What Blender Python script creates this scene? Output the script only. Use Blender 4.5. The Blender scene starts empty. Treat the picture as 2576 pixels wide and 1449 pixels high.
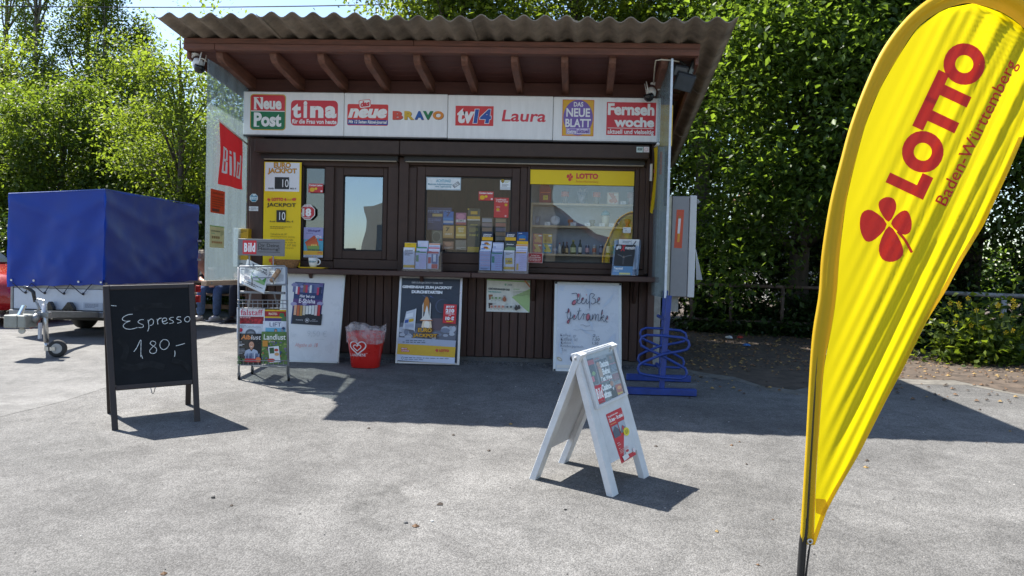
import bpy, bmesh, math, random
import numpy as np
from mathutils import Vector, Matrix
from mathutils.geometry import tessellate_polygon
random.seed(7)
rng = np.random.default_rng(11)
rad = math.radians
S = bpy.context.scene
COL = S.collection

# ------------------------------------------------------------------ camera, sky, sun, exposure
FPX, PW, PH = 1860.0, 2576.0, 1449.0
yaw, pitch, roll = rad(2.33), rad(-1.42), rad(1.39)
CF = Vector((-math.sin(yaw)*math.cos(pitch), math.cos(yaw)*math.cos(pitch), math.sin(pitch)))
r0 = Vector((math.cos(yaw), math.sin(yaw), 0)); u0 = r0.cross(CF)
CR = math.cos(roll)*r0 + math.sin(roll)*u0
CU = -math.sin(roll)*r0 + math.cos(roll)*u0
CC = Vector((0, 0, 0.93))
cam = bpy.data.cameras.new('camera'); cam.sensor_width = 36; cam.lens = FPX/PW*36; cam.clip_end = 2000; cam.clip_start = 0.05
co = bpy.data.objects.new('camera', cam); COL.objects.link(co)
m = Matrix((CR, CU, -CF)).transposed().to_4x4(); m.translation = CC
co.matrix_world = m
S.camera = co

SUN_D = Vector((0.59, -0.38, -1.0)).normalized()          # the way the light travels
w = bpy.data.worlds.new('World'); S.world = w; w.use_nodes = True
nt = w.node_tree; nt.nodes.clear()
wo = nt.nodes.new('ShaderNodeOutputWorld'); bg = nt.nodes.new('ShaderNodeBackground'); sk = nt.nodes.new('ShaderNodeTexSky')
sk.sky_type = 'NISHITA'; sk.sun_disc = False
sk.sun_elevation = math.asin(-SUN_D.z)
sk.sun_rotation = math.atan2(-SUN_D.x, -SUN_D.y)
sk.air_density = 1.0; sk.dust_density = 0.7; sk.ozone_density = 1.5
bg.inputs['Strength'].default_value = 0.092
nt.links.new(sk.outputs[0], bg.inputs[0]); nt.links.new(bg.outputs[0], wo.inputs[0])
sl = bpy.data.lights.new('sun', 'SUN'); sl.energy = 4.6; sl.angle = rad(0.53); sl.color = (1, 0.955, 0.88)
so = bpy.data.objects.new('sun', sl); COL.objects.link(so); so.rotation_euler = SUN_D.to_track_quat('-Z', 'Y').to_euler(); so.location = (0, 0, 30)
S.view_settings.view_transform = 'Standard'; S.view_settings.look = 'None'
S.view_settings.exposure = 1.5; S.view_settings.gamma = 1; S.view_settings.use_curve_mapping = False
S.render.engine = 'CYCLES'
cy = S.cycles; cy.max_bounces = 8; cy.transparent_max_bounces = 16; cy.transmission_bounces = 6; cy.use_denoising = True
cy.caustics_reflective = False; cy.caustics_refractive = False

# ------------------------------------------------------------------ measuring helpers (a pixel of the photograph seen on a real plane)
GS, GY = 0.06, 7.3                                         # the yard falls 6 % from the kiosk to the camera
def ray(u, v): return CF*FPX + CR*(u-PW/2) - CU*(v-PH/2)
def P(u, v, y): d = ray(u, v); return CC + d*((y-CC.y)/d.y)
def PX(u, v, x): d = ray(u, v); return CC + d*((x-CC.x)/d.x)
def gz(y): return -GS*max(0.0, GY-y)
def G(u, v):
    d = ray(u, v)
    t = -CC.z/d.z
    if CC.y+d.y*t < GY: t = (-GS*(GY-CC.y)-CC.z)/(d.z-GS*d.y)
    return CC + d*t
def RP(u, v, p0, n): d = ray(u, v); return CC + d*((p0-CC).dot(n)/d.dot(n))
def PJ(p):
    q = p-CC; d = q.dot(CF); return (PW/2+FPX*q.dot(CR)/d, PH/2-FPX*q.dot(CU)/d)
def V(*a): return Vector(a)

# ------------------------------------------------------------------ materials
MATS = {}
def M(key, col=(.5, .5, .5), rough=.5, metal=0., var=.12, scale=18., bump=0., bscale=120., spec=.5, coat=0., trans=0., emit=0., stretch=None):
    if key in MATS: return MATS[key]
    m = bpy.data.materials.new(key); m.use_nodes = True; n = m.node_tree; L = n.links
    b = n.nodes['Principled BSDF']
    b.inputs['Roughness'].default_value = rough; b.inputs['Metallic'].default_value = metal
    b.inputs['Specular IOR Level'].default_value = spec; b.inputs['Coat Weight'].default_value = coat
    b.inputs['Base Color'].default_value = (*col, 1)
    tc = n.nodes.new('ShaderNodeTexCoord'); mp = n.nodes.new('ShaderNodeMapping'); L.new(tc.outputs['Object'], mp.inputs[0])
    if stretch: mp.inputs['Scale'].default_value = stretch
    if var > 0:
        nz = n.nodes.new('ShaderNodeTexNoise'); nz.inputs['Scale'].default_value = scale; nz.inputs['Detail'].default_value = 5; nz.inputs['Roughness'].default_value = .65
        L.new(mp.outputs[0], nz.inputs['Vector'])
        cr = n.nodes.new('ShaderNodeMapRange'); cr.inputs[1].default_value = .3; cr.inputs[2].default_value = .7; cr.inputs[3].default_value = 1-var; cr.inputs[4].default_value = 1+var
        L.new(nz.outputs['Fac'], cr.inputs[0])
        mx = n.nodes.new('ShaderNodeVectorMath'); mx.operation = 'SCALE'; mx.inputs[0].default_value = col; L.new(cr.outputs[0], mx.inputs['Scale'])
        L.new(mx.outputs[0], b.inputs['Base Color'])
        rr = n.nodes.new('ShaderNodeMapRange'); rr.inputs[1].default_value = .3; rr.inputs[2].default_value = .7; rr.inputs[3].default_value = max(0, rough-.08); rr.inputs[4].default_value = min(1, rough+.08)
        L.new(nz.outputs['Fac'], rr.inputs[0]); L.new(rr.outputs[0], b.inputs['Roughness'])
    if bump > 0:
        n2 = n.nodes.new('ShaderNodeTexNoise'); n2.inputs['Scale'].default_value = bscale; n2.inputs['Detail'].default_value = 4; L.new(mp.outputs[0], n2.inputs['Vector'])
        bp = n.nodes.new('ShaderNodeBump'); bp.inputs['Strength'].default_value = bump; bp.inputs['Distance'].default_value = .004
        L.new(n2.outputs['Fac'], bp.inputs['Height']); L.new(bp.outputs[0], b.inputs['Normal'])
    if trans > 0:
        out = n.nodes['Material Output']; tr = n.nodes.new('ShaderNodeBsdfTranslucent'); tr.inputs[0].default_value = (*col, 1)
        ms = n.nodes.new('ShaderNodeMixShader'); ms.inputs[0].default_value = trans
        L.new(b.outputs[0], ms.inputs[1]); L.new(tr.outputs[0], ms.inputs[2]); L.new(ms.outputs[0], out.inputs[0])
    MATS[key] = m; return m
def hexc(h):
    h = h.lstrip('#'); c = [int(h[i:i+2], 16)/255 for i in (0, 2, 4)]
    return tuple(x/12.92 if x <= .04045 else ((x+.055)/1.055)**2.4 for x in c)
def INK(h):                                                # a flat printing ink
    if isinstance(h, bpy.types.Material): return h
    return M('ink_'+h, hexc(h), .38, var=.04, scale=40)
def glass_mat(key, tint, refl, rough=0.003, wav=0.0, coat=(1, 1, 1)):
    m = bpy.data.materials.new(key); m.use_nodes = True; n = m.node_tree; L = n.links; n.nodes.clear()
    o = n.nodes.new('ShaderNodeOutputMaterial'); t = n.nodes.new('ShaderNodeBsdfTransparent'); t.inputs[0].default_value = (*tint, 1)
    g = n.nodes.new('ShaderNodeBsdfGlossy'); g.inputs['Roughness'].default_value = rough; g.inputs[0].default_value = (*coat, 1)
    f = n.nodes.new('ShaderNodeLayerWeight'); f.inputs[0].default_value = .5
    pw = n.nodes.new('ShaderNodeMath'); pw.operation = 'POWER'; pw.inputs[1].default_value = 5; L.new(f.outputs['Facing'], pw.inputs[0])
    a = n.nodes.new('ShaderNodeMath'); a.operation = 'MULTIPLY_ADD'; a.inputs[1].default_value = .9; a.inputs[2].default_value = .04+refl; a.use_clamp = True; L.new(pw.outputs[0], a.inputs[0])
    if wav:
        tc = n.nodes.new('ShaderNodeTexCoord'); nz = n.nodes.new('ShaderNodeTexNoise'); nz.inputs['Scale'].default_value = 2.2; nz.inputs['Detail'].default_value = 1
        L.new(tc.outputs['Object'], nz.inputs[0]); bp = n.nodes.new('ShaderNodeBump'); bp.inputs['Strength'].default_value = wav; bp.inputs['Distance'].default_value = .02
        L.new(nz.outputs['Fac'], bp.inputs['Height']); L.new(bp.outputs[0], g.inputs['Normal'])
    s = n.nodes.new('ShaderNodeMixShader'); L.new(a.outputs[0], s.inputs[0]); L.new(t.outputs[0], s.inputs[1]); L.new(g.outputs[0], s.inputs[2]); L.new(s.outputs[0], o.inputs[0])
    return m

# ------------------------------------------------------------------ mesh helpers
WL = {}                                                    # world location of each object's origin
class MB:
    def __init__(s, T=None): s.v = []; s.f = []; s.mi = []; s.cur = 0; s.T = T; s.mats = []
    def mat(s, m):
        if m not in s.mats: s.mats.append(m)
        s.cur = s.mats.index(m); return s
    def add(s, vs, fs):
        b = len(s.v); s.v += [(s.T @ Vector(p)) if s.T else Vector(p) for p in vs]
        s.f += [tuple(b+i for i in f) for f in fs]; s.mi += [s.cur]*len(fs); return s
    def box(s, a, b):
        x0, y0, z0 = (min(a[i], b[i]) for i in range(3)); x1, y1, z1 = (max(a[i], b[i]) for i in range(3))
        return s.add([(x0,y0,z0),(x1,y0,z0),(x1,y1,z0),(x0,y1,z0),(x0,y0,z1),(x1,y0,z1),(x1,y1,z1),(x0,y1,z1)], [(0,3,2,1),(4,5,6,7),(0,1,5,4),(1,2,6,5),(2,3,7,6),(3,0,4,7)])
    def hexa(s, b4, t4):                                   # eight corners: bottom loop, top loop
        return s.add(list(b4)+list(t4), [(0,3,2,1),(4,5,6,7),(0,1,5,4),(1,2,6,5),(2,3,7,6),(3,0,4,7)])
    def beam(s, a, b, w, h, up=(0,0,1)):
        a, b = Vector(a), Vector(b); d = (b-a).normalized(); x = d.cross(Vector(up)).normalized(); z = x.cross(d)
        q = lambda p: [p-x*w/2-z*h/2, p+x*w/2-z*h/2, p+x*w/2+z*h/2, p-x*w/2+z*h/2]
        return s.add(q(a)+q(b), [(0,1,2,3),(7,6,5,4),(0,4,5,1),(1,5,6,2),(2,6,7,3),(3,7,4,0)])
    def tube(s, pts, r, seg=8, closed=False):
        pts = [Vector(p) for p in pts]; n = len(pts); rs = r if isinstance(r, (list, tuple)) else [r]*n
        vs = []; fs = []; x = None
        for i, p in enumerate(pts):
            if closed: d = pts[(i+1) % n]-pts[i-1]
            else: d = pts[min(i+1, n-1)]-pts[max(i-1, 0)]
            d = d.normalized() if d.length > 1e-9 else Vector((0,0,1))
            if x is None: x = d.orthogonal().normalized()
            else:
                x = x-d*x.dot(d); x = x.normalized() if x.length > 1e-6 else d.orthogonal().normalized()
            y = d.cross(x)
            vs += [p+(x*math.cos(2*math.pi*k/seg)+y*math.sin(2*math.pi*k/seg))*rs[i] for k in range(seg)]
        for i in range(n if closed else n-1):
            a, b = i*seg, ((i+1) % n)*seg
            fs += [(a+k, a+(k+1) % seg, b+(k+1) % seg, b+k) for k in range(seg)]
        if not closed: fs += [tuple(range(seg-1, -1, -1)), tuple(range((n-1)*seg, n*seg))]
        return s.add(vs, fs)
    def lathe(s, prof, c=(0,0,0), seg=16, axis=None, sx=1, sy=1, e=2.0):  # prof: (radius, height); e>2 squares the ring
        c = Vector(c); az = Vector(axis).normalized() if axis else Vector((0,0,1)); ax = az.orthogonal().normalized() if axis else Vector((1,0,0)); ay = az.cross(ax)
        vs = []; fs = []
        for r, h in prof:
            for k in range(seg):
                a = 2*math.pi*k/seg; ca, sa = math.cos(a), math.sin(a)
                q = (abs(ca)**e+abs(sa)**e)**(-1/e)
                vs.append(c+ax*(r*sx*ca*q)+ay*(r*sy*sa*q)+az*h)
        for i in range(len(prof)-1):
            a, b = i*seg, (i+1)*seg; fs += [(a+k, a+(k+1) % seg, b+(k+1) % seg, b+k) for k in range(seg)]
        if prof[0][0] > 1e-6: fs.append(tuple(range(seg-1, -1, -1)))
        if prof[-1][0] > 1e-6: fs.append(tuple(range((len(prof)-1)*seg, len(prof)*seg)))
        return s.add(vs, fs)
    def grid(s, fn, nu, nv):
        vs = [fn(i/nu, j/nv) for j in range(nv+1) for i in range(nu+1)]
        return s.add(vs, [(j*(nu+1)+i, j*(nu+1)+i+1, (j+1)*(nu+1)+i+1, (j+1)*(nu+1)+i) for j in range(nv) for i in range(nu)])
    def prism(s, poly, d):                                 # 3D polygon pushed along d
        n = len(poly); poly = [Vector(p) for p in poly]; d = Vector(d); vs = poly+[p+d for p in poly]
        tri = tessellate_polygon([poly]); fs = [tuple(t) for t in tri]+[tuple(n+i for i in reversed(t)) for t in tri]
        fs += [(i, (i+1) % n, n+(i+1) % n, n+i) for i in range(n)]
        return s.add(vs, fs)
    def sheet(s, a, b, c, th, out):                        # TL, TR, BL corners; thickness th behind
        a, b, c = Vector(a), Vector(b), Vector(c); d = b+c-a; o = Vector(out)*(-th)
        return s.hexa([c, d, d+o, c+o], [a, b, b+o, a+o])
    def build(s, name, mat=None, parent=None, bevel=0., smooth=False, seg=1, kind=None, label=None, fix=True):
        o0 = WL[parent.name] if parent else Vector()
        me = bpy.data.meshes.new(name); me.from_pydata([p-o0 for p in s.v], [], s.f)
        mats = s.mats if s.mats else [mat]
        for q in mats: me.materials.append(q)
        if len(mats) > 1: me.polygons.foreach_set('material_index', s.mi)
        if fix or bevel:
            bm = bmesh.new(); bm.from_mesh(me)
            if bevel: bmesh.ops.remove_doubles(bm, verts=bm.verts, dist=1e-6)
            if fix: bmesh.ops.recalc_face_normals(bm, faces=bm.faces)
            if bevel:
                ed = [e for e in bm.edges if len(e.link_faces) == 2 and e.calc_face_angle(0) > .6]
                bmesh.ops.bevel(bm, geom=ed, offset=bevel, segments=seg, affect='EDGES', clamp_overlap=True)
            bm.to_mesh(me); bm.free()
        if smooth: me.polygons.foreach_set('use_smooth', [True]*len(me.polygons))
        me.update()
        return link(name, me, parent, kind, label)
def link(name, me, parent=None, kind=None, label=None):
    o = bpy.data.objects.new(name, me); COL.objects.link(o)
    if parent: o.parent = parent; WL[o.name] = WL[parent.name].copy()
    else: WL[o.name] = Vector()
    if kind: o['kind'] = kind
    if label: o['label'] = label
    return o
def thing(name, label, cat, loc=(0,0,0), group=None):
    o = bpy.data.objects.new(name, None); COL.objects.link(o); o.location = loc; o.empty_display_size = .1
    WL[o.name] = Vector(loc); o['label'] = label; o['category'] = cat
    if group: o['group'] = group
    return o
def tag(o, label, cat, group=None):
    o['label'] = label; o['category'] = cat
    if group: o['group'] = group
    return o
def arc(c, r, a0, a1, n, ax, ay):
    c, ax, ay = Vector(c), Vector(ax), Vector(ay)
    return [c+(ax*math.cos(a0+(a1-a0)*i/n)+ay*math.sin(a0+(a1-a0)*i/n))*r for i in range(n+1)]

# ------------------------------------------------------------------ flat print: rectangles, shapes and lettering laid on a surface
TXT = {}
def glyphs(body, bold, shear, space, res=3):
    k = (body, bold, shear, space)
    if k in TXT: return TXT[k]
    cu = bpy.data.curves.new('t', 'FONT'); cu.body = body; cu.size = 1; cu.offset = bold; cu.shear = shear; cu.space_character = space; cu.resolution_u = res
    cu.space_line = .9; cu.align_x = 'CENTER'
    ob = bpy.data.objects.new('t', cu); COL.objects.link(ob)
    me = bpy.data.meshes.new_from_object(ob)
    vs = np.empty(len(me.vertices)*3, 'f'); me.vertices.foreach_get('co', vs); vs = vs.reshape(-1, 3)
    fs = [tuple(p.vertices) for p in me.polygons]
    bpy.data.objects.remove(ob); bpy.data.meshes.remove(me); bpy.data.curves.remove(cu)
    a, b = vs[:, :2].min(0), vs[:, :2].max(0)
    TXT[k] = ((vs[:, :2]-a)/np.maximum(b-a, 1e-6), fs); return TXT[k]
class PR:
    """map: 'plane' = crop pixels seen on a plane (axes ax, az); 'card' = units on a card given by TL, TR, BL."""
    def __init__(s, warp=None, lift=.0006):
        s.mb = MB(); s.k = 1; s.warp = warp; s.lift = lift; s.seed = 0
    def plane(s, p0, n, ax, ay, x0, y0, sc):
        s.mode = 0; s.p0, s.n, s.ax, s.ay = Vector(p0), Vector(n).normalized(), Vector(ax).normalized(), Vector(ay).normalized()
        s.cr = (x0, y0, sc); return s
    def front(s, y, x0, y0, sc): return s.plane((0, y, 0), (0, -1, 0), (1, 0, 0), (0, 0, 1), x0, y0, sc)
    def card(s, tl, tr, bl, w, h):
        s.mode = 1; s.tl = Vector(tl); s.dx = (Vector(tr)-s.tl)/w; s.dy = (Vector(bl)-s.tl)/h; s.n = (-s.dy).cross(s.dx); s.n = -s.n.normalized()
        if s.n.dot(CC-s.tl) < 0: s.n = -s.n
        return s
    def px(s, x, y): x0, y0, sc = s.cr; return ((x0+x/sc)*PW/3840, (y0+y/sc)*PW/3840)
    def local(s, cx, cy):
        u, v = s.px(cx, cy); w0 = RP(u, v, s.p0, s.n); k = PW/3840/s.cr[2]; e = .05
        ua, va = PJ(w0+s.ax*e); ub, vb = PJ(w0+s.ay*e)
        return w0, e/math.hypot(ua-u, va-v)*k, e/math.hypot(ub-u, vb-v)*k
    def pts(s, cx, cy, offs):
        z = s.n*(s.lift*s.k)
        if s.mode == 0:
            w0, mx, my = s.local(cx, cy); out = [w0+s.ax*(dx*mx)-s.ay*(dy*my) for dx, dy in offs]
        else: out = [s.tl+s.dx*(cx+dx)+s.dy*(cy+dy) for dx, dy in offs]
        if s.warp: return [s.warp(p, s.lift*s.k) for p in out]
        return [p+z for p in out]
    def put(s, cx, cy, offs, fs, col): s.mb.mat(INK(col)).add(s.pts(cx, cy, offs), fs); s.k += 1
    def r(s, x0, y0, x1, y1, col, rot=0):
        w, h = (x1-x0)/2, (y1-y0)/2; o = [(-w,-h),(w,-h),(w,h),(-w,h)]; s.put((x0+x1)/2, (y0+y1)/2, s.rt(o, rot), [(0,3,2,1)], col); return s
    def rt(s, o, a):
        if not a: return o
        c, q = math.cos(rad(a)), math.sin(rad(a)); return [(x*c+y*q, -x*q+y*c) for x, y in o]
    def rr(s, x0, y0, x1, y1, rad_, col, rot=0):
        w, h = (x1-x0)/2, (y1-y0)/2; o = []
        for sx, sy, a in ((1,1,0),(-1,1,90),(-1,-1,180),(1,-1,270)):
            o += [(sx*(w-rad_)+rad_*math.cos(rad(a+t)), sy*(h-rad_)+rad_*math.sin(rad(a+t))) for t in (0,22,45,68,90)]
        s.put((x0+x1)/2, (y0+y1)/2, s.rt(o, rot), [tuple(reversed(range(20)))], col); return s
    def e(s, cx, cy, rx, ry, col, n=22, rot=0):
        s.put(cx, cy, s.rt([(rx*math.cos(2*math.pi*i/n), ry*math.sin(2*math.pi*i/n)) for i in range(n)], rot), [tuple(reversed(range(n)))], col); return s
    def p(s, pts, col):
        cx = sum(q[0] for q in pts)/len(pts); cy_ = sum(q[1] for q in pts)/len(pts)
        o = [(x-cx, y-cy_) for x, y in pts]; tri = tessellate_polygon([[Vector((x, y, 0)) for x, y in o]])
        s.put(cx, cy_, o, [tuple(t) for t in tri], col); return s
    def s(self, pts, wd, col, closed=False):               # a drawn line
        q = [Vector((x, y)) for x, y in pts]
        if len(q) > 2:                                     # smooth it
            t = []
            n = len(q)
            for i in range(n-1):
                p0, p1, p2, p3 = q[max(i-1, 0)], q[i], q[i+1], q[min(i+2, n-1)]
                for k in range(4):
                    a = k/4; t.append(.5*((2*p1)+(p2-p0)*a+(2*p0-5*p1+4*p2-p3)*a*a+(3*p1-p0-3*p2+p3)*a**3))
            t.append(q[-1]); q = t
        cx = sum(a.x for a in q)/len(q); cy_ = sum(a.y for a in q)/len(q); o = []; n = len(q)
        for i, a in enumerate(q):
            d = q[min(i+1, n-1)]-q[max(i-1, 0)]; d = d.normalized() if d.length > 1e-6 else Vector((1, 0)); nn = Vector((-d.y, d.x))*wd/2
            o += [(a.x+nn.x-cx, a.y+nn.y-cy_), (a.x-nn.x-cx, a.y-nn.y-cy_)]
        self.put(cx, cy_, o, [(2*i, 2*i+1, 2*i+3, 2*i+2) for i in range(n-1)], col); return self
    def t(s, body, x0, y0, x1, y1, col, bold=.0, shear=0., rot=0., space=1.):
        vs, fs = glyphs(body, bold, shear, space); w, h = x1-x0, y1-y0
        s.put((x0+x1)/2, (y0+y1)/2, s.rt([((a-.5)*w, (.5-b)*h) for a, b in vs.tolist()], rot), fs, col); return s
    def lines(s, x0, y0, x1, y1, n, col, seed=1, fill=.45):   # rows of small print far too small to read
        rn = random.Random(seed); h = (y1-y0)/n
        for i in range(n):
            x = x0
            end = x1 if i < n-1 else x0+(x1-x0)*rn.uniform(.4, .8)
            fsq = []; 
            while x < end:
                wv = rn.uniform(.04, .13)*(x1-x0); fsq.append((x, min(x+wv, end))); x += wv+.022*(x1-x0)
            o = []; f = []
            cx, cy_ = (x0+x1)/2, y0+h*(i+.5)
            for a, b in fsq:
                k = len(o); o += [(a-cx, -h*fill/2), (b-cx, -h*fill/2), (b-cx, h*fill/2), (a-cx, h*fill/2)]; f.append((k, k+3, k+2, k+1))
            s.put(cx, cy_, o, f, col); s.k -= 1
        s.k += 1; return s
    def done(s, name, parent, label=None): return s.mb.build(name, parent=parent, fix=False, label=label)
def clover(pr, x, y, k, col, rot=0):                       # four-leaf clover mark, k = size
    def leaf(a, w, l):
        o = [(0, -.07), (-.4*w, -.5*l), (-.45*w, -.86*l), (-.06*w, -1.03*l), (.36*w, -.93*l), (.43*w, -.56*l)]
        c, q = math.cos(rad(a)), math.sin(rad(a)); z = []
        n = len(o)
        for i in range(n):
            for t in (0, .33, .66):
                p0, p1, p2, p3 = (o[(i+j-1) % n] for j in range(4)); f = lambda k_: .5*((2*p1[k_])+(p2[k_]-p0[k_])*t+(2*p0[k_]-5*p1[k_]+4*p2[k_]-p3[k_])*t*t+(3*p1[k_]-p0[k_]-3*p2[k_]+p3[k_])*t**3)
                z.append((f(0)*k, f(1)*k))
        pr.put(x, y, [(a_*c-b_*q, a_*q+b_*c) for a_, b_ in z], [tuple(range(len(z)))], col); pr.k -= 1
    for a, w_, l in ((rot, .62, .85), (rot+90, .85, .72), (rot+180, .85, 1.2), (rot+270, 1.12, .92)): leaf(a, w_, l)
    c, q = math.cos(rad(rot)), math.sin(rad(rot)); R2 = lambda a_, b_: (x+(a_*c-b_*q)*k, y+(a_*q+b_*c)*k)
    pr.k += 1; pr.s([R2(.26, .26), R2(.48, .55), R2(.68, .98)], .09*k, col)
def bild(pr, x0, y0, x1, y1, bgc='#d8232f'):               # red square with tall narrow white letters
    pr.r(x0, y0, x1, y1, bgc); w = x1-x0; h = y1-y0
    pr.t('B', x0+.10*w, y0+.18*h, x0+.36*w, y1-.16*h, '#f2f2f2', .05); pr.k -= 1
    pr.r(x0+.41*w, y0+.36*h, x0+.51*w, y1-.16*h, '#f2f2f2'); pr.k -= 1; pr.r(x0+.41*w, y0+.18*h, x0+.51*w, y0+.30*h, '#f2f2f2'); pr.k -= 1
    pr.r(x0+.555*w, y0+.18*h, x0+.655*w, y1-.16*h, '#f2f2f2'); pr.k -= 1
    pr.t('d', x0+.69*w, y0+.18*h, x0+.92*w, y1-.16*h, '#f2f2f2', .05)

# ------------------------------------------------------------------ ground
def asphalt_mat(key, base, speck, crack=True, fine=150.):
    m = bpy.data.materials.new(key); m.use_nodes = True; n = m.node_tree; L = n.links; b = n.nodes['Principled BSDF']; b.inputs['Roughness'].default_value = .88; b.inputs['Specular IOR Level'].default_value = .35
    tc = n.nodes.new('ShaderNodeTexCoord')
    def noise(sc, det=4, ro=.6, dist=0):
        z = n.nodes.new('ShaderNodeTexNoise'); z.inputs['Scale'].default_value = sc; z.inputs['Detail'].default_value = det; z.inputs['Roughness'].default_value = ro; z.inputs['Distortion'].default_value = dist; L.new(tc.outputs['Object'], z.inputs[0]); return z
    def ramp(src, a, b_, c, d):
        r = n.nodes.new('ShaderNodeMapRange'); r.inputs[1].default_value = a; r.inputs[2].default_value = b_; r.inputs[3].default_value = c; r.inputs[4].default_value = d; L.new(src, r.inputs[0]); return r.outputs[0]
    def mul(a, b_):
        q = n.nodes.new('ShaderNodeMath'); q.operation = 'MULTIPLY'; L.new(a, q.inputs[0]); L.new(b_, q.inputs[1]); return q.outputs[0]
    vo = n.nodes.new('ShaderNodeTexVoronoi'); vo.inputs['Scale'].default_value = fine; L.new(tc.outputs['Object'], vo.inputs['Vector'])
    sep = n.nodes.new('ShaderNodeSeparateColor'); L.new(vo.outputs['Color'], sep.inputs[0])
    st = ramp(sep.outputs[0], 0, 1, 1-speck, 1+speck)          # stones of many greys
    dark = ramp(vo.outputs['Distance'], .25, .75, 1.08, .72)
    big = ramp(noise(.55, 6, .62, .6).outputs['Fac'], .35, .68, .74, 1.14)
    mid = ramp(noise(3.4, 6, .7, .4).outputs['Fac'], .36, .64, .76, 1.1)
    sm = ramp(noise(17, 5, .75).outputs['Fac'], .3, .7, .82, 1.14)
    bri = ramp(noise(420, 2).outputs['Fac'], .66, .74, 1., 1.6)
    f = mul(mul(mul(st, dark), mul(big, mid)), mul(sm, bri))
    sc = n.nodes.new('ShaderNodeVectorMath'); sc.operation = 'SCALE'; sc.inputs[0].default_value = base; L.new(f, sc.inputs['Scale'])
    last = sc.outputs[0]
    if crack:                                               # thin cracks and patches of ochre dirt
        v2 = n.nodes.new('ShaderNodeTexVoronoi'); v2.feature = 'DISTANCE_TO_EDGE'; v2.inputs['Scale'].default_value = .42
        nz = noise(2.2, 5); mx = n.nodes.new('ShaderNodeMix'); mx.data_type = 'VECTOR'; mx.inputs[0].default_value = .3; L.new(tc.outputs['Object'], mx.inputs[4]); L.new(nz.outputs['Color'], mx.inputs[5]); L.new(mx.outputs[1], v2.inputs['Vector'])
        ck = ramp(v2.outputs['Distance'], 0, .004, .86, 1.0)
        s2 = n.nodes.new('ShaderNodeVectorMath'); s2.operation = 'SCALE'; L.new(last, s2.inputs[0]); L.new(ck, s2.inputs['Scale']); last = s2.outputs[0]
        dm = ramp(noise(1.3, 7, .72, .8).outputs['Fac'], .66, .74, 0, .5)
        mc = n.nodes.new('ShaderNodeMix'); mc.data_type = 'RGBA'; L.new(dm, mc.inputs[0]); L.new(last, mc.inputs[6]); mc.inputs[7].default_value = (.34, .29, .22, 1); last = mc.outputs[2]
        sd = ramp(noise(.9, 5, .6, 1.4).outputs['Fac'], .62, .72, 1.0, .72); s3 = n.nodes.new('ShaderNodeVectorMath'); s3.operation = 'SCALE'; L.new(last, s3.inputs[0]); L.new(sd, s3.inputs['Scale']); last = s3.outputs[0]
        vp = n.nodes.new('ShaderNodeTexVoronoi'); vp.inputs['Scale'].default_value = 1.6; vp.inputs['Randomness'].default_value = 1; L.new(mx.outputs[1], vp.inputs['Vector']); sp = ramp(vp.outputs['Distance'], .035, .06, .6, 1.0); s4 = n.nodes.new('ShaderNodeVectorMath'); s4.operation = 'SCALE'; L.new(last, s4.inputs[0]); L.new(sp, s4.inputs['Scale']); last = s4.outputs[0]
    L.new(last, b.inputs['Base Color'])
    hb = n.nodes.new('ShaderNodeMath'); hb.operation = 'ADD'; L.new(ramp(vo.outputs['Distance'], 0, .8, 1, 0), hb.inputs[0]); L.new(noise(60, 3).outputs['Fac'], hb.inputs[1])
    bp = n.nodes.new('ShaderNodeBump'); bp.inputs['Strength'].default_value = .5; bp.inputs['Distance'].default_value = .004; L.new(hb.outputs[0], bp.inputs['Height']); L.new(bp.outputs[0], b.inputs['Normal'])
    return m
def sheet(name, poly, mat, dz, kind='structure', step=None):
    """a ground sheet that follows the fall of the yard"""
    bm = bmesh.new(); bm.faces.new([bm.verts.new((x, y, 0)) for x, y in poly])
    bmesh.ops.bisect_plane(bm, geom=bm.verts[:]+bm.edges[:]+bm.faces[:], plane_co=(0, GY, 0), plane_no=(0, 1, 0))
    bmesh.ops.triangulate(bm, faces=bm.faces[:])
    for v in bm.verts: v.co.z = gz(v.co.y)+dz
    bmesh.ops.recalc_face_normals(bm, faces=bm.faces[:])
    if bm.faces[:] and sum(f.normal.z for f in bm.faces) < 0: bmesh.ops.reverse_faces(bm, faces=bm.faces[:])
    me = bpy.data.meshes.new(name); bm.to_mesh(me); bm.free(); me.materials.append(mat); return link(name, me, kind=kind)
A_GREY = asphalt_mat('asphalt_grey', (.163, .159, .153), .3)
sheet('asphalt_ground', [(-400, -60), (400, -60), (400, 900), (-400, 900)], A_GREY, 0)
sheet('road', [(-40, 1.5), (-7, 2.6), (-3.66, 4.75), (-3.5, 5.3), (-3.45, 5.95), (-3.5, 6.9), (-3.75, 8.1), (-4.04, 9.2), (-4.4, 11.1), (-4.6, 13.2), (-40, 13.2)], asphalt_mat('asphalt_pale', (.195, .191, .184), .16, crack=False, fine=240.), .0015)
sm = [(1.32, 7.42), (1.55, 7.12), (1.82, 6.95), (1.95, 6.6), (2.2, 6.45), (2.6, 6.8), (3.3, 7.1), (3.9, 7.1), (4.15, 6.6), (5.0, 6.3), (9, 5.9), (30, 6), (30, 40), (-2, 40), (-2, 11.4), (1.32, 11.4)]
SOIL = M('soil', (.075, .055, .04), .95, var=.55, scale=7, bump=1., bscale=40)
sheet('soil', sm, SOIL, .003)
sheet('dusty_verge', [(1.3, 7.5), (1.5, 6.95), (1.8, 6.75), (2.0, 6.35), (2.3, 6.2), (2.7, 6.55), (3.3, 6.85), (3.9, 6.9), (4.2, 6.35), (5.4, 6.1), (5.4, 9), (1.3, 9)], M('dusty_asphalt', (.135, .125, .108), .95, var=.4, scale=9, bump=.6, bscale=70), .0016)
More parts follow.
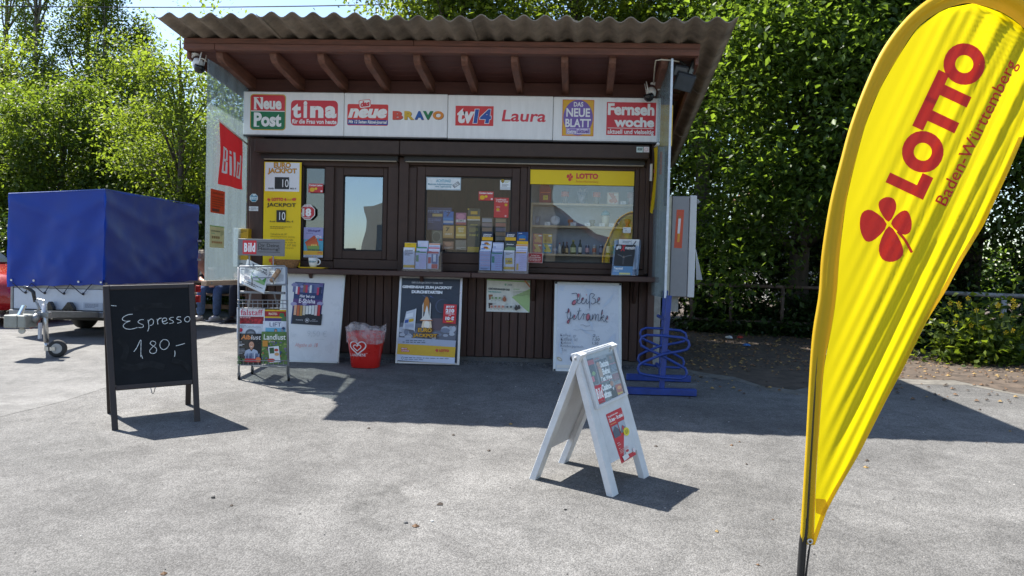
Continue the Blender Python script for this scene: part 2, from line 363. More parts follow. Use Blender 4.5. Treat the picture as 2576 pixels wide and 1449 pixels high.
# a strip of loose gravel along the foot of the kiosk
def scatter_mesh(name, pts, size, mat, flat=.4, kind='stuff', mats=None):
    mb = MB(); ms = mats or [mat]
    for x, y, z in pts:
        mb.mat(random.choice(ms)); s = size*random.uniform(.5, 1.4); a = random.uniform(0, 6.28); q = [Vector((math.cos(a+k*1.57)*s*random.uniform(.6, 1), math.sin(a+k*1.57)*s*random.uniform(.6, 1), 0)) for k in range(4)]
        c = Vector((x, y, z)); mb.add([c+q[0], c+q[1], c+q[2], c+q[3], c+Vector((0, 0, s*flat))], [(0, 1, 4), (1, 2, 4), (2, 3, 4), (3, 0, 4)])
    return mb.build(name, kind=kind, fix=False)
G1, G2, G3 = M('gravel_dark', (.07, .068, .065), .9), M('gravel_mid', (.16, .15, .14), .9), M('gravel_pale', (.4, .38, .35), .9)
pts = []
for i in range(2600):
    x = random.uniform(-3, 1.15); y = 7.36-abs(random.gauss(0, .09)); pts.append((x, y, gz(y)+.001))
scatter_mesh('gravel', pts, .011, None, .6, mats=[G1, G1, G2, G2])
pts = []
for i in range(520):
    y = random.uniform(1.6, 7); x = random.uniform(-.75*y-.3, .75*y+.3); pts.append((x, y, gz(y)+.0005))
scatter_mesh('grit', pts, .0055, None, .6, mats=[G2, G3, G1, G3])
def lone(name, label, cat, u, v, mb_fn, mat):
    p = G(u, v); mb = MB(Matrix.Translation(p)); mb_fn(mb); return tag(mb.build(name, mat), label, cat)
def pebble(r):
    def f(mb): mb.lathe([(0, -.001), (r*.9, .001), (r, r*.4), (r*.6, r*.75), (0, r*.85)], seg=7, sy=.75)
    return f
lone('pebble', 'black pebble on the sunlit asphalt below the chalkboard', 'pebble', 536, 1253, pebble(.011), M('peb_black', (.02, .02, .02), .8))
lone('pebble', 'grey pebble on the asphalt beside a small white one', 'pebble', 1021, 1316, pebble(.011), M('peb_grey', (.12, .12, .12), .8))
lone('pebble', 'small white pebble on the asphalt beside a grey one', 'pebble', 1087, 1312, pebble(.008), M('peb_white', (.75, .74, .7), .8))
lone('pebble', 'dark pebble on the sunlit asphalt left of the white A-frame', 'pebble', 1422, 1443-160, pebble(.008), M('peb_black'))
lone('pebble', 'white pebble on the asphalt right of the yellow banner', 'pebble', 2457-2, 1197+258, pebble(.01), M('peb_white')) if False else None

# ------------------------------------------------------------------ foliage
def leaf_mat(key, c0, c1, tr=.45, gloss=.45):
    m = bpy.data.materials.new(key); m.use_nodes = True; n = m.node_tree; L = n.links; n.nodes.clear()
    o = n.nodes.new('ShaderNodeOutputMaterial'); at = n.nodes.new('ShaderNodeAttribute'); at.attribute_name = 'tint'
    mx = n.nodes.new('ShaderNodeMix'); mx.data_type = 'RGBA'; L.new(at.outputs['Fac'], mx.inputs[0]); mx.inputs[6].default_value = (*c0, 1); mx.inputs[7].default_value = (*c1, 1)
    pb = n.nodes.new('ShaderNodeBsdfPrincipled'); pb.inputs['Roughness'].default_value = gloss; pb.inputs['Specular IOR Level'].default_value = .32; L.new(mx.outputs[2], pb.inputs['Base Color'])
    tl = n.nodes.new('ShaderNodeBsdfTranslucent'); hs = n.nodes.new('ShaderNodeMix'); hs.data_type = 'RGBA'; hs.blend_type = 'MULTIPLY'; hs.inputs[0].default_value = 1; hs.inputs[7].default_value = (2.7, 2.5, .75, 1); L.new(mx.outputs[2], hs.inputs[6]); L.new(hs.outputs[2], tl.inputs[0])
    ms = n.nodes.new('ShaderNodeMixShader'); ms.inputs[0].default_value = tr; L.new(pb.outputs[0], ms.inputs[1]); L.new(tl.outputs[0], ms.inputs[2]); L.new(ms.outputs[0], o.inputs[0])
    return m
L_BEECH = leaf_mat('leaf_beech', (.042, .076, .02), (.105, .165, .04), .5, .48)
L_BRIGHT = leaf_mat('leaf_spring', (.048, .08, .016), (.12, .16, .032), .5, .4)
L_POPLAR = leaf_mat('leaf_poplar', (.055, .088, .022), (.125, .17, .042), .54, .55)
L_HEDGE = leaf_mat('leaf_hedge', (.042, .072, .019), (.105, .15, .036), .5, .52)
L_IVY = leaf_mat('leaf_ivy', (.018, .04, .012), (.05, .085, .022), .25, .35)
BARK = M('bark', (.085, .07, .055), .95, var=.45, scale=9, bump=.9, bscale=30, stretch=(1, 1, .25))
BARK_L = M('bark_pale', (.17, .15, .12), .95, var=.35, scale=9, bump=.8, bscale=30, stretch=(1, 1, .25))
def leaves(name, C, size, mat, parent, droop=.35, var=.45, aspect=.55):
    """C: n x 3 leaf positions; each leaf a folded pointed blade of two triangles"""
    n = len(C); o0 = np.array(WL[parent.name]) if parent else np.zeros(3)
    th = rng.uniform(0, 2*np.pi, n); el = rng.normal(-droop, .55, n)
    d = np.stack([np.cos(th)*np.cos(el), np.sin(th)*np.cos(el), np.sin(el)], 1)
    up = np.stack([rng.normal(0, .45, n), rng.normal(0, .45, n), np.ones(n)], 1)
    sd = np.cross(d, up); sd /= np.linalg.norm(sd, axis=1)[:, None]; nn = np.cross(sd, d)
    s = (size*rng.uniform(1-var, 1+var, n))[:, None]
    b = C-o0; mid = b+d*s*.45
    vv = np.stack([b, mid+sd*s*aspect*.5+nn*s*.1, b+d*s, mid-sd*s*aspect*.5+nn*s*.1], 1).reshape(-1, 3)
    me = bpy.data.meshes.new(name); me.vertices.add(4*n); me.vertices.foreach_set('co', vv.astype('f').ravel())
    i = np.arange(n)*4; f = np.stack([i, i+1, i+2, i, i+2, i+3], 1).ravel()
    me.loops.add(6*n); me.loops.foreach_set('vertex_index', f.astype('i')); me.polygons.add(2*n); me.polygons.foreach_set('loop_start', np.arange(0, 6*n, 3, dtype='i'))
    at = me.attributes.new('tint', 'FLOAT', 'FACE'); at.data.foreach_set('value', np.repeat(np.clip(rng.normal(.45, .28, n), 0, 1), 2).astype('f'))
    me.materials.append(mat); me.update(calc_edges=True); return link(name, me, parent)
def crown_pts(c, r, ncl, per, cr=.38, hollow=.45, flat=.6, low=-1.):
    c, r = np.array(c), np.array(r); d = rng.normal(size=(ncl*2, 3)); d /= np.linalg.norm(d, axis=1)[:, None]
    d = d[d[:, 2] > low][:ncl]; k = len(d); q = rng.uniform(hollow, 1, k)**.7
    lump = 1+.22*np.sin(d[:, 0]*5+c[0])*np.cos(d[:, 2]*6+c[1])+rng.normal(0, .08, k)
    cl = c+d*r*(q*lump)[:, None]
    pts = np.repeat(cl, per, 0)+rng.normal(size=(k*per, 3))*np.array([cr, cr, cr*flat])*rng.uniform(.6, 1.3, (k*per, 1))
    return cl, pts
def limbs(mb, base, top, cl, n, r0=.12):
    base, top = Vector(base), Vector(top); pts = [base.lerp(top, t)+Vector((math.sin(t*5+base.x)*.12*t, math.cos(t*4+base.y)*.12*t, 0)) for t in (0, .12, .3, .5, .7, .86, 1)]
    mb.tube(pts, [r0*1.35, r0, r0*.88, r0*.72, r0*.52, r0*.34, r0*.15], 8)
    for i in rng.choice(len(cl), min(n, len(cl)), replace=False):
        e = Vector(cl[i]); k = min(.92, max(.18, (e.z-base.z)/max(.1, top.z-base.z)*.72)); s_ = base.lerp(top, k)
        md = s_.lerp(e, .5)+Vector((random.uniform(-.15, .15), random.uniform(-.15, .15), .15)); mb.tube([s_, md, e], [r0*.36*(1.1-k), r0*.2, r0*.06], 5)
def tree(name, label, base, h, c, r, ncl, per, size, mat, group=None, bark=None, nl=22, tr=.12, cr=.38, hollow=.4, low=-.75, cat='tree', droop=.35, lean=(0, 0), aspect=.55):
    t = thing(name, label, cat, base, group); cl, pts = crown_pts(c, r, ncl, per, cr, hollow, low=low)
    pts = pts[pts[:, 2] > base[2]+.08]
    mb = MB(); limbs(mb, base, (c[0]+lean[0], c[1]+lean[1], base[2]+h*.93), cl, nl, tr); mb.build('trunk', bark or BARK, t, smooth=True)
    leaves('crown', pts, size, mat, t, droop, aspect=aspect); return t
# poplars far left
for x, y, h, lab in ((-15.3, 20.5, 10.5, 'tall slim poplar cut by the left edge of the photo'), (-14.1, 20, 10.2, 'tall slim poplar second from the left behind the hedge'), (-13.0, 20.6, 9.8, 'tall slim poplar in the middle of the poplar row'), (-12.15, 20, 9.0, 'slim poplar fourth in the row, against open sky'), (-11.3, 20.3, 7.4, 'shortest poplar at the right end of the poplar row')):
    t = thing('poplar_tree', lab, 'tree', (x, y, 0), 'poplars behind the hedge')
    n = 120; zz = rng.uniform(1.2, h, n); rr = .75*np.sin(np.clip((zz/h), .05, 1)*np.pi*.86+.3)+.12; a = rng.uniform(0, 6.28, n); q = rng.uniform(.2, 1, n)
    cl = np.stack([x+np.cos(a)*rr*q, y+np.sin(a)*rr*q, zz], 1); pts = np.repeat(cl, 150, 0)+rng.normal(size=(n*150, 3))*np.array([.17, .17, .24])
    mb = MB(); mb.tube([(x, y, 0), (x+.05, y, h*.35), (x-.04, y, h*.7), (x, y, h)], [.13, .09, .05, .015], 7)
    for i in range(0, n, 3): mb.tube([(x, y, max(.3, zz[i]-1.1)), (x+(cl[i][0]-x)*.75, y+(cl[i][1]-y)*.75, zz[i]-.4), tuple(cl[i]+np.array([0, 0, .3]))], [.03, .02, .006], 4)
    mb.build('trunk', BARK_L, t, smooth=True); leaves('crown', pts, .085, L_POPLAR, t, .1)
# the overgrown hedge left, behind the trailer
for x, y, h, rx, lab in ((-12.2, 15.6, 4.3, 1.5, 'dense leafy hedge tree at the left edge above the red car'), (-10.0, 15.0, 4.6, 1.6, 'dense hedge tree behind the left corner of the blue trailer'), (-7.9, 15.4, 4.0, 1.5, 'dense hedge tree behind the middle of the blue trailer'), (-6.0, 15.2, 3.7, 1.4, 'low hedge tree between the blue trailer and the kiosk')):
    tree('hedge_tree', lab, (x, y, 0), h, (x, y, h*.52), (rx, 1.2, h*.5), 150, 270, .078, L_HEDGE if x in (-10.0, -6.0) else L_POPLAR, 'hedge trees behind the trailer', nl=34, tr=.09, cr=.24, low=-1)
tree('young_tree', 'young bright green tree reaching above the hedge beside the kiosk', (-6.9, 13.6, 0), 5.6, (-6.75, 13.6, 3.3), (1.15, 1.0, 2.3), 95, 170, .075, L_POPLAR, nl=40, tr=.075, cr=.25, low=-1)
tree('young_tree', 'slender light tree directly behind the left end of the kiosk', (-5.2, 13.2, 0), 4.4, (-5.2, 13.2, 2.4), (.9, .8, 2.0), 80, 150, .072, L_POPLAR, nl=30, tr=.06, cr=.25, low=-1)
for x, y, h, rx, lab in ((-13.6, 18.2, 6.6, 1.9, 'taller tree filling the gap under the poplars at the far left'), (-10.4, 18.4, 6.0, 1.9, 'taller tree behind the hedge above the left half of the blue trailer'), (-7.8, 18.0, 4.6, 1.6, 'tree behind the hedge above the right end of the blue trailer')):
    tree('backing_tree', lab, (x, y, 0), h, (x, y, h*.52), (rx, 1.2, h*.5), 130, 210, .088, L_POPLAR, 'trees filling the hedge', nl=30, tr=.1, cr=.34, low=-1)
# bare twigs over the roof
for u, lab in ((1098/1.49, 'thin bare twigs over the left half of the roof'),):
    t = thing('sapling', lab, 'tree', (-5.4, 16.5, 0)); mb = MB()
    for k in range(5):
        x = -5.6+k*.27; mb.tube([(-5.4, 16.5, .2), (x, 16.5, 4), (x+.1*math.sin(k), 16.5, 6.15+.15*math.sin(k*3))], [.04, .025, .006], 5)
    mb.build('trunk', BARK_L, t, smooth=True)
    pts = np.stack([rng.uniform(-5.7, -4.4, 150), rng.normal(16.5, .2, 150), rng.uniform(5.2, 6.25, 150)], 1); leaves('crown', pts, .06, L_POPLAR, t)
# trees behind the kiosk roof
for x, y, h, r, lab in ((-2.0, 14.6, 9, (1.5, 1.6, 2.9), 'bright green tree rising behind the left half of the kiosk roof'), (.6, 14.2, 9.4, (1.9, 1.8, 3.0), 'bright green tree rising behind the middle of the kiosk roof'), (3.1, 14.6, 9.6, (1.9, 1.8, 3.3), 'bright green tree rising behind the right end of the kiosk roof')):
    tree('broadleaf_tree', lab, (x, y, 0), h, (x, y, h*.62), r, 140, 260, .092, L_BRIGHT, 'trees behind the kiosk', nl=26, tr=.16, cr=.42)
# big beeches right
for x, y, h, r, ncl, lab in ((4.35, 12.8, 7.8, (2.0, 1.5, 3.5), 215, 'dark beech tree with a pale trunk right of the kiosk'), (6.7, 12.0, 8.4, (2.0, 1.6, 3.9), 210, 'dark beech tree behind the yellow banner'), (8.9, 11.8, 8.6, (1.9, 1.7, 4.1), 190, 'dark beech tree at the right edge of the photo'), (2.35, 15.8, 6.6, (1.6, 1.4, 3.1), 130, 'shaded beech tree set back behind the cigarette machine'), (6.2, 16.5, 8.5, (2.6, 1.6, 4.0), 170, 'beech tree deep in the shade behind the railing')):
    dx, dy = {4.35: (-.35, -1.6), 6.7: (-.2, -.9), 8.9: (-.4, -.6)}.get(x, (0, 0))
    tree('beech_tree', lab, (x, y, 0), h, (x+dx, y+dy, h*.56 if dx else h*.53), r, ncl, 330, .092, L_BEECH, 'beech trees right of the kiosk', nl=40, tr=.17, cr=.42, low=-.93, aspect=.6)
# low bushes closing the view under the trees
for x, y, h, r, lab in ((2.3, 13.6, 1.9, (.9, .6, .95), 'dark bush under the trees just right of the cigarette machine'), (3.5, 13.4, 2.1, (.9, .6, 1.05), 'dark bush behind the railing left of the pale beech trunk'), (4.9, 13.2, 1.9, (.8, .6, .95), 'dark bush behind the railing right of the pale beech trunk'), (5.9, 11.9, 1.7, (.8, .5, .85), 'dark bush behind the yellow banner under the beech trees'), (7.2, 10.6, 1.6, (.9, .5, .8), 'dark bush behind the railing right of the yellow banner'), (8.9, 10.0, 1.6, (.9, .5, .8), 'dark bush behind the railing at the right edge')):
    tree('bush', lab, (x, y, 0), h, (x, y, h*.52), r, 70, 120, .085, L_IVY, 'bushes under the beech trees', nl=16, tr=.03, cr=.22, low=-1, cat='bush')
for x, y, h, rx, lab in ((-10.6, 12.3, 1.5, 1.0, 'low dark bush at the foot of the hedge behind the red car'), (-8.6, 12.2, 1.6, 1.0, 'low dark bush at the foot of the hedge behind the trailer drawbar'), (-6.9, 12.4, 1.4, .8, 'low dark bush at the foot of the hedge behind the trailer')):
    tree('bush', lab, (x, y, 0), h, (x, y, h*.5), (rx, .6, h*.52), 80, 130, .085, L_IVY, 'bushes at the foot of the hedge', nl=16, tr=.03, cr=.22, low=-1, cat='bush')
# climbing ivy and bramble under the trees, too tangled to count
RAILP = [(2.5, 12.45), (3.1, 12.25), (3.85, 12.0), (4.4, 11.75), (5.15, 10.55), (5.6, 9.2), (6.4, 8.7), (8.2, 8.2), (10.4, 7.8)]
pts = []
for i in range(26000):
    k = random.randrange(8); t_ = random.random(); a_, b_ = RAILP[k], RAILP[k+1]; x = a_[0]+(b_[0]-a_[0])*t_; y = a_[1]+(b_[1]-a_[1])*t_; q = abs(random.gauss(.15, .5)); pts.append((x+q*.55+random.gauss(0, .08), y+q*.85, abs(random.gauss(0, .26))))
for i in range(5000): k = random.randrange(8); t_ = random.random(); a_, b_ = RAILP[k], RAILP[k+1]; pts.append((a_[0]+(b_[0]-a_[0])*t_+random.gauss(-.1, .15), a_[1]+(b_[1]-a_[1])*t_-abs(random.gauss(0, .25)), abs(random.gauss(0, .1))))
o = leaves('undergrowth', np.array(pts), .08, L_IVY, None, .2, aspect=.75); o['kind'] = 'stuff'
pts = [(random.uniform(-14, -4.8), random.gauss(14.3, .4), abs(random.gauss(0, .45))) for i in range(9000)]
o = leaves('ground_cover', np.array(pts), .09, L_POPLAR, None, .1); o['kind'] = 'stuff'
# the wood far behind everything
pts = []
for i in range(60000):
    x = random.uniform(-60, 60); y = 34+random.gauss(0, 2.0)+abs(x)*.1; pts.append((x, y, abs(random.gauss(0, 1.0))*(1.35+.5*math.sin(x*.7)+.3*math.sin(x*1.9)))) 
o = leaves('far_wood', np.array(pts), .3, L_BEECH, None, .1, aspect=.8); o['kind'] = 'stuff'
# dead leaves on the soil
D1, D2, D3 = M('dead_leaf_brown', (.12, .065, .03), .8), M('dead_leaf_ochre', (.26, .17, .06), .8), M('dead_leaf_dark', (.05, .035, .025), .8)
pts = []
for i in range(5200):
    x = random.uniform(1.4, 6.2); y = random.uniform(6.2, 15) if x < 5 else random.uniform(6.3, 9)
    if y < 7.2 and random.random() < .75: continue
    pts.append((x, y, gz(y)+.009))
scatter_mesh('leaf_litter', pts, .022, None, .5, mats=[D1, D1, D3, D3, D2])
pts = [(random.uniform(-1.5, 4.0), random.uniform(2.4, 6.5)) for i in range(46)]
scatter_mesh('fallen_leaves', [(x, y, gz(y)+.002) for x, y in pts], .016, None, .5, mats=[D1, D2, D3])
# weed with small yellow flowers by the railing
t = thing('flowering_weed', 'green weed with small yellow flowers below the railing', 'plant', (5.0, 8.6, 0))
mb = MB()
for i in range(26):
    a = random.uniform(0, 6.28); q = random.uniform(.1, .5); mb.tube([(5+math.cos(a)*.1, 8.6+math.sin(a)*.1, 0), (5+math.cos(a)*q*.6, 8.6+math.sin(a)*q*.5, .3), (5+math.cos(a)*q, 8.6+math.sin(a)*q*.7, random.uniform(.4, .72))], [.008, .006, .003], 4)
mb.build('stem', M('stem_green', (.07, .11, .03), .7), t)
pts = np.stack([rng.normal(5, .3, 2100), rng.normal(8.6, .2, 2100), np.abs(rng.normal(.1, .28, 2100))], 1); leaves('foliage', pts, .08, L_BRIGHT, t, .1, aspect=.7)
mb = MB()
for i in range(22):
    c = V(5+random.gauss(0, .28), 8.42+random.gauss(0, .1), random.uniform(.35, .75))
    for k in range(5): a = k*1.256; mb.add([c, c+V(math.cos(a)*.028, -.006, math.sin(a)*.028), c+V(math.cos(a+.7)*.03, -.01, math.sin(a+.7)*.03)], [(0, 1, 2)])
mb.build('blossom', M('petal_yellow', (.8, .55, .02), .6, trans=.3), t, fix=False)

# ------------------------------------------------------------------ railing right
RUST = M('rusty_pipe', (.16, .115, .09), .75, metal=.25, var=.5, scale=14, bump=.5, bscale=60)
GALV = M('weathered_steel', (.33, .32, .31), .6, metal=.35, var=.3, scale=16, bump=.3)
t = thing('railing', 'old steel pipe railing along the trees behind the yellow banner', 'railing', (4.4, 11.75, 0))
pl = [V(x, y, 0) for x, y in RAILP]
for i, p in enumerate(pl): MB().tube([p, p+V(0, 0, .76)], .03, 10).build('post', RUST if i < 5 else GALV, t, smooth=True)
for i in range(len(pl)-1):
    for z, nm in ((.76, 'rail'), (.18, 'rail')): MB().tube([pl[i]+V(0, 0, z), pl[i+1]+V(0, 0, z)], .028, 10).build(nm, RUST if i < 4 else GALV, t, smooth=True)
t = thing('kerb_wall', 'low concrete kerb under the railing at the right edge', 'kerb', (7, 7.9, 0))
for i in range(6):
    x = 5.3+i*.95; MB().box((x, 7.75-i*.13, gz(7.6)-.05), (x+.93, 7.95-i*.13, .13)).build('kerb_stone', M('old_concrete', (.2, .19, .17), .9, var=.3, scale=12, bump=.5), t, bevel=.012)
# litter
def crumple(c, s, mat, name, label):
    mb = MB(); c = Vector(c); n = 9
    mb.lathe([(0, 0), (s, .01), (s*.8, s*.5), (s*.3, s*.75), (0, s*.7)], seg=n)
    for i, p in enumerate(mb.v): mb.v[i] = c+p+V(random.uniform(-1, 1), random.uniform(-1, 1), random.uniform(0, .6))*s*.3
    return tag(mb.build(name, mat), label, 'litter')
for u, v, s, mt, lab in ((1833, 854, .055, M('paper_white', (.75, .77, .78), .6), 'crumpled white paper lying on the dark soil'), (1861, 853, .045, M('litter_red', (.55, .06, .04), .4), 'crumpled red wrapper lying on the dark soil'), (1878, 873, .045, M('litter_blue', (.06, .2, .5), .4), 'crumpled blue wrapper lying on the dark soil')):
    p = G(u, v); crumple((p.x, p.y, .008), s, mt, 'litter', lab)
# grey building glimpsed through the trees
t = thing('grey_building', 'grey house wall glimpsed through the trees behind the banner', 'building', (10.5, 29, 0))
WG = M('render_grey', (.3, .3, .29), .9, var=.15, scale=3, bump=.3)
MB().box((8.6, 28, 0), (14, 34, 4.2)).build('wall', WG, t)
MB().prism([(8.3, 27.6, 4.2), (14.3, 27.6, 4.2), (11.3, 27.6, 6.2)], (0, 6.8, 0)).build('roof', M('roof_tile_far', (.22, .09, .06), .9, var=.3), t)
for x in (9.6, 12.2): f = MB().box((x, 27.95, 1.2), (x+.9, 28.02, 2.5)).build('window', M('win_dark', (.05, .06, .07), .2), t)
# the rendered house across the yard, behind the photographer: the kiosk windows mirror it
t = thing('rendered_house', 'pale rendered house across the yard seen mirrored in the kiosk windows', 'house', (-4, -13, 0))
HW = M('render_beige', (.19, .178, .15), .95, var=.12, scale=2, bump=1., bscale=45)
gb = gz(-7)-.1
MB().prism([(-5.6, -8, gb), (-5.6, -8, 2.85), (-4.5, -8, 3.1), (-3.7, -8, 4.75), (.35, -8, 4.75), (.35, -8, gb)], (0, -7, 0)).build('wall', HW, t)
f = M('house_tile', (.36, .12, .07), .85, var=.3, scale=30, bump=1, bscale=30)
MB().prism([(-3.7, -7.6, 4.76), (-3.7, -15.4, 4.76), (-3.7, -11.5, 6.6)], (4.3, 0, 0)).build('roof', f, t)
MB().prism([(.36, -9, gb), (2.6, -9, gb), (2.6, -9, 1.5), (.36, -9, 2.9)], (0, -5, 0)).build('annex', HW, t)
MB().prism([(.36, -8.7, 2.95), (2.9, -8.7, 1.35), (2.9, -8.7, 1.5), (.36, -8.7, 3.1)], (0, -5.6, 0)).build('annex_roof', f, t)
for x in (-5.2, -2.1): MB().box((x, -8.02, 1.0), (x+.9, -7.95, 2.2)).build('window', M('win_dark'), t)
MB().box((-.9, -8.03, gb), (0, -7.96, 2.0)).build('door', M('door_grey', (.2, .2, .2), .5), t)
# overhead wires
for (u0, v0, u1, v1), y, r, lab in (((0, 17.5, 890, 15.5), 26, .016, 'uppermost overhead wire crossing the sky at the left'), ((0, 196, 540, 178), 26, .012, 'upper of the pair of thin wires in front of the poplars'), ((0, 221, 540, 203), 26, .012, 'lower of the pair of thin wires in front of the poplars'), ((0, 304, 600, 284), 26, .012, 'lowest thin overhead wire crossing the hedge at the left')):
    a, b = P(u0, v0, 19.2), P(u1, v1, 19.2); d = b-a; q = [a+d*t-V(0, 0, .5*4*(s:=(t+1.2)/3.4)*(1-s)-.48) for t in [-1.2+i*.17 for i in range(21)]]
    tag(MB().tube(q, r, 5).build('overhead_wire', M('wire_dark', (.03, .03, .035), .6)), lab, 'wire', 'overhead wires')

# ================================================================== THE KIOSK
def rk(u0, v0, u1, v1, y):
    um, vm = (u0+u1)/2, (v0+v1)/2
    return P(u0, vm, y).x, P(u1, vm, y).x, P(um, v1, y).z, P(um, v0, y).z
def cA(x, y): return (375.7+.3148*x, 26.8+.3148*y)
def cB(x, y): return (1113.6+.3148*x, 26.8+.3148*y)
def c3(x, y): return (590.3+.2407*x, 362.2+.2407*y)
def c4(x, y): return (992.8+.2315*x, 375.7+.2315*y)
def c5(x, y): return (1301.4+.2314*x, 375.7+.2314*y)
WY = 7.40
XL, XR = -3.0, 1.09
WOOD = M('wood_dark_brown', (.062, .031, .023), .65, var=.35, scale=14, bump=.45, bscale=50, stretch=(3, 3, .4))
WOOD_R = M('wood_red_brown', (.15, .06, .04), .62, var=.35, scale=10, bump=.4, bscale=40, stretch=(.5, 4, 4))
WOOD_RL = M('wood_rafter', (.17, .075, .05), .65, var=.4, scale=9, bump=.4, bscale=40, stretch=(4, .6, 4))
SOFF = M('soffit_red_brown', (.11, .042, .034), .6, var=.25, scale=8, bump=.3, stretch=(.4, 4, 4))
ALU = M('frame_dark_brown', (.068, .042, .033), .5, var=.15, scale=12, spec=.25)
ALU2 = M('shutter_dark_brown', (.068, .047, .038), .52, var=.15, scale=12, spec=.25)
K = thing('kiosk', 'dark brown wooden newspaper kiosk under a corrugated roof', 'kiosk', (-.95, 9.2, 0))
# walls and inside
MB().box((XL+.03, 7.46, .06), (XR-.03, 7.52, .86)).build('front_wall', WOOD, K)
MB().box((XL+.03, 7.44, 2.0), (XR-.03, 7.52, 2.78)).build('upper_wall', WOOD, K)
def skew(y): return .07*(y-7.4)
for s_, x in ((0, XL), (1, XR)):
    n = 30
    for i in range(n):                                      # side cladding boards
        y0 = 7.42+i*3.5/n; y1 = y0+3.5/n-.006; z1 = 2.76-.105*(y0-7.4)
        a = x+skew(y0); b = x+skew(y1); d = .022 if s_ else -.022
        MB().hexa([(a, y0, .04), (a+d, y0, .04), (b+d, y1, .04), (b, y1, .04)], [(a, y0, z1), (a+d, y0, z1), (b+d, y1, z1), (b, y1, z1)]).build('siding_board', WOOD, K, bevel=.003)
    q = -.03 if s_ else .03
    MB().hexa([(x+q*.2, 7.5, .05), (x+q, 7.5, .05), (x+q+skew(10.9), 10.9, .05), (x+q*.2+skew(10.9), 10.9, .05)], [(x+q*.2, 7.5, 2.7), (x+q, 7.5, 2.7), (x+q+skew(10.9), 10.9, 2.38), (x+q*.2+skew(10.9), 10.9, 2.38)]).build('side_wall', M('inner_wall', (.2, .18, .16), .8), K)
MB().hexa([(XL+.24, 10.88, .05), (XR+.24, 10.88, .05), (XR+.24, 10.94, .05), (XL+.24, 10.94, .05)], [(XL+.24, 10.88, 2.4), (XR+.24, 10.88, 2.4), (XR+.24, 10.94, 2.4), (XL+.24, 10.94, 2.4)]).build('back_wall', WOOD, K)
MB().box((XL+.05, 7.5, .02), (XR-.05, 10.9, .05)).build('floor', M('inner_floor', (.12, .11, .1), .7), K)
MB().box((XL+.06, 7.53, 2.62), (XR-.06, 10.6, 2.66)).build('ceiling', M('inner_wall'), K)
MB().box((XL+.02, 7.42, -.06), (XR-.02, 10.9, .045)).build('plinth', M('concrete_dark', (.11, .108, .105), .9, var=.3, bump=.5), K)
# front siding below the counter: one board after another
bw = .0853; n = int((XR-XL-.06)/bw)
base = None
for i in range(n):
    x = XL+.04+i*bw
    dz = random.uniform(-.006, .004); dy = random.uniform(0, .004)
    MB().box((x, WY+dy, .05+dz), (x+bw-.007, WY+.045, .885)).build('siding_board', WOOD, K, bevel=.004)
for i in range(n):
    x = XL+.04+i*bw
    if i % 1 == 0: MB().box((x, WY+.005, 2.02), (x+bw-.006, WY+.038, 2.25)).build('siding_board', WOOD, K, bevel=.003)
# corner posts and the rough post at the left
for (u0, v0, u1, v1), y, d, nm in (((625, 350, 661, 905), 7.33, .1, 'corner_post'), ((1632, 357, 1650, 905), 7.34, .1, 'corner_post')):
    x0, x1, z0, z1 = rk(u0, v0, u1, v1, y); MB().box((x0, y, .02), (x1, y+d, 2.2)).build(nm, WOOD, K, bevel=.006)
MB().box((1.13, 7.52, 0), (1.2, 7.58, 2.2)).build('steel_post', M('galv_grey', (.3, .31, .31), .5, metal=.3, var=.25), K, bevel=.004)
# counter shelf in two lengths
zc = .893
for x0, x1 in ((-2.94, -.693), (-.687, 1.12)):
    c = MB().box((x0, 7.13, zc-.052), (x1, 7.42, zc)).build('counter', M('counter_brown', (.07, .036, .03), .42, var=.3, scale=8, bump=.25, stretch=(.4, 3, 3)), K, bevel=.006)
for x in (-2.3, -1.2, -.1, .9): MB().prism([(x, 7.4, .84), (x, 7.18, .84), (x, 7.4, .62)], (.03, 0, 0)).build('bracket', WOOD, K)
# shutter boxes
for u0, u1 in ((640, 1004), (1005.5, 1634)):
    x0, x1, z0, z1 = rk(u0, 353, u1, 390.5, 7.22); zz0, zz1 = P(900, 386.5, 7.22).z, P(900, 352.5, 7.22).z
    b = MB(); b.box((x0, 7.22, zz0), (x1, 7.42, zz1)).build('shutter_box', ALU2, K, bevel=.006)
    MB().box((x0+.03, 7.31, zz0-.052), (x1-.03, 7.345, zz0-.003)).build('shutter_slat', M('slat_black', (.02, .02, .02), .5), K)
    xs = P(663 if u0 < 700 else 1020, 400, 7.30).x; MB().box((xs, 7.30, zz0-.062), (x1-.04, 7.325, zz0-.05)).build('shutter_slat', M('slat_beige', (.33, .28, .21), .5), K, bevel=.003)
ZF = P(900, 404, 7.37).z
MB().box((XL+.1, 7.36, ZF-.005), (XR-.04, 7.43, 2.02)).build('lintel', ALU, K)
MB().box((XL+.1, 7.405, P(900, 425, 7.4).z), (XR-.04, 7.435, ZF-.0055)).build('lintel', ALU, K)
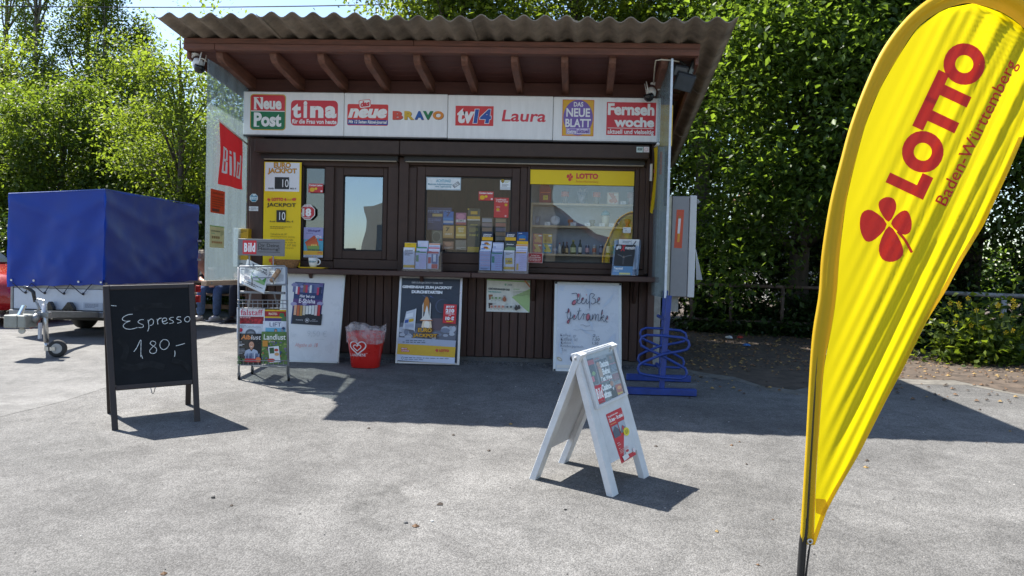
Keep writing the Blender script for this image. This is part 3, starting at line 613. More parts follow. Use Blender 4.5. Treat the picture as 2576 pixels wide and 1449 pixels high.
# window frames: bars built one by one, butt jointed
def bar(u0, v0, u1, v1, yf, d, name='window_frame', m=ALU, par=None, bev=.005):
    x0, x1, z0, z1 = rk(u0, v0, u1, v1, yf); return MB().box((x0, yf, z0), (x1, yf+d, z1)).build(name, m, par or K, bevel=bev)
GL1 = glass_mat('window_glass', (.92, .95, .94), .04, wav=.22)
GL2 = glass_mat('mirror_glass', (.42, .47, .5), .27, wav=.12, coat=(.78, .89, 1))
GL3 = glass_mat('shop_glass', (.97, .98, .98), .03, wav=.1)
def window(outer, pane, yf, glass, depth=.07, yg=None, nm='window'):
    """outer and pane are pixel rectangles; returns the frame object with its pane as child"""
    ox0, ox1, oz0, oz1 = rk(*outer, yf); px0, px1, pz0, pz1 = rk(*pane, yf)
    mb = MB(); mb.box((ox0, yf, oz0), (px0, yf+depth, oz1)).box((px1, yf, oz0), (ox1, yf+depth, oz1)).box((px0, yf+.0015, oz0), (px1, yf+depth, pz0)).box((px0, yf+.0015, pz1), (px1, yf+depth, oz1))
    w_ = mb.build(nm, ALU, K, bevel=.005)
    g = .012; mb = MB()                                      # black rubber seal round the pane
    yy = (yg or yf+.03)
    mb.box((px0, yy-.006, pz0), (px0+g, yy+.006, pz1)).box((px1-g, yy-.006, pz0), (px1, yy+.006, pz1)).box((px0+g, yy-.005, pz0), (px1-g, yy+.006, pz0+g)).box((px0+g, yy-.005, pz1-g), (px1-g, yy+.006, pz1))
    mb.build('seal', M('rubber_black', (.012, .012, .012), .6), w_)
    MB().box((px0+.004, yy, pz0+.004), (px1-.004, yy+.005, pz1-.004)).build('pane', glass, w_, fix=True)
    return w_, (px0, px1, pz0, pz1, yy)
# left bay
bar(652, 405, 664, 673, 7.36, .08); bar(664, 405, 1002, 418, 7.362, .08); bar(664, 655, 838, 674, 7.362, .08)
W0, R0 = window((757, 418.5, 838, 654.5), (762, 420, 816, 647), 7.365, GL1, nm='side_light')
W1, R1 = window((838.5, 420, 974, 652), (862, 441.5, 963, 631), 7.40, GL2, .05, nm='sliding_window')
bar(974.5, 418.5, 1001, 655, 7.366, .08); bar(838.5, 653, 1001, 677, 7.355, .09)
for u in (883, 950): x0, x1, z0, z1 = rk(u-4, 656.5, u+4, 658, 7.35); MB().box((x0, 7.351, z0), (x1, 7.36, z1)).build('drain_slot', M('rubber_black'), K)
bar(1002, 396, 1026, 682, 7.34, .1, 'mullion')
# right bay
bar(1026.5, 409, 1622, 420.5, 7.362, .08); bar(1026.5, 421, 1047, 663, 7.364, .08)
W2, R2 = window((1047.5, 421, 1306, 663), (1068, 444, 1286, 637.5), 7.35, GL3, .08)
bar(1306.5, 421, 1324, 664, 7.364, .08)
W3, R3 = window((1324.5, 421.5, 1606, 676), (1331.5, 428.5, 1596, 662.5), 7.362, GL3, .08)
bar(1606.5, 421, 1622, 678, 7.364, .08); bar(1622.5, 398, 1633, 690, 7.345, .1, 'mullion'); bar(1026.5, 663.6, 1324, 684, 7.36, .08); bar(1324.5, 676.5, 1622, 690, 7.36, .08)
for u, v in ((1375, 670), (1330, 679)): x0, x1, z0, z1 = rk(u-4, v-.8, u+4, v+.8, 7.355); MB().box((x0, 7.3535, z0), (x1, 7.362, z1)).build('drain_slot', M('rubber_black'), K)
MB().box((XL+.05, 7.42, .85), (XR-.03, 7.50, .905)).build('sill', ALU, K)
# roof timbers
zf0, zf1, zf2 = 2.845, 2.9, 2.953
fx0, fx1 = -3.29, 1.335
MB().box((fx0, 6.6, zf1+.002), (-1.2, 6.655, zf2)).build('fascia_board', WOOD_R, K, bevel=.004)
MB().box((-1.196, 6.598, zf1+.002), (fx1, 6.655, zf2)).build('fascia_board', WOOD_R, K, bevel=.004)
MB().box((fx0+.005, 6.585, zf0), (-3.0, 6.655, zf1)).build('fascia_board', WOOD_R, K, bevel=.004)
MB().box((-2.996, 6.583, zf0-.004), (fx1-.01, 6.655, zf1-.001)).build('fascia_board', WOOD_R, K, bevel=.004)
def sz(y): return 2.875-.105*(y-6.65)                       # underside of the roof boarding
for i in range(9):
    y0, y1 = 6.66+i*.12, 6.66+i*.12+.117
    if y1 > 7.62: break
    a, b = fx0+.07*(y0-6.6), fx1+.07*(y0-6.6)
    MB().hexa([(a, y0, sz(y0)), (b, y0, sz(y0)), (b+.008, y1, sz(y1)), (a+.008, y1, sz(y1))], [(a, y0, sz(y0)+.02), (b, y0, sz(y0)+.02), (b+.008, y1, sz(y1)+.02), (a+.008, y1, sz(y1)+.02)]).build('soffit_board', SOFF, K, bevel=.003)
# boarding from the wall head up to the soffit
MB().box((XL+.02, 7.385, 2.6), (XR-.02, 7.44, 2.79)).build('wall_plate', SOFF, K, bevel=.004)
# rafters with the shaped nose
for u0 in (549, 683, 802, 919, 1042, 1161, 1286, 1412, 1532, 1662):
    xa = P(u0, 150, 6.72).x; wd = .062
    prof = []
    y0 = 6.67; zt = lambda y: sz(y)-.002
    prof = [(y0, zt(y0)), (y0, zt(y0)-.035), (y0+.012, zt(y0)-.075), (y0+.05, zt(y0)-.105), (y0+.12, zt(y0)-.122), (7.384, zt(7.384)-.125), (7.384, zt(7.384))]
    pl = [(xa+.05*(y-6.7), y, z) for y, z in prof]
    MB().prism(pl, (wd, 0, 0)).build('rafter', WOOD_RL, K, bevel=.004)
# corrugated fibre cement sheets, three rows of six
ROOFM = M('fibre_cement', (.23, .192, .15), .92, var=.5, scale=4.5, bump=.7, bscale=90)
def corr(x0, nw, y0, y1, dz, extra=0):
    pit, amp = .1772, .0235; th = .008; ns = 9*nw
    def top(i, j, o):
        x = x0+i/ns*nw*pit; y = y0+(y1-y0)*j; return (x+.07*(y-6.2), y, 3.012-.105*(y-6.22)+dz+amp*math.cos((x-ROX)/pit*2*math.pi)+o)
    vs = []; fs = []
    for j in (0, 1):
        for o in (0, th):
            vs += [top(i, j, o) for i in range(ns+1)]
    k = ns+1; A, B, C_, D_ = 0, k, 2*k, 3*k                 # front-under, front-top, back-under, back-top
    for i in range(ns):
        fs += [(A+i, C_+i, C_+i+1, A+i+1), (B+i, B+i+1, D_+i+1, D_+i), (A+i, A+i+1, B+i+1, B+i), (C_+i, D_+i, D_+i+1, C_+i+1)]
    fs += [(A, B, D_, C_), (A+ns, C_+ns, D_+ns, B+ns)]
    mb = MB(); mb.add(vs, fs); return mb
ROX = P(165*.3148+375.7, 45, 6.22).x
xl = P(389, 50, 6.22).x; pit = .1772
sheets_x = []; x = xl; first = True
while x < P(1857, 46, 6.22).x-.1:
    n_ = 5; sheets_x.append((x, n_+.28)); x += n_*pit
tot = P(1857, 46, 6.22).x
for r_, (y0, y1) in enumerate(((6.2, 7.95), (7.85, 9.5), (9.4, 11.05))):
    for i, (x, n_) in enumerate(sheets_x):
        nw = min(n_, (tot-x)/pit); 
        mb = corr(x, 1, y0+random.uniform(-.006, .006), y1, -.009*r_*0+.011*(i % 2)-.012*r_)
        # rebuild with fractional width
        ns = max(6, int(round(9*nw))); mb = MB(); vs = []; fs = []; th = .008; amp = .0235
        yy0 = y0+random.uniform(-.008, .008); dz = .010*(i % 2)-.012*r_
        for yq in (yy0, y1):
            for o in (0, th):
                for k in range(ns+1):
                    xx = x+k/ns*nw*pit; vs.append((xx+.07*(yq-6.2), yq, 3.012-.105*(yq-6.22)+dz+amp*math.cos((xx-ROX)/pit*2*math.pi)+o))
        k = ns+1; A, B, C_, D_ = 0, k, 2*k, 3*k
        for q in range(ns): fs += [(A+q, C_+q, C_+q+1, A+q+1), (B+q, B+q+1, D_+q+1, D_+q), (A+q, A+q+1, B+q+1, B+q), (C_+q, D_+q, D_+q+1, C_+q+1)]
        fs += [(A, B, D_, C_), (A+ns, C_+ns, D_+ns, B+ns)]
        mb.add(vs, fs); mb.build('corrugated_sheet', ROOFM, K, smooth=False)
for i in range(9):
    x = -2.9+i*.5; MB().tube([(x, 6.63, 2.94), (x, 6.63, 2.985)], .006, 6).build('roof_screw', M('rusty_pipe'), K)
for yb in (6.63, 7.9, 9.4, 10.8):
    if yb > 7: MB().hexa([(fx0+.07*(yb-6.6), yb, sz(yb)+.022), (1.33+.07*(yb-6.6), yb, sz(yb)+.022), (1.33+.07*(yb-6.6), yb+.06, sz(yb)+.016), (fx0+.07*(yb-6.6), yb+.06, sz(yb)+.016)], [(fx0+.07*(yb-6.6), yb, sz(yb)+.085), (1.33+.07*(yb-6.6), yb, sz(yb)+.085), (1.33+.07*(yb-6.6), yb+.06, sz(yb)+.079), (fx0+.07*(yb-6.6), yb+.06, sz(yb)+.079)]).build('purlin', WOOD_R, K)
# verge boards under the overhang at each side
for x, nm in ((fx0+.0, 'verge_board'), (fx1-.03, 'verge_board')):
    MB().hexa([(x, 6.66, sz(6.66)-.09), (x+.03, 6.66, sz(6.66)-.09), (x+.03+.3, 10.9, sz(10.9)-.09), (x+.3, 10.9, sz(10.9)-.09)], [(x, 6.66, sz(6.66)+.06), (x+.03, 6.66, sz(6.66)+.06), (x+.03+.3, 10.9, sz(10.9)+.06), (x+.3, 10.9, sz(10.9)+.06)]).build(nm, WOOD_R, K, bevel=.004)

# ------------------------------------------------------------------ the four white sign panels
SIGNW = M('sign_white', (.86, .855, .85), .35, var=.07, scale=3, stretch=(5, 5, .7))
SY = 7.27
zt_, zb_ = P(611, 229.5, SY).z, P(611, 338, SY).z
xs = [P(u, 290, SY).x for u in (611, 865.3, 1126, 1391.7, 1662.5)]
labs = ['white sign panel with a red and green square logo, leftmost of the row', 'white sign panel with a red tilted logo and rainbow capital letters', 'white sign panel with red box, blue number and thin red script', 'white sign panel with a purple disc and a red box, rightmost of the row']
SG = []
for i in range(4):
    t = thing('sign_panel', labs[i], 'sign', ((xs[i]+xs[i+1])/2, SY, zb_), 'white magazine sign panels')
    dz = (0, 0, -.004, -.006)[i]; dy = (0, 0, .004, .007)[i]
    MB().box((xs[i]+.002, SY+dy, zb_+dz), (xs[i+1]-.002, 7.385, zt_+dz)).build('light_box', SIGNW, t, bevel=.006)
    MB().box((xs[i]+.002, SY+dy+.002, zb_+dz-.012), (xs[i+1]-.002, 7.37, zb_+dz-.0005)).build('edge_trim', M('trim_dark', (.05, .05, .055), .4), t)
    SG.append(t)
f = lambda dy=0: PR().front(SY+dy-.0005, 560, 40, 2.131)
p = f(); p.rr(806, 668, 1090, 955, 26, '#c9a227'); p.rr(812, 675, 1083, 948, 22, '#d8343c'); p.rr(812, 806, 1083, 948, 22, '#127344'); p.r(812, 806, 1083, 840, '#127344'); p.r(812, 800, 1083, 807, '#f0efe8')
p.t('Neue', 838, 692, 1058, 790, '#f4f2ee', .045); p.t('Post', 836, 815, 1056, 928, '#f4f2ee', .045)
for x0, x1, y in ((836, 876, 692), (836, 862, 783), (884, 902, 692), (836, 880, 921)): p.r(x0, y, x1, y+7, '#f4f2ee'); p.k -= 1
p.done('logo', SG[0])
p = f(); p.rr(1131, 717, 1506, 921, 34, '#d5303c')
for q in (('t', 1140, 742, 1213, 857), ('i', 1232, 722, 1262, 857), ('n', 1285, 762, 1392, 857), ('a', 1404, 762, 1496, 860)): p.t(*q, '#f4f2f0', .05); p.k -= 1
p.k += 1; p.t('für die Frau von heute', 1140, 868, 1496, 905, '#f4f2f0', .03); p.done('logo', SG[0])
p = f(); p.rr(1582, 748, 1908, 918, 12, '#dc3a34'); p.r(1584, 872, 1906, 912, '#2a3f92'); p.t('neue', 1588, 782, 1900, 860, '#f5f3f0', .055, .25); p.t('Mit 12 Seiten Rätsel-Journal', 1592, 876, 1898, 910, '#f4f2f0', .03, .15)
p.rr(1676, 712, 1770, 778, 14, '#dc3a34', 8); p.rr(1680, 716, 1766, 774, 12, '#f5f3f0', 8); p.t('das', 1686, 722, 1762, 768, '#d8303a', .05, .2, 8); p.done('logo', SG[1])
p = f()
for ch, x0, x1, c in (('B', 1944, 2026, '#d9503e'), ('R', 2037, 2117, '#d9b02e'), ('A', 2120, 2195, '#1f5aa6'), ('V', 2185, 2268, '#1e7a4a'), ('O', 2264, 2352, '#e08a2a')):
    p.t(ch, x0+3, 805, x1+3, 874, '#6b3a20', .06); p.k -= 1; p.k += .4; p.t(ch, x0, 802, x1, 871, c, .06); p.k -= 1.4
p.done('lettering', SG[1])
f = lambda dy=0: PR().front(SY+dy-.0005, 1660, 40, 2.131)
p = f(.004); p.r(102, 762, 406, 920, '#d93c3c'); p.t('tv', 116, 778, 255, 900, '#f4f2f0', .05, .12); p.t('14', 240, 784, 392, 904, '#f4f2f0', .07, .12); p.t('14', 246, 788, 388, 900, '#2a57a8', .045, .12); p.done('logo', SG[2])
p = f(.004); p.t('Laura', 472, 795, 824, 888, '#d83a48', .018, .12); p.done('lettering', SG[2])
p = f(.007); p.r(956, 712, 1208, 1002, '#cf4a30', 0); p.r(960, 716, 1204, 998, '#e2ac24'); p.e(1082, 855, 118, 142, '#7a5fae', 36)
p.t('DAS', 1048, 730, 1124, 768, '#f2f0f4', .03); p.t('NEUE', 988, 780, 1178, 850, '#f2f0f4', .03); p.t('BLATT', 980, 865, 1184, 932, '#f2f0f4', .03); p.r(986, 942, 1180, 988, '#d9cdea', 1); p.r(990, 946, 1070, 984, '#8f78bd', 1); p.t('Extra', 996, 950, 1066, 982, '#f2f0f4', .03); p.t('aktuell', 1076, 948, 1172, 980, '#6a4da0', .03); p.done('logo', SG[3])
p = f(.007); p.r(1306, 730, 1706, 1000, '#f2eeee'); p.r(1309, 733, 1703, 997, '#cf3038'); p.t('Fernseh', 1320, 742, 1692, 838, '#f4f2f0', .045); p.t('woche', 1370, 852, 1690, 932, '#f4f2f0', .045); p.r(1318, 938, 1684, 942, '#f4f2f0'); p.t('aktuell und vielseitig', 1316, 950, 1686, 998, '#f4f2f0', .025); p.done('logo', SG[3])

# ------------------------------------------------------------------ polycarbonate side screens
def twinwall(key):
    m = bpy.data.materials.new(key); m.use_nodes = True; n = m.node_tree; L = n.links; n.nodes.clear(); o = n.nodes.new('ShaderNodeOutputMaterial')
    tc = n.nodes.new('ShaderNodeTexCoord'); wv = n.nodes.new('ShaderNodeTexWave'); wv.bands_direction = 'Y'; wv.inputs['Scale'].default_value = 31; wv.inputs['Distortion'].default_value = 0; L.new(tc.outputs['Object'], wv.inputs[0])
    t = n.nodes.new('ShaderNodeBsdfTransparent'); t.inputs[0].default_value = (.86, .92, .93, 1); d = n.nodes.new('ShaderNodeBsdfPrincipled'); d.inputs['Base Color'].default_value = (.42, .47, .49, 1); d.inputs['Roughness'].default_value = .22
    tl = n.nodes.new('ShaderNodeBsdfTranslucent'); tl.inputs[0].default_value = (.27, .32, .345, 1); ms = n.nodes.new('ShaderNodeMixShader'); ms.inputs[0].default_value = .62; L.new(d.outputs[0], ms.inputs[1]); L.new(tl.outputs[0], ms.inputs[2])
    mpp = n.nodes.new('ShaderNodeMapping'); mpp.inputs['Scale'].default_value = (1, 16, .5); L.new(tc.outputs['Object'], mpp.inputs[0]); nz = n.nodes.new('ShaderNodeTexNoise'); nz.inputs['Scale'].default_value = 1.6; nz.inputs['Detail'].default_value = 4; L.new(mpp.outputs[0], nz.inputs[0])
    mr = n.nodes.new('ShaderNodeMapRange'); mr.inputs[1].default_value = 0; mr.inputs[2].default_value = 1; mr.inputs[3].default_value = .16; mr.inputs[4].default_value = .66; L.new(wv.outputs['Fac'], mr.inputs[0])
    ad = n.nodes.new('ShaderNodeMath'); ad.operation = 'MULTIPLY_ADD'; L.new(nz.outputs['Fac'], ad.inputs[0]); ad.inputs[1].default_value = .55; L.new(mr.outputs[0], ad.inputs[2])
    sb = n.nodes.new('ShaderNodeMath'); sb.operation = 'SUBTRACT'; sb.inputs[1].default_value = .32; L.new(ad.outputs[0], sb.inputs[0])
    mm = n.nodes.new('ShaderNodeMixShader'); L.new(sb.outputs[0], mm.inputs[0]); L.new(t.outputs[0], mm.inputs[1]); L.new(ms.outputs[0], mm.inputs[2]); L.new(mm.outputs[0], o.inputs[0]); return m
PCM = twinwall('twin_wall_sheet')
XP = -3.045
t = thing('side_screen', 'translucent ribbed plastic side screen at the left end of the counter', 'screen', (XP, 6.9, .74))
LX = lambda y: XP+.04*(y-6.55)
zt1, zt2, zb = P(518, 148, 6.55).z, 2.735, P(509, 711, 6.55).z
MB().hexa([(LX(6.55), 6.55, zb), (LX(6.55)+.012, 6.55, zb), (LX(7.36)+.012, 7.36, zb), (LX(7.36), 7.36, zb)], [(LX(6.55), 6.55, zt1), (LX(6.55)+.012, 6.55, zt1), (LX(7.36)+.012, 7.36, zt2), (LX(7.36), 7.36, zt2)]).build('plastic_sheet', PCM, t)
s_ = MB().hexa([(XP-.02, 6.53, zb-.028), (XP+.03, 6.53, zb-.028), (LX(7.36)+.03, 7.36, zb-.028), (LX(7.36)-.02, 7.36, zb-.028)], [(XP-.02, 6.53, zb+.018), (XP+.03, 6.53, zb+.018), (LX(7.36)+.03, 7.36, zb+.018), (LX(7.36)-.02, 7.36, zb+.018)]).build('wood_strip', M('raw_wood', (.42, .28, .19), .75, var=.25, scale=12, stretch=(3, .4, 3), bump=.2), t, bevel=.004)
for y in (6.62, 7.0): MB().lathe([(0, .008), (.008, .006), (.009, 0)], (XP+.032, y, zb-.005), 8, (1, 0, 0)).build('screw', M('galv_grey'), s_)
t = thing('side_screen', 'clear plastic side screen seen edge-on at the right end of the counter', 'screen', (1.08, 6.9, .72))
xr = 1.09; za, zb2 = P(1682, 148, 6.55).z, P(1671, 750, 6.55).z
MB().box((xr-.014, 6.55, zb2), (xr, 7.36, za)).build('plastic_sheet', PCM, t)
MB().box((xr-.017, 6.535, zb2), (xr+.003, 6.553, za)).build('edge_profile', M('edge_plastic', (.6, .66, .72), .25), t, bevel=.003)
# stickers and notices on the left screen (seen through or on it)
def on_screen(y0, y1, z0, z1, name, label, cat, mk, off=.014):
    x = lambda y: LX(y)+off
    tl, tr, bl = V(x(y0), y0, z1), V(x(y1), y1, z1), V(x(y0), y0, z0)
    t = thing(name, label, cat, (x(y0), y0, z0)); MB().hexa([(x(y0), y0, z0), (x(y0)+.0015, y0, z0), (x(y1)+.0015, y1, z0), (x(y1), y1, z0)], [(x(y0), y0, z1), (x(y0)+.0015, y0, z1), (x(y1)+.0015, y1, z1), (x(y1), y1, z1)]).build('paper', mk[0], t)
    p = PR().card(tl+V(.002, 0, 0), tr+V(.002, 0, 0), bl+V(.002, 0, 0), 100, 130); mk[1](p); p.done('lettering', t)
def scr(u, v):                                              # a point of the picture on the left screen
    d = ray(u, v); n = Vector((1, -.04, 0)); return RP(u, v, Vector((XP, 6.55, 1)), n)
def paper_print(p): p.t('TRINKGELDER', 8, 14, 92, 26, '#7a1a10', .03); p.lines(10, 36, 90, 100, 5, '#7a1a10', 4); p.r(10, 106, 60, 122, '#5a1030')
a, b, c = scr(526, 474), scr(562, 478), scr(526, 534); on_screen(a.y, b.y, c.z, a.z, 'notice', 'red paper notice with dark print stuck on the left side screen', 'notice', (M('paper_red', (.62, .1, .04), .6, trans=.4), paper_print))
def fee_print(p): p.r(0, 0, 100, 6, '#7fae6a'); p.t('GEBÜHRENMARKEN', 6, 26, 70, 36, '#3c4a50', .03); p.lines(8, 42, 60, 50, 1, '#5aa88a'); p.lines(72, 24, 94, 60, 5, '#6f7f70', 3); [p.r(12+i*14, 62, 22+i*14, 76, '#8a6a50') for i in range(4)]; [p.r(12+i*14, 92, 22+i*14, 104, '#b07a5a') for i in range(5)]
a, b, c = scr(524, 566), scr(560, 574), scr(524, 622); on_screen(a.y, b.y, c.z, a.z, 'notice', 'pale yellow-green fee notice stuck low on the left side screen', 'notice', (M('paper_cream', (.62, .58, .38), .6, trans=.4), fee_print))
# flags on short poles
t = thing('flag', 'red flag with tall white letters hanging from a white pole', 'flag', (-2.98, 7.3, 1.6))
pa, pb = V(-2.985, 7.33, P(625, 364, 7.33).z), V(-2.995, 6.68, P(551, 302, 6.68).z)
MB().tube([pa, pb], .0085, 8).build('pole', M('pole_white', (.7, .66, .58), .4), t, smooth=True); MB().lathe([(0, -.014), (.014, 0), (0, .014)], pb, 10).build('knob', M('pole_white'), t, smooth=True)
f0, f1 = .19, .97; yb = lambda q: (pa+(pb-pa)*q).y
def cloth(i, j):
    q = f1+(f0-f1)*i; a = pa+(pb-pa)*q; hgt = .578-.09*i; z = a.z-hgt*j
    return (a.x+.008*math.sin(i*9+j*4)*j*1.4+.01*j, a.y+.02*j*math.sin(j*5), z)
def warp_flag(i, j, off): x, y, z = cloth(i, j); return Vector((x+off, y, z))
FR = M('cloth_red', (.62, .025, .03), .7, var=.08, trans=.25)
MB().grid(cloth, 14, 16).build('cloth', FR, t, smooth=True, fix=False)
class FlagPR(PR):
    def pts(s, cx, cy, offs): return [warp_flag((cx+dx)/100, (cy+dy)/130, s.lift*s.k+.004) for dx, dy in offs]
p = FlagPR(lift=.0004)
W_ = '#f0eeee'
for i in range(8):                                          # tall letters in short strips so that they follow the cloth
    pass
def strip(x0, x1, y0, y1):
    n = 8
    for i in range(n): p.r(x0, y0+(y1-y0)*i/n, x1, y0+(y1-y0)*(i+1)/n, W_); p.k -= 1
strip(12, 20, 48, 104); 
for y0, y1 in ((48, 53), (72, 78), (99, 104)): strip(20, 28, y0, y1)
strip(26, 33, 50, 74); strip(26, 33, 77, 103)
strip(40, 48, 60, 104); strip(40, 48, 48, 55); strip(55, 63, 46, 104); strip(70, 77, 64, 104); strip(84, 91, 44, 104); strip(77, 84, 64, 69); strip(77, 84, 98, 104)
p.done('lettering', t)
t = thing('flag', 'narrow yellow flag seen edge-on beside the right window', 'flag', (1.03, 7.3, 1.7))
pa2, pb2 = V(1.06, 7.33, P(1649, 372, 7.33).z), V(1.035, 6.9, P(1652.5, 362, 6.9).z)
MB().tube([pa2, pb2], .008, 8).build('pole', M('pole_white'), t, smooth=True); MB().lathe([(0, -.016), (.012, -.01), (.016, 0), (.012, .01), (0, .016)], pb2, 12).build('knob', M('knob_white', (.8, .8, .78), .3), t, smooth=True)
def cl2(i, j):
    a = pb2+(pa2-pb2)*(.05+.9*i); z = a.z-.012-.57*j-.06*j*(1-i)
    return (a.x+.014*math.sin(i*6+j*3)*(.4+j)-.03*j*(1-i)+.02*math.sin(j*3.1)*i, a.y+.03*j, z)
FY = M('cloth_yellow', (.8, .52, .008), .65, var=.06, trans=.4)
MB().grid(cl2, 12, 14).build('cloth', FY, t, smooth=True, fix=False)
mb = MB()
for j in range(5): mb.add([tuple(Vector(cl2(.35+.3*a, .35+.12*j+.06*b))+V(-.006, -.004, 0)) for a, b in ((0, 0), (1, 0), (1, 1), (0, 1))], [(0, 1, 2, 3)])
mb.build('lettering', INK('#c8501e'), t, fix=False)
# yellow projecting sign right of the screen
a, b, c = P(1683, 262, 7.55), P(1692.5, 266, 7.55), P(1683, 368, 7.55)
t = thing('wall_sign', 'narrow yellow sign box on the right side wall behind the screen', 'sign', (1.2, 7.55, 1.9))
MB().box((1.122, 7.5, P(1688, 368, 7.5).z), (P(1692.5, 300, 7.5).x, 8.0, P(1688, 263, 7.5).z)).build('sign_box', M('plastic_yellow', (.78, .5, .01), .4), t, bevel=.008)
p = PR().card(V(1.13, 7.499, 2.25), V(P(1692, 300, 7.5).x, 7.499, 2.25), V(1.13, 7.499, 1.85), 40, 400); p.r(6, 100, 12, 330, '#c8402a'); p.done('lettering', t)
# cameras, floodlights, cable
WP = M('plastic_white', (.75, .75, .74), .35, var=.04); BP = M('plastic_black', (.012, .012, .014), .25)
def camera(c, flip, label):
    c = Vector(c); t = thing('security_camera', label, 'camera', c); k = -1 if flip else 1
    MB().lathe([(.02, .0), (.045, .012), (.05, .05), (.036, .085), (.0, .095)], c+V(-.005*k, 0, -.115), 16).build('body', WP, t, smooth=True)
    MB().lathe([(0, -.058), (.03, -.05), (.049, -.022), (.05, 0), (.044, .02)], c+V(-.03*k, -.02, -.11), 16, (-.35*k, -.25, 1)).build('lens_dome', BP, t, smooth=True)
    MB().tube(arc(c+V(.02*k, 0, -.04), .05, 0, 1.6, 6, (k, 0, -.2), (0, 0, 1)), .013, 8).build('bracket', WP, t, smooth=True); MB().lathe([(.035, 0), (.035, .012), (0, .013)], c+V(.02*k, 0, .005), 14).build('mount', WP, t, smooth=True)
    for q in (-1, 1): MB().tube([c+V(-.03*k, q*.045, -.1), c+V(-.06*k, q*.05, .02)], .006, 6).build('antenna', WP, t, smooth=True)
c = P(1634, 221, 7.2); camera(c+V(.02, 0, .03), False, 'white security camera with a black dome above the right sign panel')
c = P(497, 140, 6.7); camera(c, True, 'white security camera hanging under the left end of the roof')
t = thing('floodlight', 'twin black floodlight under the right end of the roof', 'lamp', P(1712, 150, 6.75))
BK = M('lamp_black', (.03, .032, .035), .5)
def fl(u, v, y, w_, h_, tilt, rz):
    c = P(u, v, y); R_ = Matrix.Translation(c) @ Matrix.Rotation(rz, 4, 'Y') @ Matrix.Rotation(tilt, 4, 'X')
    o = MB(R_).box((-w_/2, -.03, -h_/2), (w_/2, .03, h_/2)).build('lamp_head', BK, t, bevel=.01)
    MB(R_).box((-w_/2+.012, -.034, -h_/2+.012), (w_/2-.012, -.031, h_/2-.012)).build('lamp_glass', M('lamp_glass', (.08, .09, .1), .1), o)
    return o
fl(1712, 178, 6.75, .13, .1, .5, .2); fl(1722, 206, 6.75, .17, .16, .7, .25); fl(1738, 178, 6.8, .05, .2, .1, .35)
MB().tube([P(1705, 150, 6.8), P(1725, 165, 6.78), P(1722, 190, 6.76)], .012, 6).build('bracket', BK, t)
q = [P(1644, 208, 7.0), P(1647, 170, 6.75), P(1650, 152, 6.64), P(1664, 150, 6.62), P(1690, 152, 6.64), P(1708, 155, 6.7)]
tag(MB().tube(q, .006, 6).build('cable', M('cable_white', (.6, .56, .45), .5), smooth=True), 'white cable running along the rafter to the floodlight', 'cable')
q = [P(505, 146, 6.7), P(511, 148, 6.6), P(520, 155, 6.62)]
tag(MB().tube(q, .005, 6).build('cable', M('cable_white'), smooth=True), 'short white cable behind the left security camera', 'cable')

# ================================================================== THINGS ON THE COUNTER AND IN THE WINDOWS
ZC = zc+.0008
def flat(name, label, cat, crop, x0, y0, x1, y1, y, mat, th=.004, group=None, part='board', bev=0, loc=None):
    """a flat board or sheet parallel to the front, given by a rectangle of a crop; returns the thing"""
    c = {3: cA3, 4: cA4, 5: cA5}[crop]; u0, v0 = c(x0, y0); u1, v1 = c(x1, y1); a, b, z0, z1 = rk(u0, v0, u1, v1, y)
    t = thing(name, label, cat, ((a+b)/2, y, z0), group); MB().box((a, y, z0), (b, y+th, z1)).build(part, mat, t, bevel=bev); return t
cA3, cA4, cA5 = c3, c4, c5
F3 = lambda y: PR().front(y-.0004, 880, 540, 2.787)
F4 = lambda y: PR().front(y-.0004, 1480, 560, 2.898)
F5 = lambda y: PR().front(y-.0004, 1940, 560, 2.899)
YEL = M('board_yellow', hexc('#f2cf00'), .45, var=.03, scale=4)
WHT = M('paper_white', (.75, .77, .78), .6)
BLK, WI, RED, YL = '#14151a', '#f2f2f2', '#d4303a', '#f0cc10'
# jackpot board
t = flat('jackpot_display', 'tall yellow lottery jackpot board at the left end of the counter', 'sign', 3, 300, 188, 690, 1282, 7.31, YEL, .012, bev=.002)
p = F3(7.31); p.r(318, 195, 676, 495, '#e9ebee')
for dx, col, b_ in ((3, '#5a3a08', .05), (0, '#d99a1a', .03)):
    p.t('EURO', 412-dx, 194-dx/2, 585+dx, 248+dx, col, b_); p.t('JACKPOT', 350-dx, 256-dx, 646+dx, 318+dx, col, b_)
p.r(420, 347, 570, 472, BLK); p.t('10', 500, 370, 565, 452, WI, .0); p.t('RUND', 355, 458, 410, 472, BLK, .03); p.t('MIO. €', 582, 458, 645, 474, BLK, .03)
clover(p, 360, 580, 18, RED, 0); p.t('LOTTO', 390, 562, 510, 596, RED, .05); p.t('6', 522, 564, 545, 594, RED, .05); p.t('aus', 550, 574, 594, 592, '#c89010'); p.t('49', 598, 564, 645, 596, RED, .05)
p.t('JACKPOT', 340, 618, 642, 668, BLK, .02); p.r(440, 692, 538, 818, BLK); p.t('10', 470, 712, 532, 796, WI); p.t('Rund', 373, 802, 428, 818, BLK, .02); p.t('Mio. €', 548, 802, 616, 820, BLK, .02); p.lines(375, 858, 600, 890, 2, '#a88c10', 5)
for i, s_ in enumerate(('Teilnahme ab 18!', 'Glücksspiel kann süchtig', 'machen. Infos und Hilfe', 'unter: buwei.de, bzga.de', '0800/137 27 00', '(kostenlos, anonym).')): p.t(s_, 378, 932+i*29, (548, 632, 615, 646, 646, 624)[i], 952+i*29, '#8f7608')
clover(p, 402, 1215, 40, '#e05a28'); p.done('lettering', t)
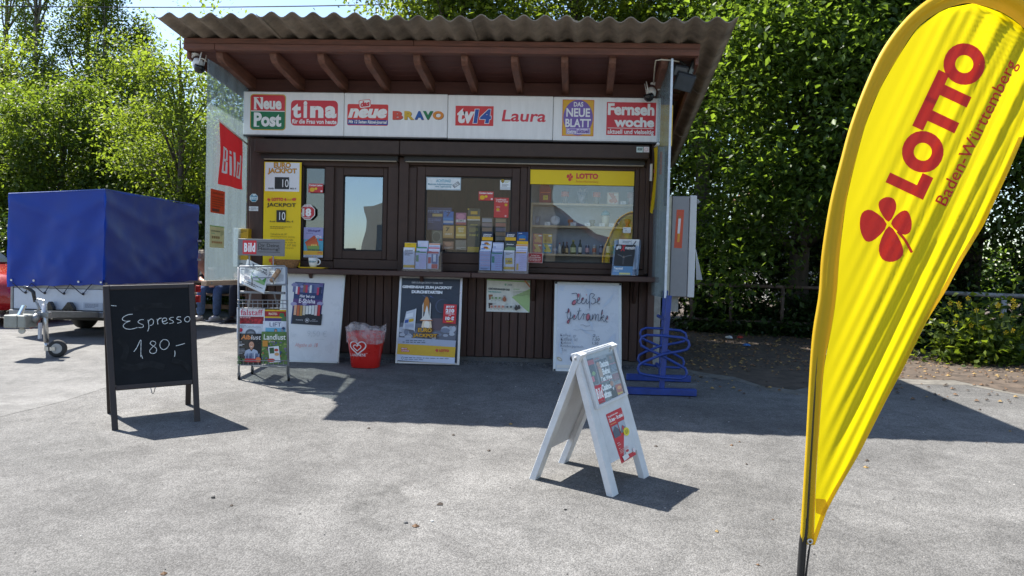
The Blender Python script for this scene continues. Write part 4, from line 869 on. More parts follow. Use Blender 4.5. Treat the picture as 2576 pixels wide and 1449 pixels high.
# window notices, left bay
def octagon(name, label, cx, cy, r, y, c0, c1, crop=c3):
    u, v = crop(cx, cy); c = P(u, v, y); rr_ = P(u+r*.2407, v, y).x-c.x; t = thing(name, label, 'sticker', c)
    MB().prism([c+V(math.cos(rad(22.5+45*i))*rr_, 0, math.sin(rad(22.5+45*i))*rr_) for i in range(8)], (0, .002, 0)).build('disc', M('ink_'+c0, hexc(c0), .4), t)
    p = F3(y-.0005); q = lambda k: [(cx+math.cos(rad(22.5+45*i))*r*k, cy+math.sin(rad(22.5+45*i))*r*k) for i in range(8)]; p.p(q(.9), c1); return t, p
t, p = octagon('age_sticker', 'red and white octagonal age limit sticker on the narrow window', 762, 712, 84, 7.352, '#e8e6e6', '#c22a3a')
p.t('18', 705, 672, 800, 758, WI, .06); p.t('ab', 690, 708, 718, 738, WI, .04); p.t('RAUCHEN NUR', 714, 644, 808, 660, WI, .03); p.r(706, 768, 790, 773, WI); p.done('lettering', t)
def loose(crop, F_, y, x0, y0, x1, y1, name, label, cat, col, fn, th=.0015, group=None):
    t = flat(name, label, cat, crop, x0, y0, x1, y1, y, M('ink_'+col, hexc(col), .45) if isinstance(col, str) else col, th, group, 'sheet'); p = F_(y); fn(p)
    if p.mb.v: p.done('lettering', t)
    return t
def scan(x, y, s):
    def fn(p): p.t('Contact Lesbar', x+6*s, y+6*s, x+148*s, y+26*s, WI, .03); p.e(x+38*s, y+62*s, 26*s, 22*s, '#e8b820'); p.e(x+78*s, y+52*s, 14*s, 13*s, '#e8c820'); p.r(x+126*s, y+70*s, x+146*s, y+88*s, '#f0dada')
    return fn
loose(3, F3, 7.358, 772, 415, 925, 508, 'sticker', 'red sticker with yellow coins high on the narrow window', 'sticker', '#cc3a40', scan(772, 415, 1))
def gluck(p):
    p.r(722, 872, 925, 1000, '#9a9acb'); p.p([(722, 1000), (925, 980), (925, 1120), (722, 1120)], '#4fa3c0'); p.t('Glücksgriff', 765, 895, 898, 922, '#4a3a7c', .03, .2); p.lines(748, 928, 910, 938, 1, '#5a5a90')
    for i, (c, a) in enumerate((('#b84a2a', 38), ('#c9582c', 26), ('#d66a35', 12), ('#7fa050', 2))): p.r(738+i*8, 985+i*26, 862+i*8, 1042+i*26, c, a)
    for i in range(3): p.r(800+i*22, 1050, 816+i*22, 1066, '#e8c860')
    p.t('JETZT NEU', 850, 958, 912, 992, WI, .03); p.r(882, 994, 922, 1010, RED); p.t('Zocke deinen Gewinn', 762, 1096, 900, 1114, '#2a3a6a', .02); p.r(722, 1118, 925, 1160, '#dca82c'); p.t('LOTTO', 868, 1130, 916, 1146, RED, .04); p.r(722, 1160, 925, 1185, '#b9bfcf'); p.lines(735, 1166, 900, 1180, 2, '#5a6070')
loose(3, F3, 7.356, 722, 872, 925, 1185, 'poster', 'small colourful scratch ticket poster low on the narrow window', 'poster', '#8fb0cc', gluck)
def blue_oct(p): pass
t, p = octagon('post_sticker', 'blue octagonal surveillance sticker on the left post', 200, 563, 45, 7.326, '#dfe8ea', '#2b86a8'); p.r(164, 552, 238, 580, '#dfe8ea'); p.t('24 HOUR', 168, 558, 234, 574, '#2b86a8', .04); p.e(204, 534, 18, 8, '#dfe8ea'); p.done('lettering', t)
loose(3, F3, 7.326, 150, 652, 246, 700, 'post_plate', 'small white plate with grey print on the left post', 'plate', '#dcdde0', lambda p: (p.lines(172, 660, 228, 694, 4, '#70727c', 6), p.r(154, 674, 160, 680, '#50525c'), p.r(236, 674, 242, 680, '#50525c')))
# yellow box at the left end of the counter, next to the side screen
a, b, z0, z1 = rk(599, 575, 624, 662, 7.25)
t = thing('leaflet_box', 'yellow and white leaflet box at the left end of the counter behind the rack sign', 'box', ((a+b)/2, 7.25, ZC))
MB().box((a-.045, 7.24, ZC), (a-.001, 7.36, z1+.004)).build('side_panel', WHT, t, bevel=.002); MB().box((a, 7.25, ZC), (b, 7.36, z1)).build('front_panel', M('box_ochre', hexc('#c99a14'), .45), t, bevel=.002)
p = PR().card(V(a, 7.2495, z1), V(b, 7.2495, z1), V(a, 7.2495, ZC), 100, 300); p.lines(12, 14, 90, 34, 2, '#2a2410', 4); p.r(0, 246, 100, 300, '#b8b8b4'); p.lines(10, 266, 90, 282, 1, '#505050', 3); p.done('lettering', t)
# wicker basket
c = P(*c3(541, 1284), 7.20); c.z = ZC
t = thing('wicker_basket', 'shallow brown wicker basket on the counter before the yellow board', 'basket', c)
WK = M('wicker', (.3, .15, .055), .7, var=.45, scale=60, bump=1, bscale=140)
rb = abs(P(*c3(672, 1195), 7.2).x-P(*c3(410, 1195), 7.2).x)/2; hb = .074
for k in range(9):
    z = .006+k*hb/9; r = rb*(.74+.26*(k/8)**.8); MB().tube([(c.x+r*math.cos(a), c.y+.02+r*.55*math.sin(a)+0, ZC+z+.0022*math.sin(a*14+k*3.14)) for a in [i*2*math.pi/44 for i in range(44)]], .0052, 5, True).build('woven_rod', WK, t, smooth=True)
MB().tube([(c.x+rb*1.01*math.cos(a), c.y+.02+rb*.555*math.sin(a), ZC+hb+.003) for a in [i*2*math.pi/40 for i in range(40)]], .0075, 6, True).build('rim', WK, t, smooth=True)
MB().lathe([(0, .001), (rb*.75, .001), (rb*.75, .006), (0, .006)], (c.x, c.y+.02, ZC), 24, sy=.55).build('base', WK, t)
mb = MB()
for i in range(30):
    a = i*2*math.pi/30; mb.tube([(c.x+rb*.73*math.cos(a), c.y+.02+rb*.4*math.sin(a), ZC+.004), (c.x+rb*1.0*math.cos(a), c.y+.02+rb*.55*math.sin(a), ZC+hb)], .003, 4)
mb.build('stake', WK, t, kind='stuff')
# cup on the yellow tray
u0, v0 = c3(680, 1283); u1, _ = c3(965, 1283); x0, x1 = P(u0, v0, 7.2).x, P(u1, v0, 7.2).x
t = thing('coin_tray', 'flat yellow tray on the counter under the white cup', 'tray', ((x0+x1)/2, 7.21, ZC))
TY = M('tray_yellow', (.75, .5, .02), .35, var=.05)
MB().hexa([(x0+.02, 7.145, ZC), (x1-.02, 7.145, ZC), (x1-.02, 7.285, ZC), (x0+.02, 7.285, ZC)], [(x0, 7.135, ZC+.013), (x1, 7.135, ZC+.013), (x1, 7.295, ZC+.013), (x0, 7.295, ZC+.013)]).build('tray', TY, t, bevel=.003)
cx = P(*c3(820, 1270), 7.21).x; cc_ = V(cx, 7.21, ZC+.0135); rc = abs(P(*c3(868, 1200), 7.2).x-P(*c3(770, 1200), 7.2).x)/2; hc = .092
t = thing('cup', 'large white cup with blue lettering standing on the yellow tray', 'cup', cc_)
CW = M('china_white', (.8, .8, .79), .15, var=.02, coat=.3)
prof = [(0, 0), (.025, 0), (.027, .004), (.033, .008), (rc*.86, .03), (rc*.97, .06), (rc, hc), (rc-.004, hc+.001), (rc-.006, hc-.003), (rc*.92, .06), (rc*.8, .03), (0, .012)]
MB().lathe(prof, cc_, 28).build('body', CW, t, smooth=True)
MB().tube(arc(cc_+V(rc*.93, 0, .052), .026, -1.9, 1.9, 12, (1.0, 0, 0), (0, 0, 1)), .0065, 8).build('handle', CW, t, smooth=True)
class CupPR(PR):
    def pts(s, cx_, cy_, offs):
        o = []
        for dx, dy in offs:
            a = -math.pi/2+(cx_+dx-50)/50*1.1; z = .082-(cy_+dy)/100*.06; r = rc*(.9+.1*min(1, z/hc))+.0016+s.lift*s.k; o.append(cc_+V(r*math.cos(a), r*math.sin(a), z))
        return o
p = CupPR(lift=.0003)
for i, ch in enumerate('Zeitung'): p.t(ch, 4+i*12.5, 28 if ch in 'Ztiu' else 36, 14+i*12.5, 62 if ch != 'g' else 74, '#2f7f95', .02); p.k -= 1
p.done('lettering', t)
for i, (dx, dz) in enumerate(((-.012, .045), (.03, .04))):
    o = MB().beam(cc_+V(dx*.4, 0, .02), cc_+V(dx, .01, hc+dz*.5), .009, .002).build('stirrer', M('stirrer_wood', (.5, .34, .2), .7), None); tag(o, ('straight wooden stirrer standing in the white cup', 'tilted wooden stirrer leaning out of the white cup')[i], 'stirrer', 'wooden stirrers in the cup')
# leaflet holders
ACR = glass_mat('acrylic_clear', (.86, .9, .97), .05, .02)
NAVY, PINK, ICE = '#1d2c48', '#dcc8e0', '#ccd6ee'
def holder(label, x0, x1, ncol, ytop, ybot, y0=7.15):
    u0, v0 = c4(x0, ybot); u1, v1 = c4(x1, ybot); a, b = P(u0, v0, y0).x, P(u1, v1, y0).x; t = thing('leaflet_holder', label, 'holder', ((a+b)/2, y0, ZC))
    zt = P(*c4((x0+x1)/2, ytop), y0).z
    mb = MB(); mb.box((a, y0-.004, ZC), (b, y0-.002, zt)); mb.box((a, y0+.1, ZC), (b, y0+.102, zt+.09)); mb.box((a, y0-.002, ZC), (b, y0+.1, ZC+.003)); mb.build('tray', ACR, t)
    for i in range(ncol+1):
        x = a+(b-a)*i/ncol; MB().prism([(x-.001, y0-.001, ZC+.003), (x-.001, y0-.001, zt), (x-.001, y0+.099, zt+.088), (x-.001, y0+.099, ZC+.003)], (.002, 0, 0)).build('divider', ACR, t)
    return t
holder('clear three-column leaflet holder on the counter left of the middle window', 80, 505, 3, 1110, 1312)
holder('clear four-column leaflet holder on the counter before the middle window', 908, 1452, 4, 1110, 1332, 7.14)
FORM = lambda c1, c2: (lambda p, a, b, c, d: (p.r(a, b, c, b+14, c1), p.lines(a+40, b+26, c-6, d-10, 7, c2, 3, .3), p.r(a+6, b+40 if d-b > 70 else b+16, a+34, min(d-6, b+110), c1)))
def yband(p, a, b, c, d): p.r(a, d-44, c, d-14, '#e0b422'); p.t('LOTTO', c-42, d-36, c-8, d-22, RED, .04); p.lines(a+14, b+24, c-18, b+90, 4, '#3d4660', 8)
def dark(p, a, b, c, d): p.t('GEMEINSAM', a+22, b+22, c-16, b+36, WI, .03); p.t('STARTEN', a+30, b+40, c-22, b+52, WI, .03); p.p([(a+12, b+52), (a+20, b+14), (a+28, b+52)], '#c8c8d0'); p.r(a, min(d-10, b+56), c, min(d-2, b+92), '#e0ae1c')
def bluel(p, a, b, c, d): p.lines(a+20, b+10, c-20, b+22, 1, WI); p.e((a+c)/2, b+58, 42, 26, '#1d6fb0'); p.r(a+26, b+72, c-30, b+88, '#d09a20'); p.r(a, b+100, c, d, '#e2b41e')
def abo(p, a, b, c, d): p.lines(a+24, b+26, c-20, b+50, 2, '#3d4660', 8); p.r(a+18, b+82, c-20, b+150, '#e6bc20', 4); p.t('Abo', a+44, b+104, c-26, b+132, '#3a3a30', .04, .2); p.t('x', a+26, b+106, a+44, b+130, '#3a6fb0', .03); p.r(a, d-44, c, d-14, '#e0b422'); p.t('LOTTO', c-42, d-36, c-8, d-22, RED, .04)
def topy(p, a, b, c, d): p.r(a, b+2, c, d, '#e4bc14'); p.lines(a+30, b+16, c-10, b+28, 1, '#a08410')
def red18(p, a, b, c, d): p.r(a, b, c, b+20, '#c8384a'); p.r(a+6, b+60, a+38, d-60, '#cf4450'); p.r(a+44, b+26, c-8, d-56, '#4a6a9c'); p.r(a+62, b+30, c-28, d-80, WI); p.r(a+44, d-52, c-10, d-4, '#cf3a44')
def orange(p, a, b, c, d): p.r(a, b+4, c, b+16, '#d88a40'); p.lines(a+8, b+24, c-8, d-8, 3, '#a8b0d0', 4)
def orange_w(p, a, b, c, d): p.r(a+8, b+8, c-8, b+24, '#dca030'); p.r(a+10, d-80, a+34, d-10, '#e0b030'); p.lines(a+44, b+34, c-8, d-14, 8, '#b8a8d0', 4, .3)
def burger(p, a, b, c, d): p.e((a+c)/2, b+22, 26, 12, '#a8642a'); p.r(a+10, b+30, a+50, b+40, '#3a7ac0'); p.r(a+60, b+30, a+100, b+40, '#d8b020')
def waves(p, a, b, c, d): [p.r(a+6, b+16+i*28, c-6, b+34+i*28, '#dcc4d8' if i % 2 else '#e6d2e2') for i in range(6)]; p.lines(a+12, d-26, c-10, d-8, 2, '#4a5678')
LF = [  # holder, crop rect, tier, base colour, print, label
 (0, 95, 1066, 215, 1300, 0, '#dfe3ec', yband, 'white leaflet with a yellow foot in the left pocket of the small holder'),
 (0, 108, 1016, 234, 1120, 1, '#c8ccd0', topy, 'yellow headed leaflet behind the white one in the small holder'),
 (0, 226, 1110, 346, 1301, 0, ICE, FORM('#3c8a62', '#d4a8d8'), 'pink play slip with a green stripe in the middle pocket of the small holder'),
 (0, 238, 1062, 352, 1160, 1, ICE, FORM('#3c8a62', '#d4a8d8'), 'play slip with green heading peeking out behind the pink one, small holder'),
 (0, 250, 994, 366, 1110, 2, '#d4dcee', FORM('#c8d0e8', PINK), 'tallest pale pink slip at the back of the small holder'),
 (0, 356, 1112, 476, 1300, 0, '#d8e0f0', red18, 'red and blue play slip in the right pocket of the small holder'),
 (0, 368, 1066, 488, 1160, 1, '#d8dcec', FORM('#d06a78', '#e0b0bc'), 'play slip with red heading behind the red and blue one, small holder'),
 (0, 372, 1020, 494, 1110, 2, '#d8dcec', orange, 'orange headed slip at the back right of the small holder'),
 (1, 922, 1096, 1040, 1312, 0, '#c8d2ea', waves, 'pale leaflet with pink waves in the left pocket of the large holder'),
 (1, 932, 1046, 1048, 1140, 1, '#cfd8ee', burger, 'leaflet with a small brown picture in the left column of the large holder'),
 (1, 940, 1000, 1056, 1090, 2, '#cfd8ee', burger, 'second leaflet with a brown picture, one tier higher in the large holder'),
 (1, 950, 898, 1068, 1040, 3, NAVY, dark, 'navy rocket leaflet at the top left of the large holder'),
 (1, 1050, 1122, 1170, 1318, 0, ICE, FORM('#58a080', '#d0a8d8'), 'pink play slip with green field in the second pocket of the large holder'),
 (1, 1060, 1076, 1178, 1160, 1, '#d2daf0', FORM('#b8c0e0', '#c8b8dc'), 'pale slip peeking out in the second column of the large holder'),
 (1, 1068, 1012, 1186, 1110, 2, '#d2daf0', FORM('#a8b4d8', '#b8c0e0'), 'tallest pale slip in the second column of the large holder'),
 (1, 1184, 1098, 1300, 1320, 0, '#e2e4e6', abo, 'white leaflet with a yellow note in the third pocket of the large holder'),
 (1, 1196, 1005, 1312, 1140, 1, '#38454a', lambda p, a, b, c, d: (p.t('Gewinn', a+20, b+20, c-20, b+34, WI, .03), p.p([(a, b+70), (a+40, b+50), (c, b+62), (c, b+92), (a, b+92)], '#6f8a60')), 'dark green landscape leaflet in the third column of the large holder'),
 (1, 1204, 900, 1318, 1050, 2, NAVY, dark, 'navy rocket leaflet at the top of the third column, large holder'),
 (1, 1312, 1106, 1436, 1322, 0, '#d8d0ec', orange_w, 'lilac play slip with orange heading in the right pocket of the large holder'),
 (1, 1318, 1036, 1444, 1150, 1, '#d8dcec', orange, 'orange headed slip behind the lilac one in the large holder'),
 (1, 1328, 898, 1450, 1070, 2, '#1a4a86', bluel, 'bright blue leaflet with a yellow foot at the top right of the large holder')]
for h, a, b, c, d, tier, col, fn, lab in LF:
    y = (7.153, 7.143)[h]+tier*.024
    t = flat('leaflet', lab, 'leaflet', 4, a, b, c, d, y, M('ink_'+col, hexc(col), .45), .012, 'leaflets in the counter holders', 'paper_stack'); p = F4(y); fn(p, a, b, c, d); p.done('lettering', t)
# magazine holder at the right
t = thing('magazine_holder', 'clear slanted magazine holder at the right end of the counter', 'holder', (.95, 7.2, ZC))
def q5(x, y, Y): return P(*c5(x, y), Y)
a, b, c = q5(1050, 1045, 7.2), q5(1340, 1050, 7.22), q5(1020, 1368, 7.14)
MB().sheet(a, b, c, .003, (0, -1, .1)).build('front', ACR, t); MB().sheet(a+V(.012, .07, .06), b+V(.012, .07, .06), c+V(.012, .08, 0), .003, (0, -1, .1)).build('back', ACR, t)
MB().hexa([c, c+(b-a)*.96, c+(b-a)*.96+V(0, .09, 0), c+V(0, .09, 0)], [c+V(0, 0, .004), c+(b-a)*.96+V(0, 0, .004), c+(b-a)*.96+V(0, .09, .004), c+V(0, .09, .004)]).build('base', ACR, t)
def mag(name, label, cat, tl, tr, bl, mat, fn, th=.004, w_=100, h_=140, group=None, out=None):
    tl, tr, bl = Vector(tl), Vector(tr), Vector(bl); n = (tr-tl).cross(bl-tl).normalized()
    if n.dot(CC-tl) < 0: n = -n
    t = thing(name, label, cat, (tl+tr+bl+(tr+bl-tl))/4, group); MB().sheet(tl, tr, bl, th, n).build('cover', mat, t); p = PR(lift=.0005).card(tl, tr, bl, w_, h_); fn(p); p.done('lettering', t); return t
def glux(p): p.r(0, 0, 100, 100, '#17181c'); p.t('glü', 2, 4, 26, 24, WI, .03); p.t('magazin', 48, 6, 99, 26, WI, .02); p.t('X', 26, 0, 50, 30, '#c8202c', .04, .2); p.s([(14, 46), (36, 54), (46, 62), (56, 54), (86, 48)], 2.5, '#6a6c70'); p.e(46, 56, 4, 5, '#7a6a5e'); p.r(42, 62, 51, 92, '#3a3c42'); p.r(0, 100, 100, 140, '#5f8fb8'); p.t('Traumhaft', 3, 104, 50, 116, WI, .03); p.lines(3, 120, 66, 126, 1, '#d8e4f0'); p.r(34, 130, 90, 138, '#d4cf8a')
mag('magazine', 'dark magazine with white and red title in the clear counter holder', 'magazine', q5(1076, 1034, 7.19), q5(1288, 1040, 7.19), q5(1032, 1362, 7.15), M('ink_#2a2c32', hexc('#2a2c32'), .35), glux)
def formq(p): p.lines(20, 8, 60, 20, 2, '#505868'); p.r(62, 4, 63, 130, '#8890a0'); p.s([(72, 26), (84, 8)], 4, '#303440')
mag('form_sheet', 'white form sheet behind the dark magazine on the counter', 'leaflet', q5(1104, 975, 7.25), q5(1328, 980, 7.25), q5(1080, 1300, 7.22), WHT, formq)
# red alcohol notice
def alc(p):
    for i, s_ in enumerate(('Verkauf von', 'alkoholischen', 'Getränken erst', 'ab 18 Jahren!')): p.t(s_, (146, 130, 126, 134)[i], 1144+i*20, (240, 254, 258, 250)[i], 1160+i*20, '#f0d8d0', .03)
t = flat('notice', 'small red notice with white border leaning at the right window', 'notice', 5, 108, 1126, 274, 1234, 7.335, M('ink_#e4d4d4', hexc('#e4d4d4'), .5), .003); p = F5(7.335); p.r(112, 1130, 270, 1230, '#b3262e'); alc(p); p.done('lettering', t)
# yellow banner strip on the right pane
t = flat('window_banner', 'yellow printed strip along the top of the right window', 'sign', 5, 133, 229, 1271, 388, 7.372, YEL, .002); p = F5(7.372)
clover(p, 575, 296, 40, RED, 8); p.t('LOTTO', 640, 262, 878, 322, RED, .055); p.t('Baden-Württemberg', 638, 340, 880, 368, '#d88a1c'); p.done('lettering', t)
# notices on the middle pane
def acht(p): p.r(348, 308, 716, 438, '#4d8fa6'); p.r(352, 312, 712, 434, '#e6ecee'); p.t('ACHTUNG!', 450, 326, 610, 360, '#7ab0c2', .04); p.t('Maximale Aufenthaltsdauer:', 362, 368, 628, 390, '#7aa6b6', .03); p.t('eine Tageszeitung', 442, 396, 614, 418, '#7aa6b6', .03); p.r(632, 366, 706, 404, '#5a6468', 35); p.r(640, 371, 698, 398, '#d6dcde', 35); [p.e(650+i*18, 398-i*14, 5, 5, '#3a4448') for i in range(3)]
loose(4, F4, 7.366, 344, 304, 720, 442, 'notice', 'white warning notice with blue letters at the top left of the middle window', 'notice', '#e6ecee', acht)
def shield(p): p.p([(1155, 322), (1194, 322), (1192, 352), (1175, 370), (1157, 352)], '#2a2a20'); p.p([(1160, 327), (1189, 327), (1187, 350), (1175, 363), (1162, 350)], '#c8a81c'); p.e(1175, 343, 6, 11, '#26261c'); p.lines(1198, 342, 1250, 366, 2, '#c0c070'); p.lines(1166, 380, 1240, 406, 2, '#6a7078'); p.r(1146, 412, 1256, 434, '#d0d6dc')
loose(4, F4, 7.366, 1146, 336, 1258, 440, 'sticker', 'small white sticker with a black and yellow shield on the middle window', 'sticker', '#e8ecee', shield)
loose(4, F4, 7.366, 913, 458, 1074, 556, 'sticker', 'red sticker with yellow coins on the middle window', 'sticker', '#cc4a46', scan(913, 458, 1.05))
def loes(p): p.t('Losefreude', 1102, 536, 1212, 556, '#f0dcd4', .03); p.t('+ Super-Spiel!', 1100, 560, 1232, 580, '#f0dcd4', .03); p.e(1210, 604, 16, 15, '#d8b020'); p.e(1122, 655, 18, 16, '#d8a828'); p.lines(1106, 620, 1196, 634, 1, '#f0dcd4'); p.lines(1106, 668, 1200, 676, 1, '#f0dcd4'); p.r(1196, 716, 1214, 734, '#e8b8b8')
loose(4, F4, 7.364, 1080, 526, 1238, 742, 'poster', 'tall red poster with yellow coins at the right of the middle window', 'poster', '#c84440', loes)
# "808" labels on the shutter box
def lab808(p): p.t('808', 1556, 1096, 1594, 1118, '#2a4a44', .02, .15)
def cBf(x, y): return cB(x, y)
for (x0, x1, col, lab, fn) in ((1549, 1600, '#cfe0dc', 'small white label with handwritten digits on the shutter box', lab808), (1605, 1650, '#e6dede', 'small white label with a red ring on the shutter box', lambda p: (p.e(1627, 1110, 15, 15, '#d8a8a8'), p.e(1627, 1110, 11, 11, '#e6dede')))):
    u0, v0 = cB(x0, 1088); u1, v1 = cB(x1, 1132); a, b, z0, z1 = rk(u0, v0, u1, v1, 7.216); t = thing('label', lab, 'label', (a, 7.216, z0)); MB().box((a, 7.216, z0), (b, 7.2185, z1)).build('plate', M('ink_'+col, hexc(col), .5), t); p = PR().front(7.2155, 1660, 40, 2.131); fn(p); p.done('lettering', t)
# small bracket plate by the yellow flag
a = P(*c5(1457, 250), 7.31); t = tag(MB().box((a.x-.012, 7.31, a.z-.085), (a.x+.012, 7.335, a.z+.085)).build('sensor_plate', WP, bevel=.004), 'small white plate on the right post beside the yellow flag', 'plate')

# ------------------------------------------------------------------ inside the right window: shelf and goods
SHW = M('shelf_wood', (.5, .38, .24), .6, var=.2, scale=6, stretch=(.4, 3, 3))
SYY = 7.56
t = thing('display_shelf', 'pale wooden shelf with three boards behind the right window', 'shelf', (.6, SYY, .9))
x0 = P(*c5(140, 800), SYY).x; x1 = P(*c5(1270, 800), SYY).x+.05
zs = []
for v in (588, 833, 1140): z = P(*c5(700, v), SYY).z; zs.append(z); MB().box((x0, SYY, z-.022), (x1, SYY+.22, z)).build('board', SHW, t, bevel=.002)
MB().box((x0, SYY+.001, .9), (x0+.02, SYY+.22, zs[0]-.0225)).build('upright', SHW, t)
MB().box((x0-.02, SYY+.225, .9), (x1+.02, SYY+.24, 1.98)).build('back_panel', M('panel_blue_grey', (.36, .42, .54), .7), t)
zs.append(.905)
def gd(x, row, name, label, cat, fn, grp='goods on the display shelf', dy=.05):
    X_ = P(*c5(x, 700), SYY+dy).x; z = zs[row]+.0005; t = thing(name, label, cat, (X_, SYY+dy, z), grp); k_ = 1 if name == 'price_card' else (1.75, 1.35, 1.25, 1.)[row]; fn(t, Matrix.Translation((X_, SYY+dy+(.03 if k_ > 1.2 else 0), z)) @ Matrix.Scale(k_, 4)); return t
def card(label, x, row, txt, w_=.055, dy=.012):
    def fn(t, T):
        MB(T).hexa([(-w_/2, 0, 0), (w_/2, 0, 0), (w_/2, .002, 0), (-w_/2, .002, 0)], [(-w_/2, .014, .035), (w_/2, .014, .035), (w_/2, .016, .035), (-w_/2, .016, .035)]).build('paper', WHT, t)
        p = PR().card(T @ V(-w_/2, .0135, .035), T @ V(w_/2, .0135, .035), T @ V(-w_/2, -.0005, 0), 50, 30); p.lines(5, 4, 44, 10, 1, '#5a6a80'); p.t(txt, 14, 13, 38, 26, '#384a60'); p.done('lettering', t)
    gd(x, row, 'price_card', label, 'price card', fn, 'price cards on the display shelf', dy)
def jar(c1, c2, r=.022, h=.075):
    def fn(t, T): MB(T).lathe([(0, 0), (r*.8, 0), (r*.85, .004), (r*.6, h*.35), (r, h*.6), (r, h), (0, h)], seg=16).build('body', M('g_'+c1, hexc(c1), .3), t, smooth=True); MB(T).lathe([(r*1.02, h*.55), (r*1.05, h*.6), (r*1.05, h*.92), (r*1.02, h*.93)], seg=16).build('label_band', M('g_'+c2, hexc(c2), .5), t)
    return fn
def boxg(c1, c2, w_=.045, d=.04, h=.06):
    def fn(t, T): MB(T).box((-w_/2, -d/2, 0), (w_/2, d/2, h)).build('carton', M('g_'+c1, hexc(c1), .5), t, bevel=.0015); p = PR().card(T @ V(-w_/2, -d/2-.0005, h), T @ V(w_/2, -d/2-.0005, h), T @ V(-w_/2, -d/2-.0005, 0), 40, 50); p.p([(3, 4), (22, 4), (37, 40), (26, 46)], c2); p.e(15, 36, 9, 8, c2); p.r(24, 6, 37, 14, '#f0ece0'); p.done('lettering', t)
    return fn
def bottle(cb, cl, cc='#d8d8d0', r=.013, h=.1, gl=True):
    def fn(t, T): MB(T).lathe([(0, 0), (r, 0), (r, h*.55), (r*.8, h*.65), (r*.36, h*.78), (r*.36, h*.95), (0, h*.95)], seg=14).build('body', M('g_'+cb, hexc(cb), .12, var=.02), t, smooth=True); MB(T).lathe([(r*1.03, h*.12), (r*1.03, h*.48)], seg=14).build('label_band', M('g_'+cl, hexc(cl), .5), t); MB(T).lathe([(r*.42, h*.9), (r*.42, h), (0, h)], seg=10).build('cap', M('g_'+cc, hexc(cc), .4), t)
    return fn
def can(c1, c2, r=.017, h=.075):
    def fn(t, T): MB(T).lathe([(0, 0), (r*.8, 0), (r, .006), (r, h-.008), (r*.85, h), (0, h-.001)], seg=16).build('body', M('g_'+c1, hexc(c1), .3, metal=.3), t, smooth=True); MB(T).lathe([(r*1.01, h*.25), (r*1.01, h*.7)], seg=16).build('label_band', M('g_'+c2, hexc(c2), .4), t); MB(T).lathe([(r*.84, h), (r*.8, h+.003), (0, h+.002)], seg=14).build('lid', M('can_metal', (.6, .6, .6), .3, metal=.9), t)
    return fn
def redtower(t, T): MB(T).box((-.035, -.03, 0), (.035, .03, .07)).build('carton', M('g_#8c1c20', hexc('#8c1c20'), .5), t); MB(T).prism([(-.035, -.03, .07), (.035, -.03, .07), (.02, -.03, .105), (-.03, -.03, .11)], (0, .06, 0)).build('lid', M('g_#a82a24', hexc('#a82a24'), .5), t); p = PR().card(T @ V(-.035, -.0306, .07), T @ V(.035, -.0306, .07), T @ V(-.035, -.0306, 0), 70, 70); p.r(22, 26, 50, 52, '#d8c020'); p.t('1,50', 26, 34, 46, 44, BLK); p.r(6, 6, 64, 12, '#d86030'); p.done('lettering', t)
gd(300, 0, 'sweets_box', 'red sweets display with a yellow price tag, top board', 'box', redtower)
gd(515, 0, 'jar', 'orange labelled jar at the left of the top board', 'jar', jar('#6a625e', '#c8582a'))
def straws(t, T):
    MB(T).lathe([(0, 0), (.03, 0), (.034, .07), (.031, .07), (.028, .003), (0, .003)], seg=18).build('glass', ACR, t, smooth=True); mb = MB(T)
    for i in range(26): a = random.uniform(0, 6.28); mb.beam((math.cos(a)*.012, math.sin(a)*.012, .004), (math.cos(a+1.5)*.03, math.sin(a+1.5)*.028, random.uniform(.05, .1)), .003, .003)
    mb.build('stick', M('g_#d0c8d0', hexc('#d0c8d0'), .5), t, kind='stuff')
gd(700, 0, 'stick_glass', 'glass full of white sticks in the middle of the top board', 'glass', straws)
gd(860, 0, 'jar', 'orange labelled jar in the middle of the top board', 'jar', jar('#6a6660', '#cc5a2c'))
gd(1035, 0, 'carton', 'white and orange carton at the right of the top board', 'box', boxg('#e0d2c4', '#c86a40', .065, .05, .07))
gd(1235, 0, 'cup', 'dull pink cup at the right end of the top board', 'cup', jar('#a08088', '#9a6a70'))
card('price card at the right of the top board', 1150, 0, '2,-')
def clock(t, T): R_ = T @ Matrix.Rotation(-.25, 4, 'X'); MB(R_).lathe([(0, -.008), (.036, -.006), (.038, 0), (.036, .006), (0, .006)], (0, 0, .042), 28, (0, -1, 0)).build('dial', M('g_#c8ccd2', hexc('#c8ccd2'), .3), t, smooth=False); mb = MB(R_); [mb.box((math.sin(k*.5236)*.03-.0018, -.0085, .042+math.cos(k*.5236)*.03-.0018), (math.sin(k*.5236)*.03+.0018, -.0078, .042+math.cos(k*.5236)*.03+.0018)) for k in range(12)]; mb.box((-.001, -.0086, .042), (.001, -.008, .068)); mb.beam((0, -.0083, .042), (-.014, -.0083, .03), .0016, .0006); mb.build('lettering', INK('#3a4048'), t)
gd(415, 1, 'clock', 'round pale clock leaning on the middle board', 'clock', clock)
gd(222, 1, 'drinking_glass', 'empty glass at the left of the middle board', 'glass', lambda t, T: MB(T).lathe([(0, 0), (.018, 0), (.024, .07), (.022, .07), (.016, .004), (0, .004)], seg=16).build('body', ACR, t, smooth=True))
gd(580, 1, 'candle', 'pale orange candle behind a price card on the middle board', 'candle', jar('#c09078', '#b87858', .02, .05))
gd(820, 1, 'cup', 'black cup on the middle board', 'cup', jar('#2a2a30', '#33343a', .022, .05))
def shaker(t, T): MB(T).lathe([(0, 0), (.024, 0), (.03, .09), (0, .09)], seg=16).build('body', M('g_#c8c8b8', hexc('#c8c8b8'), .4), t, smooth=True); MB(T).lathe([(.034, .085), (.036, .1), (.03, .112), (.012, .125), (0, .126)], seg=16).build('lid', M('g_#2a8aa0', hexc('#2a8aa0'), .35), t, smooth=True)
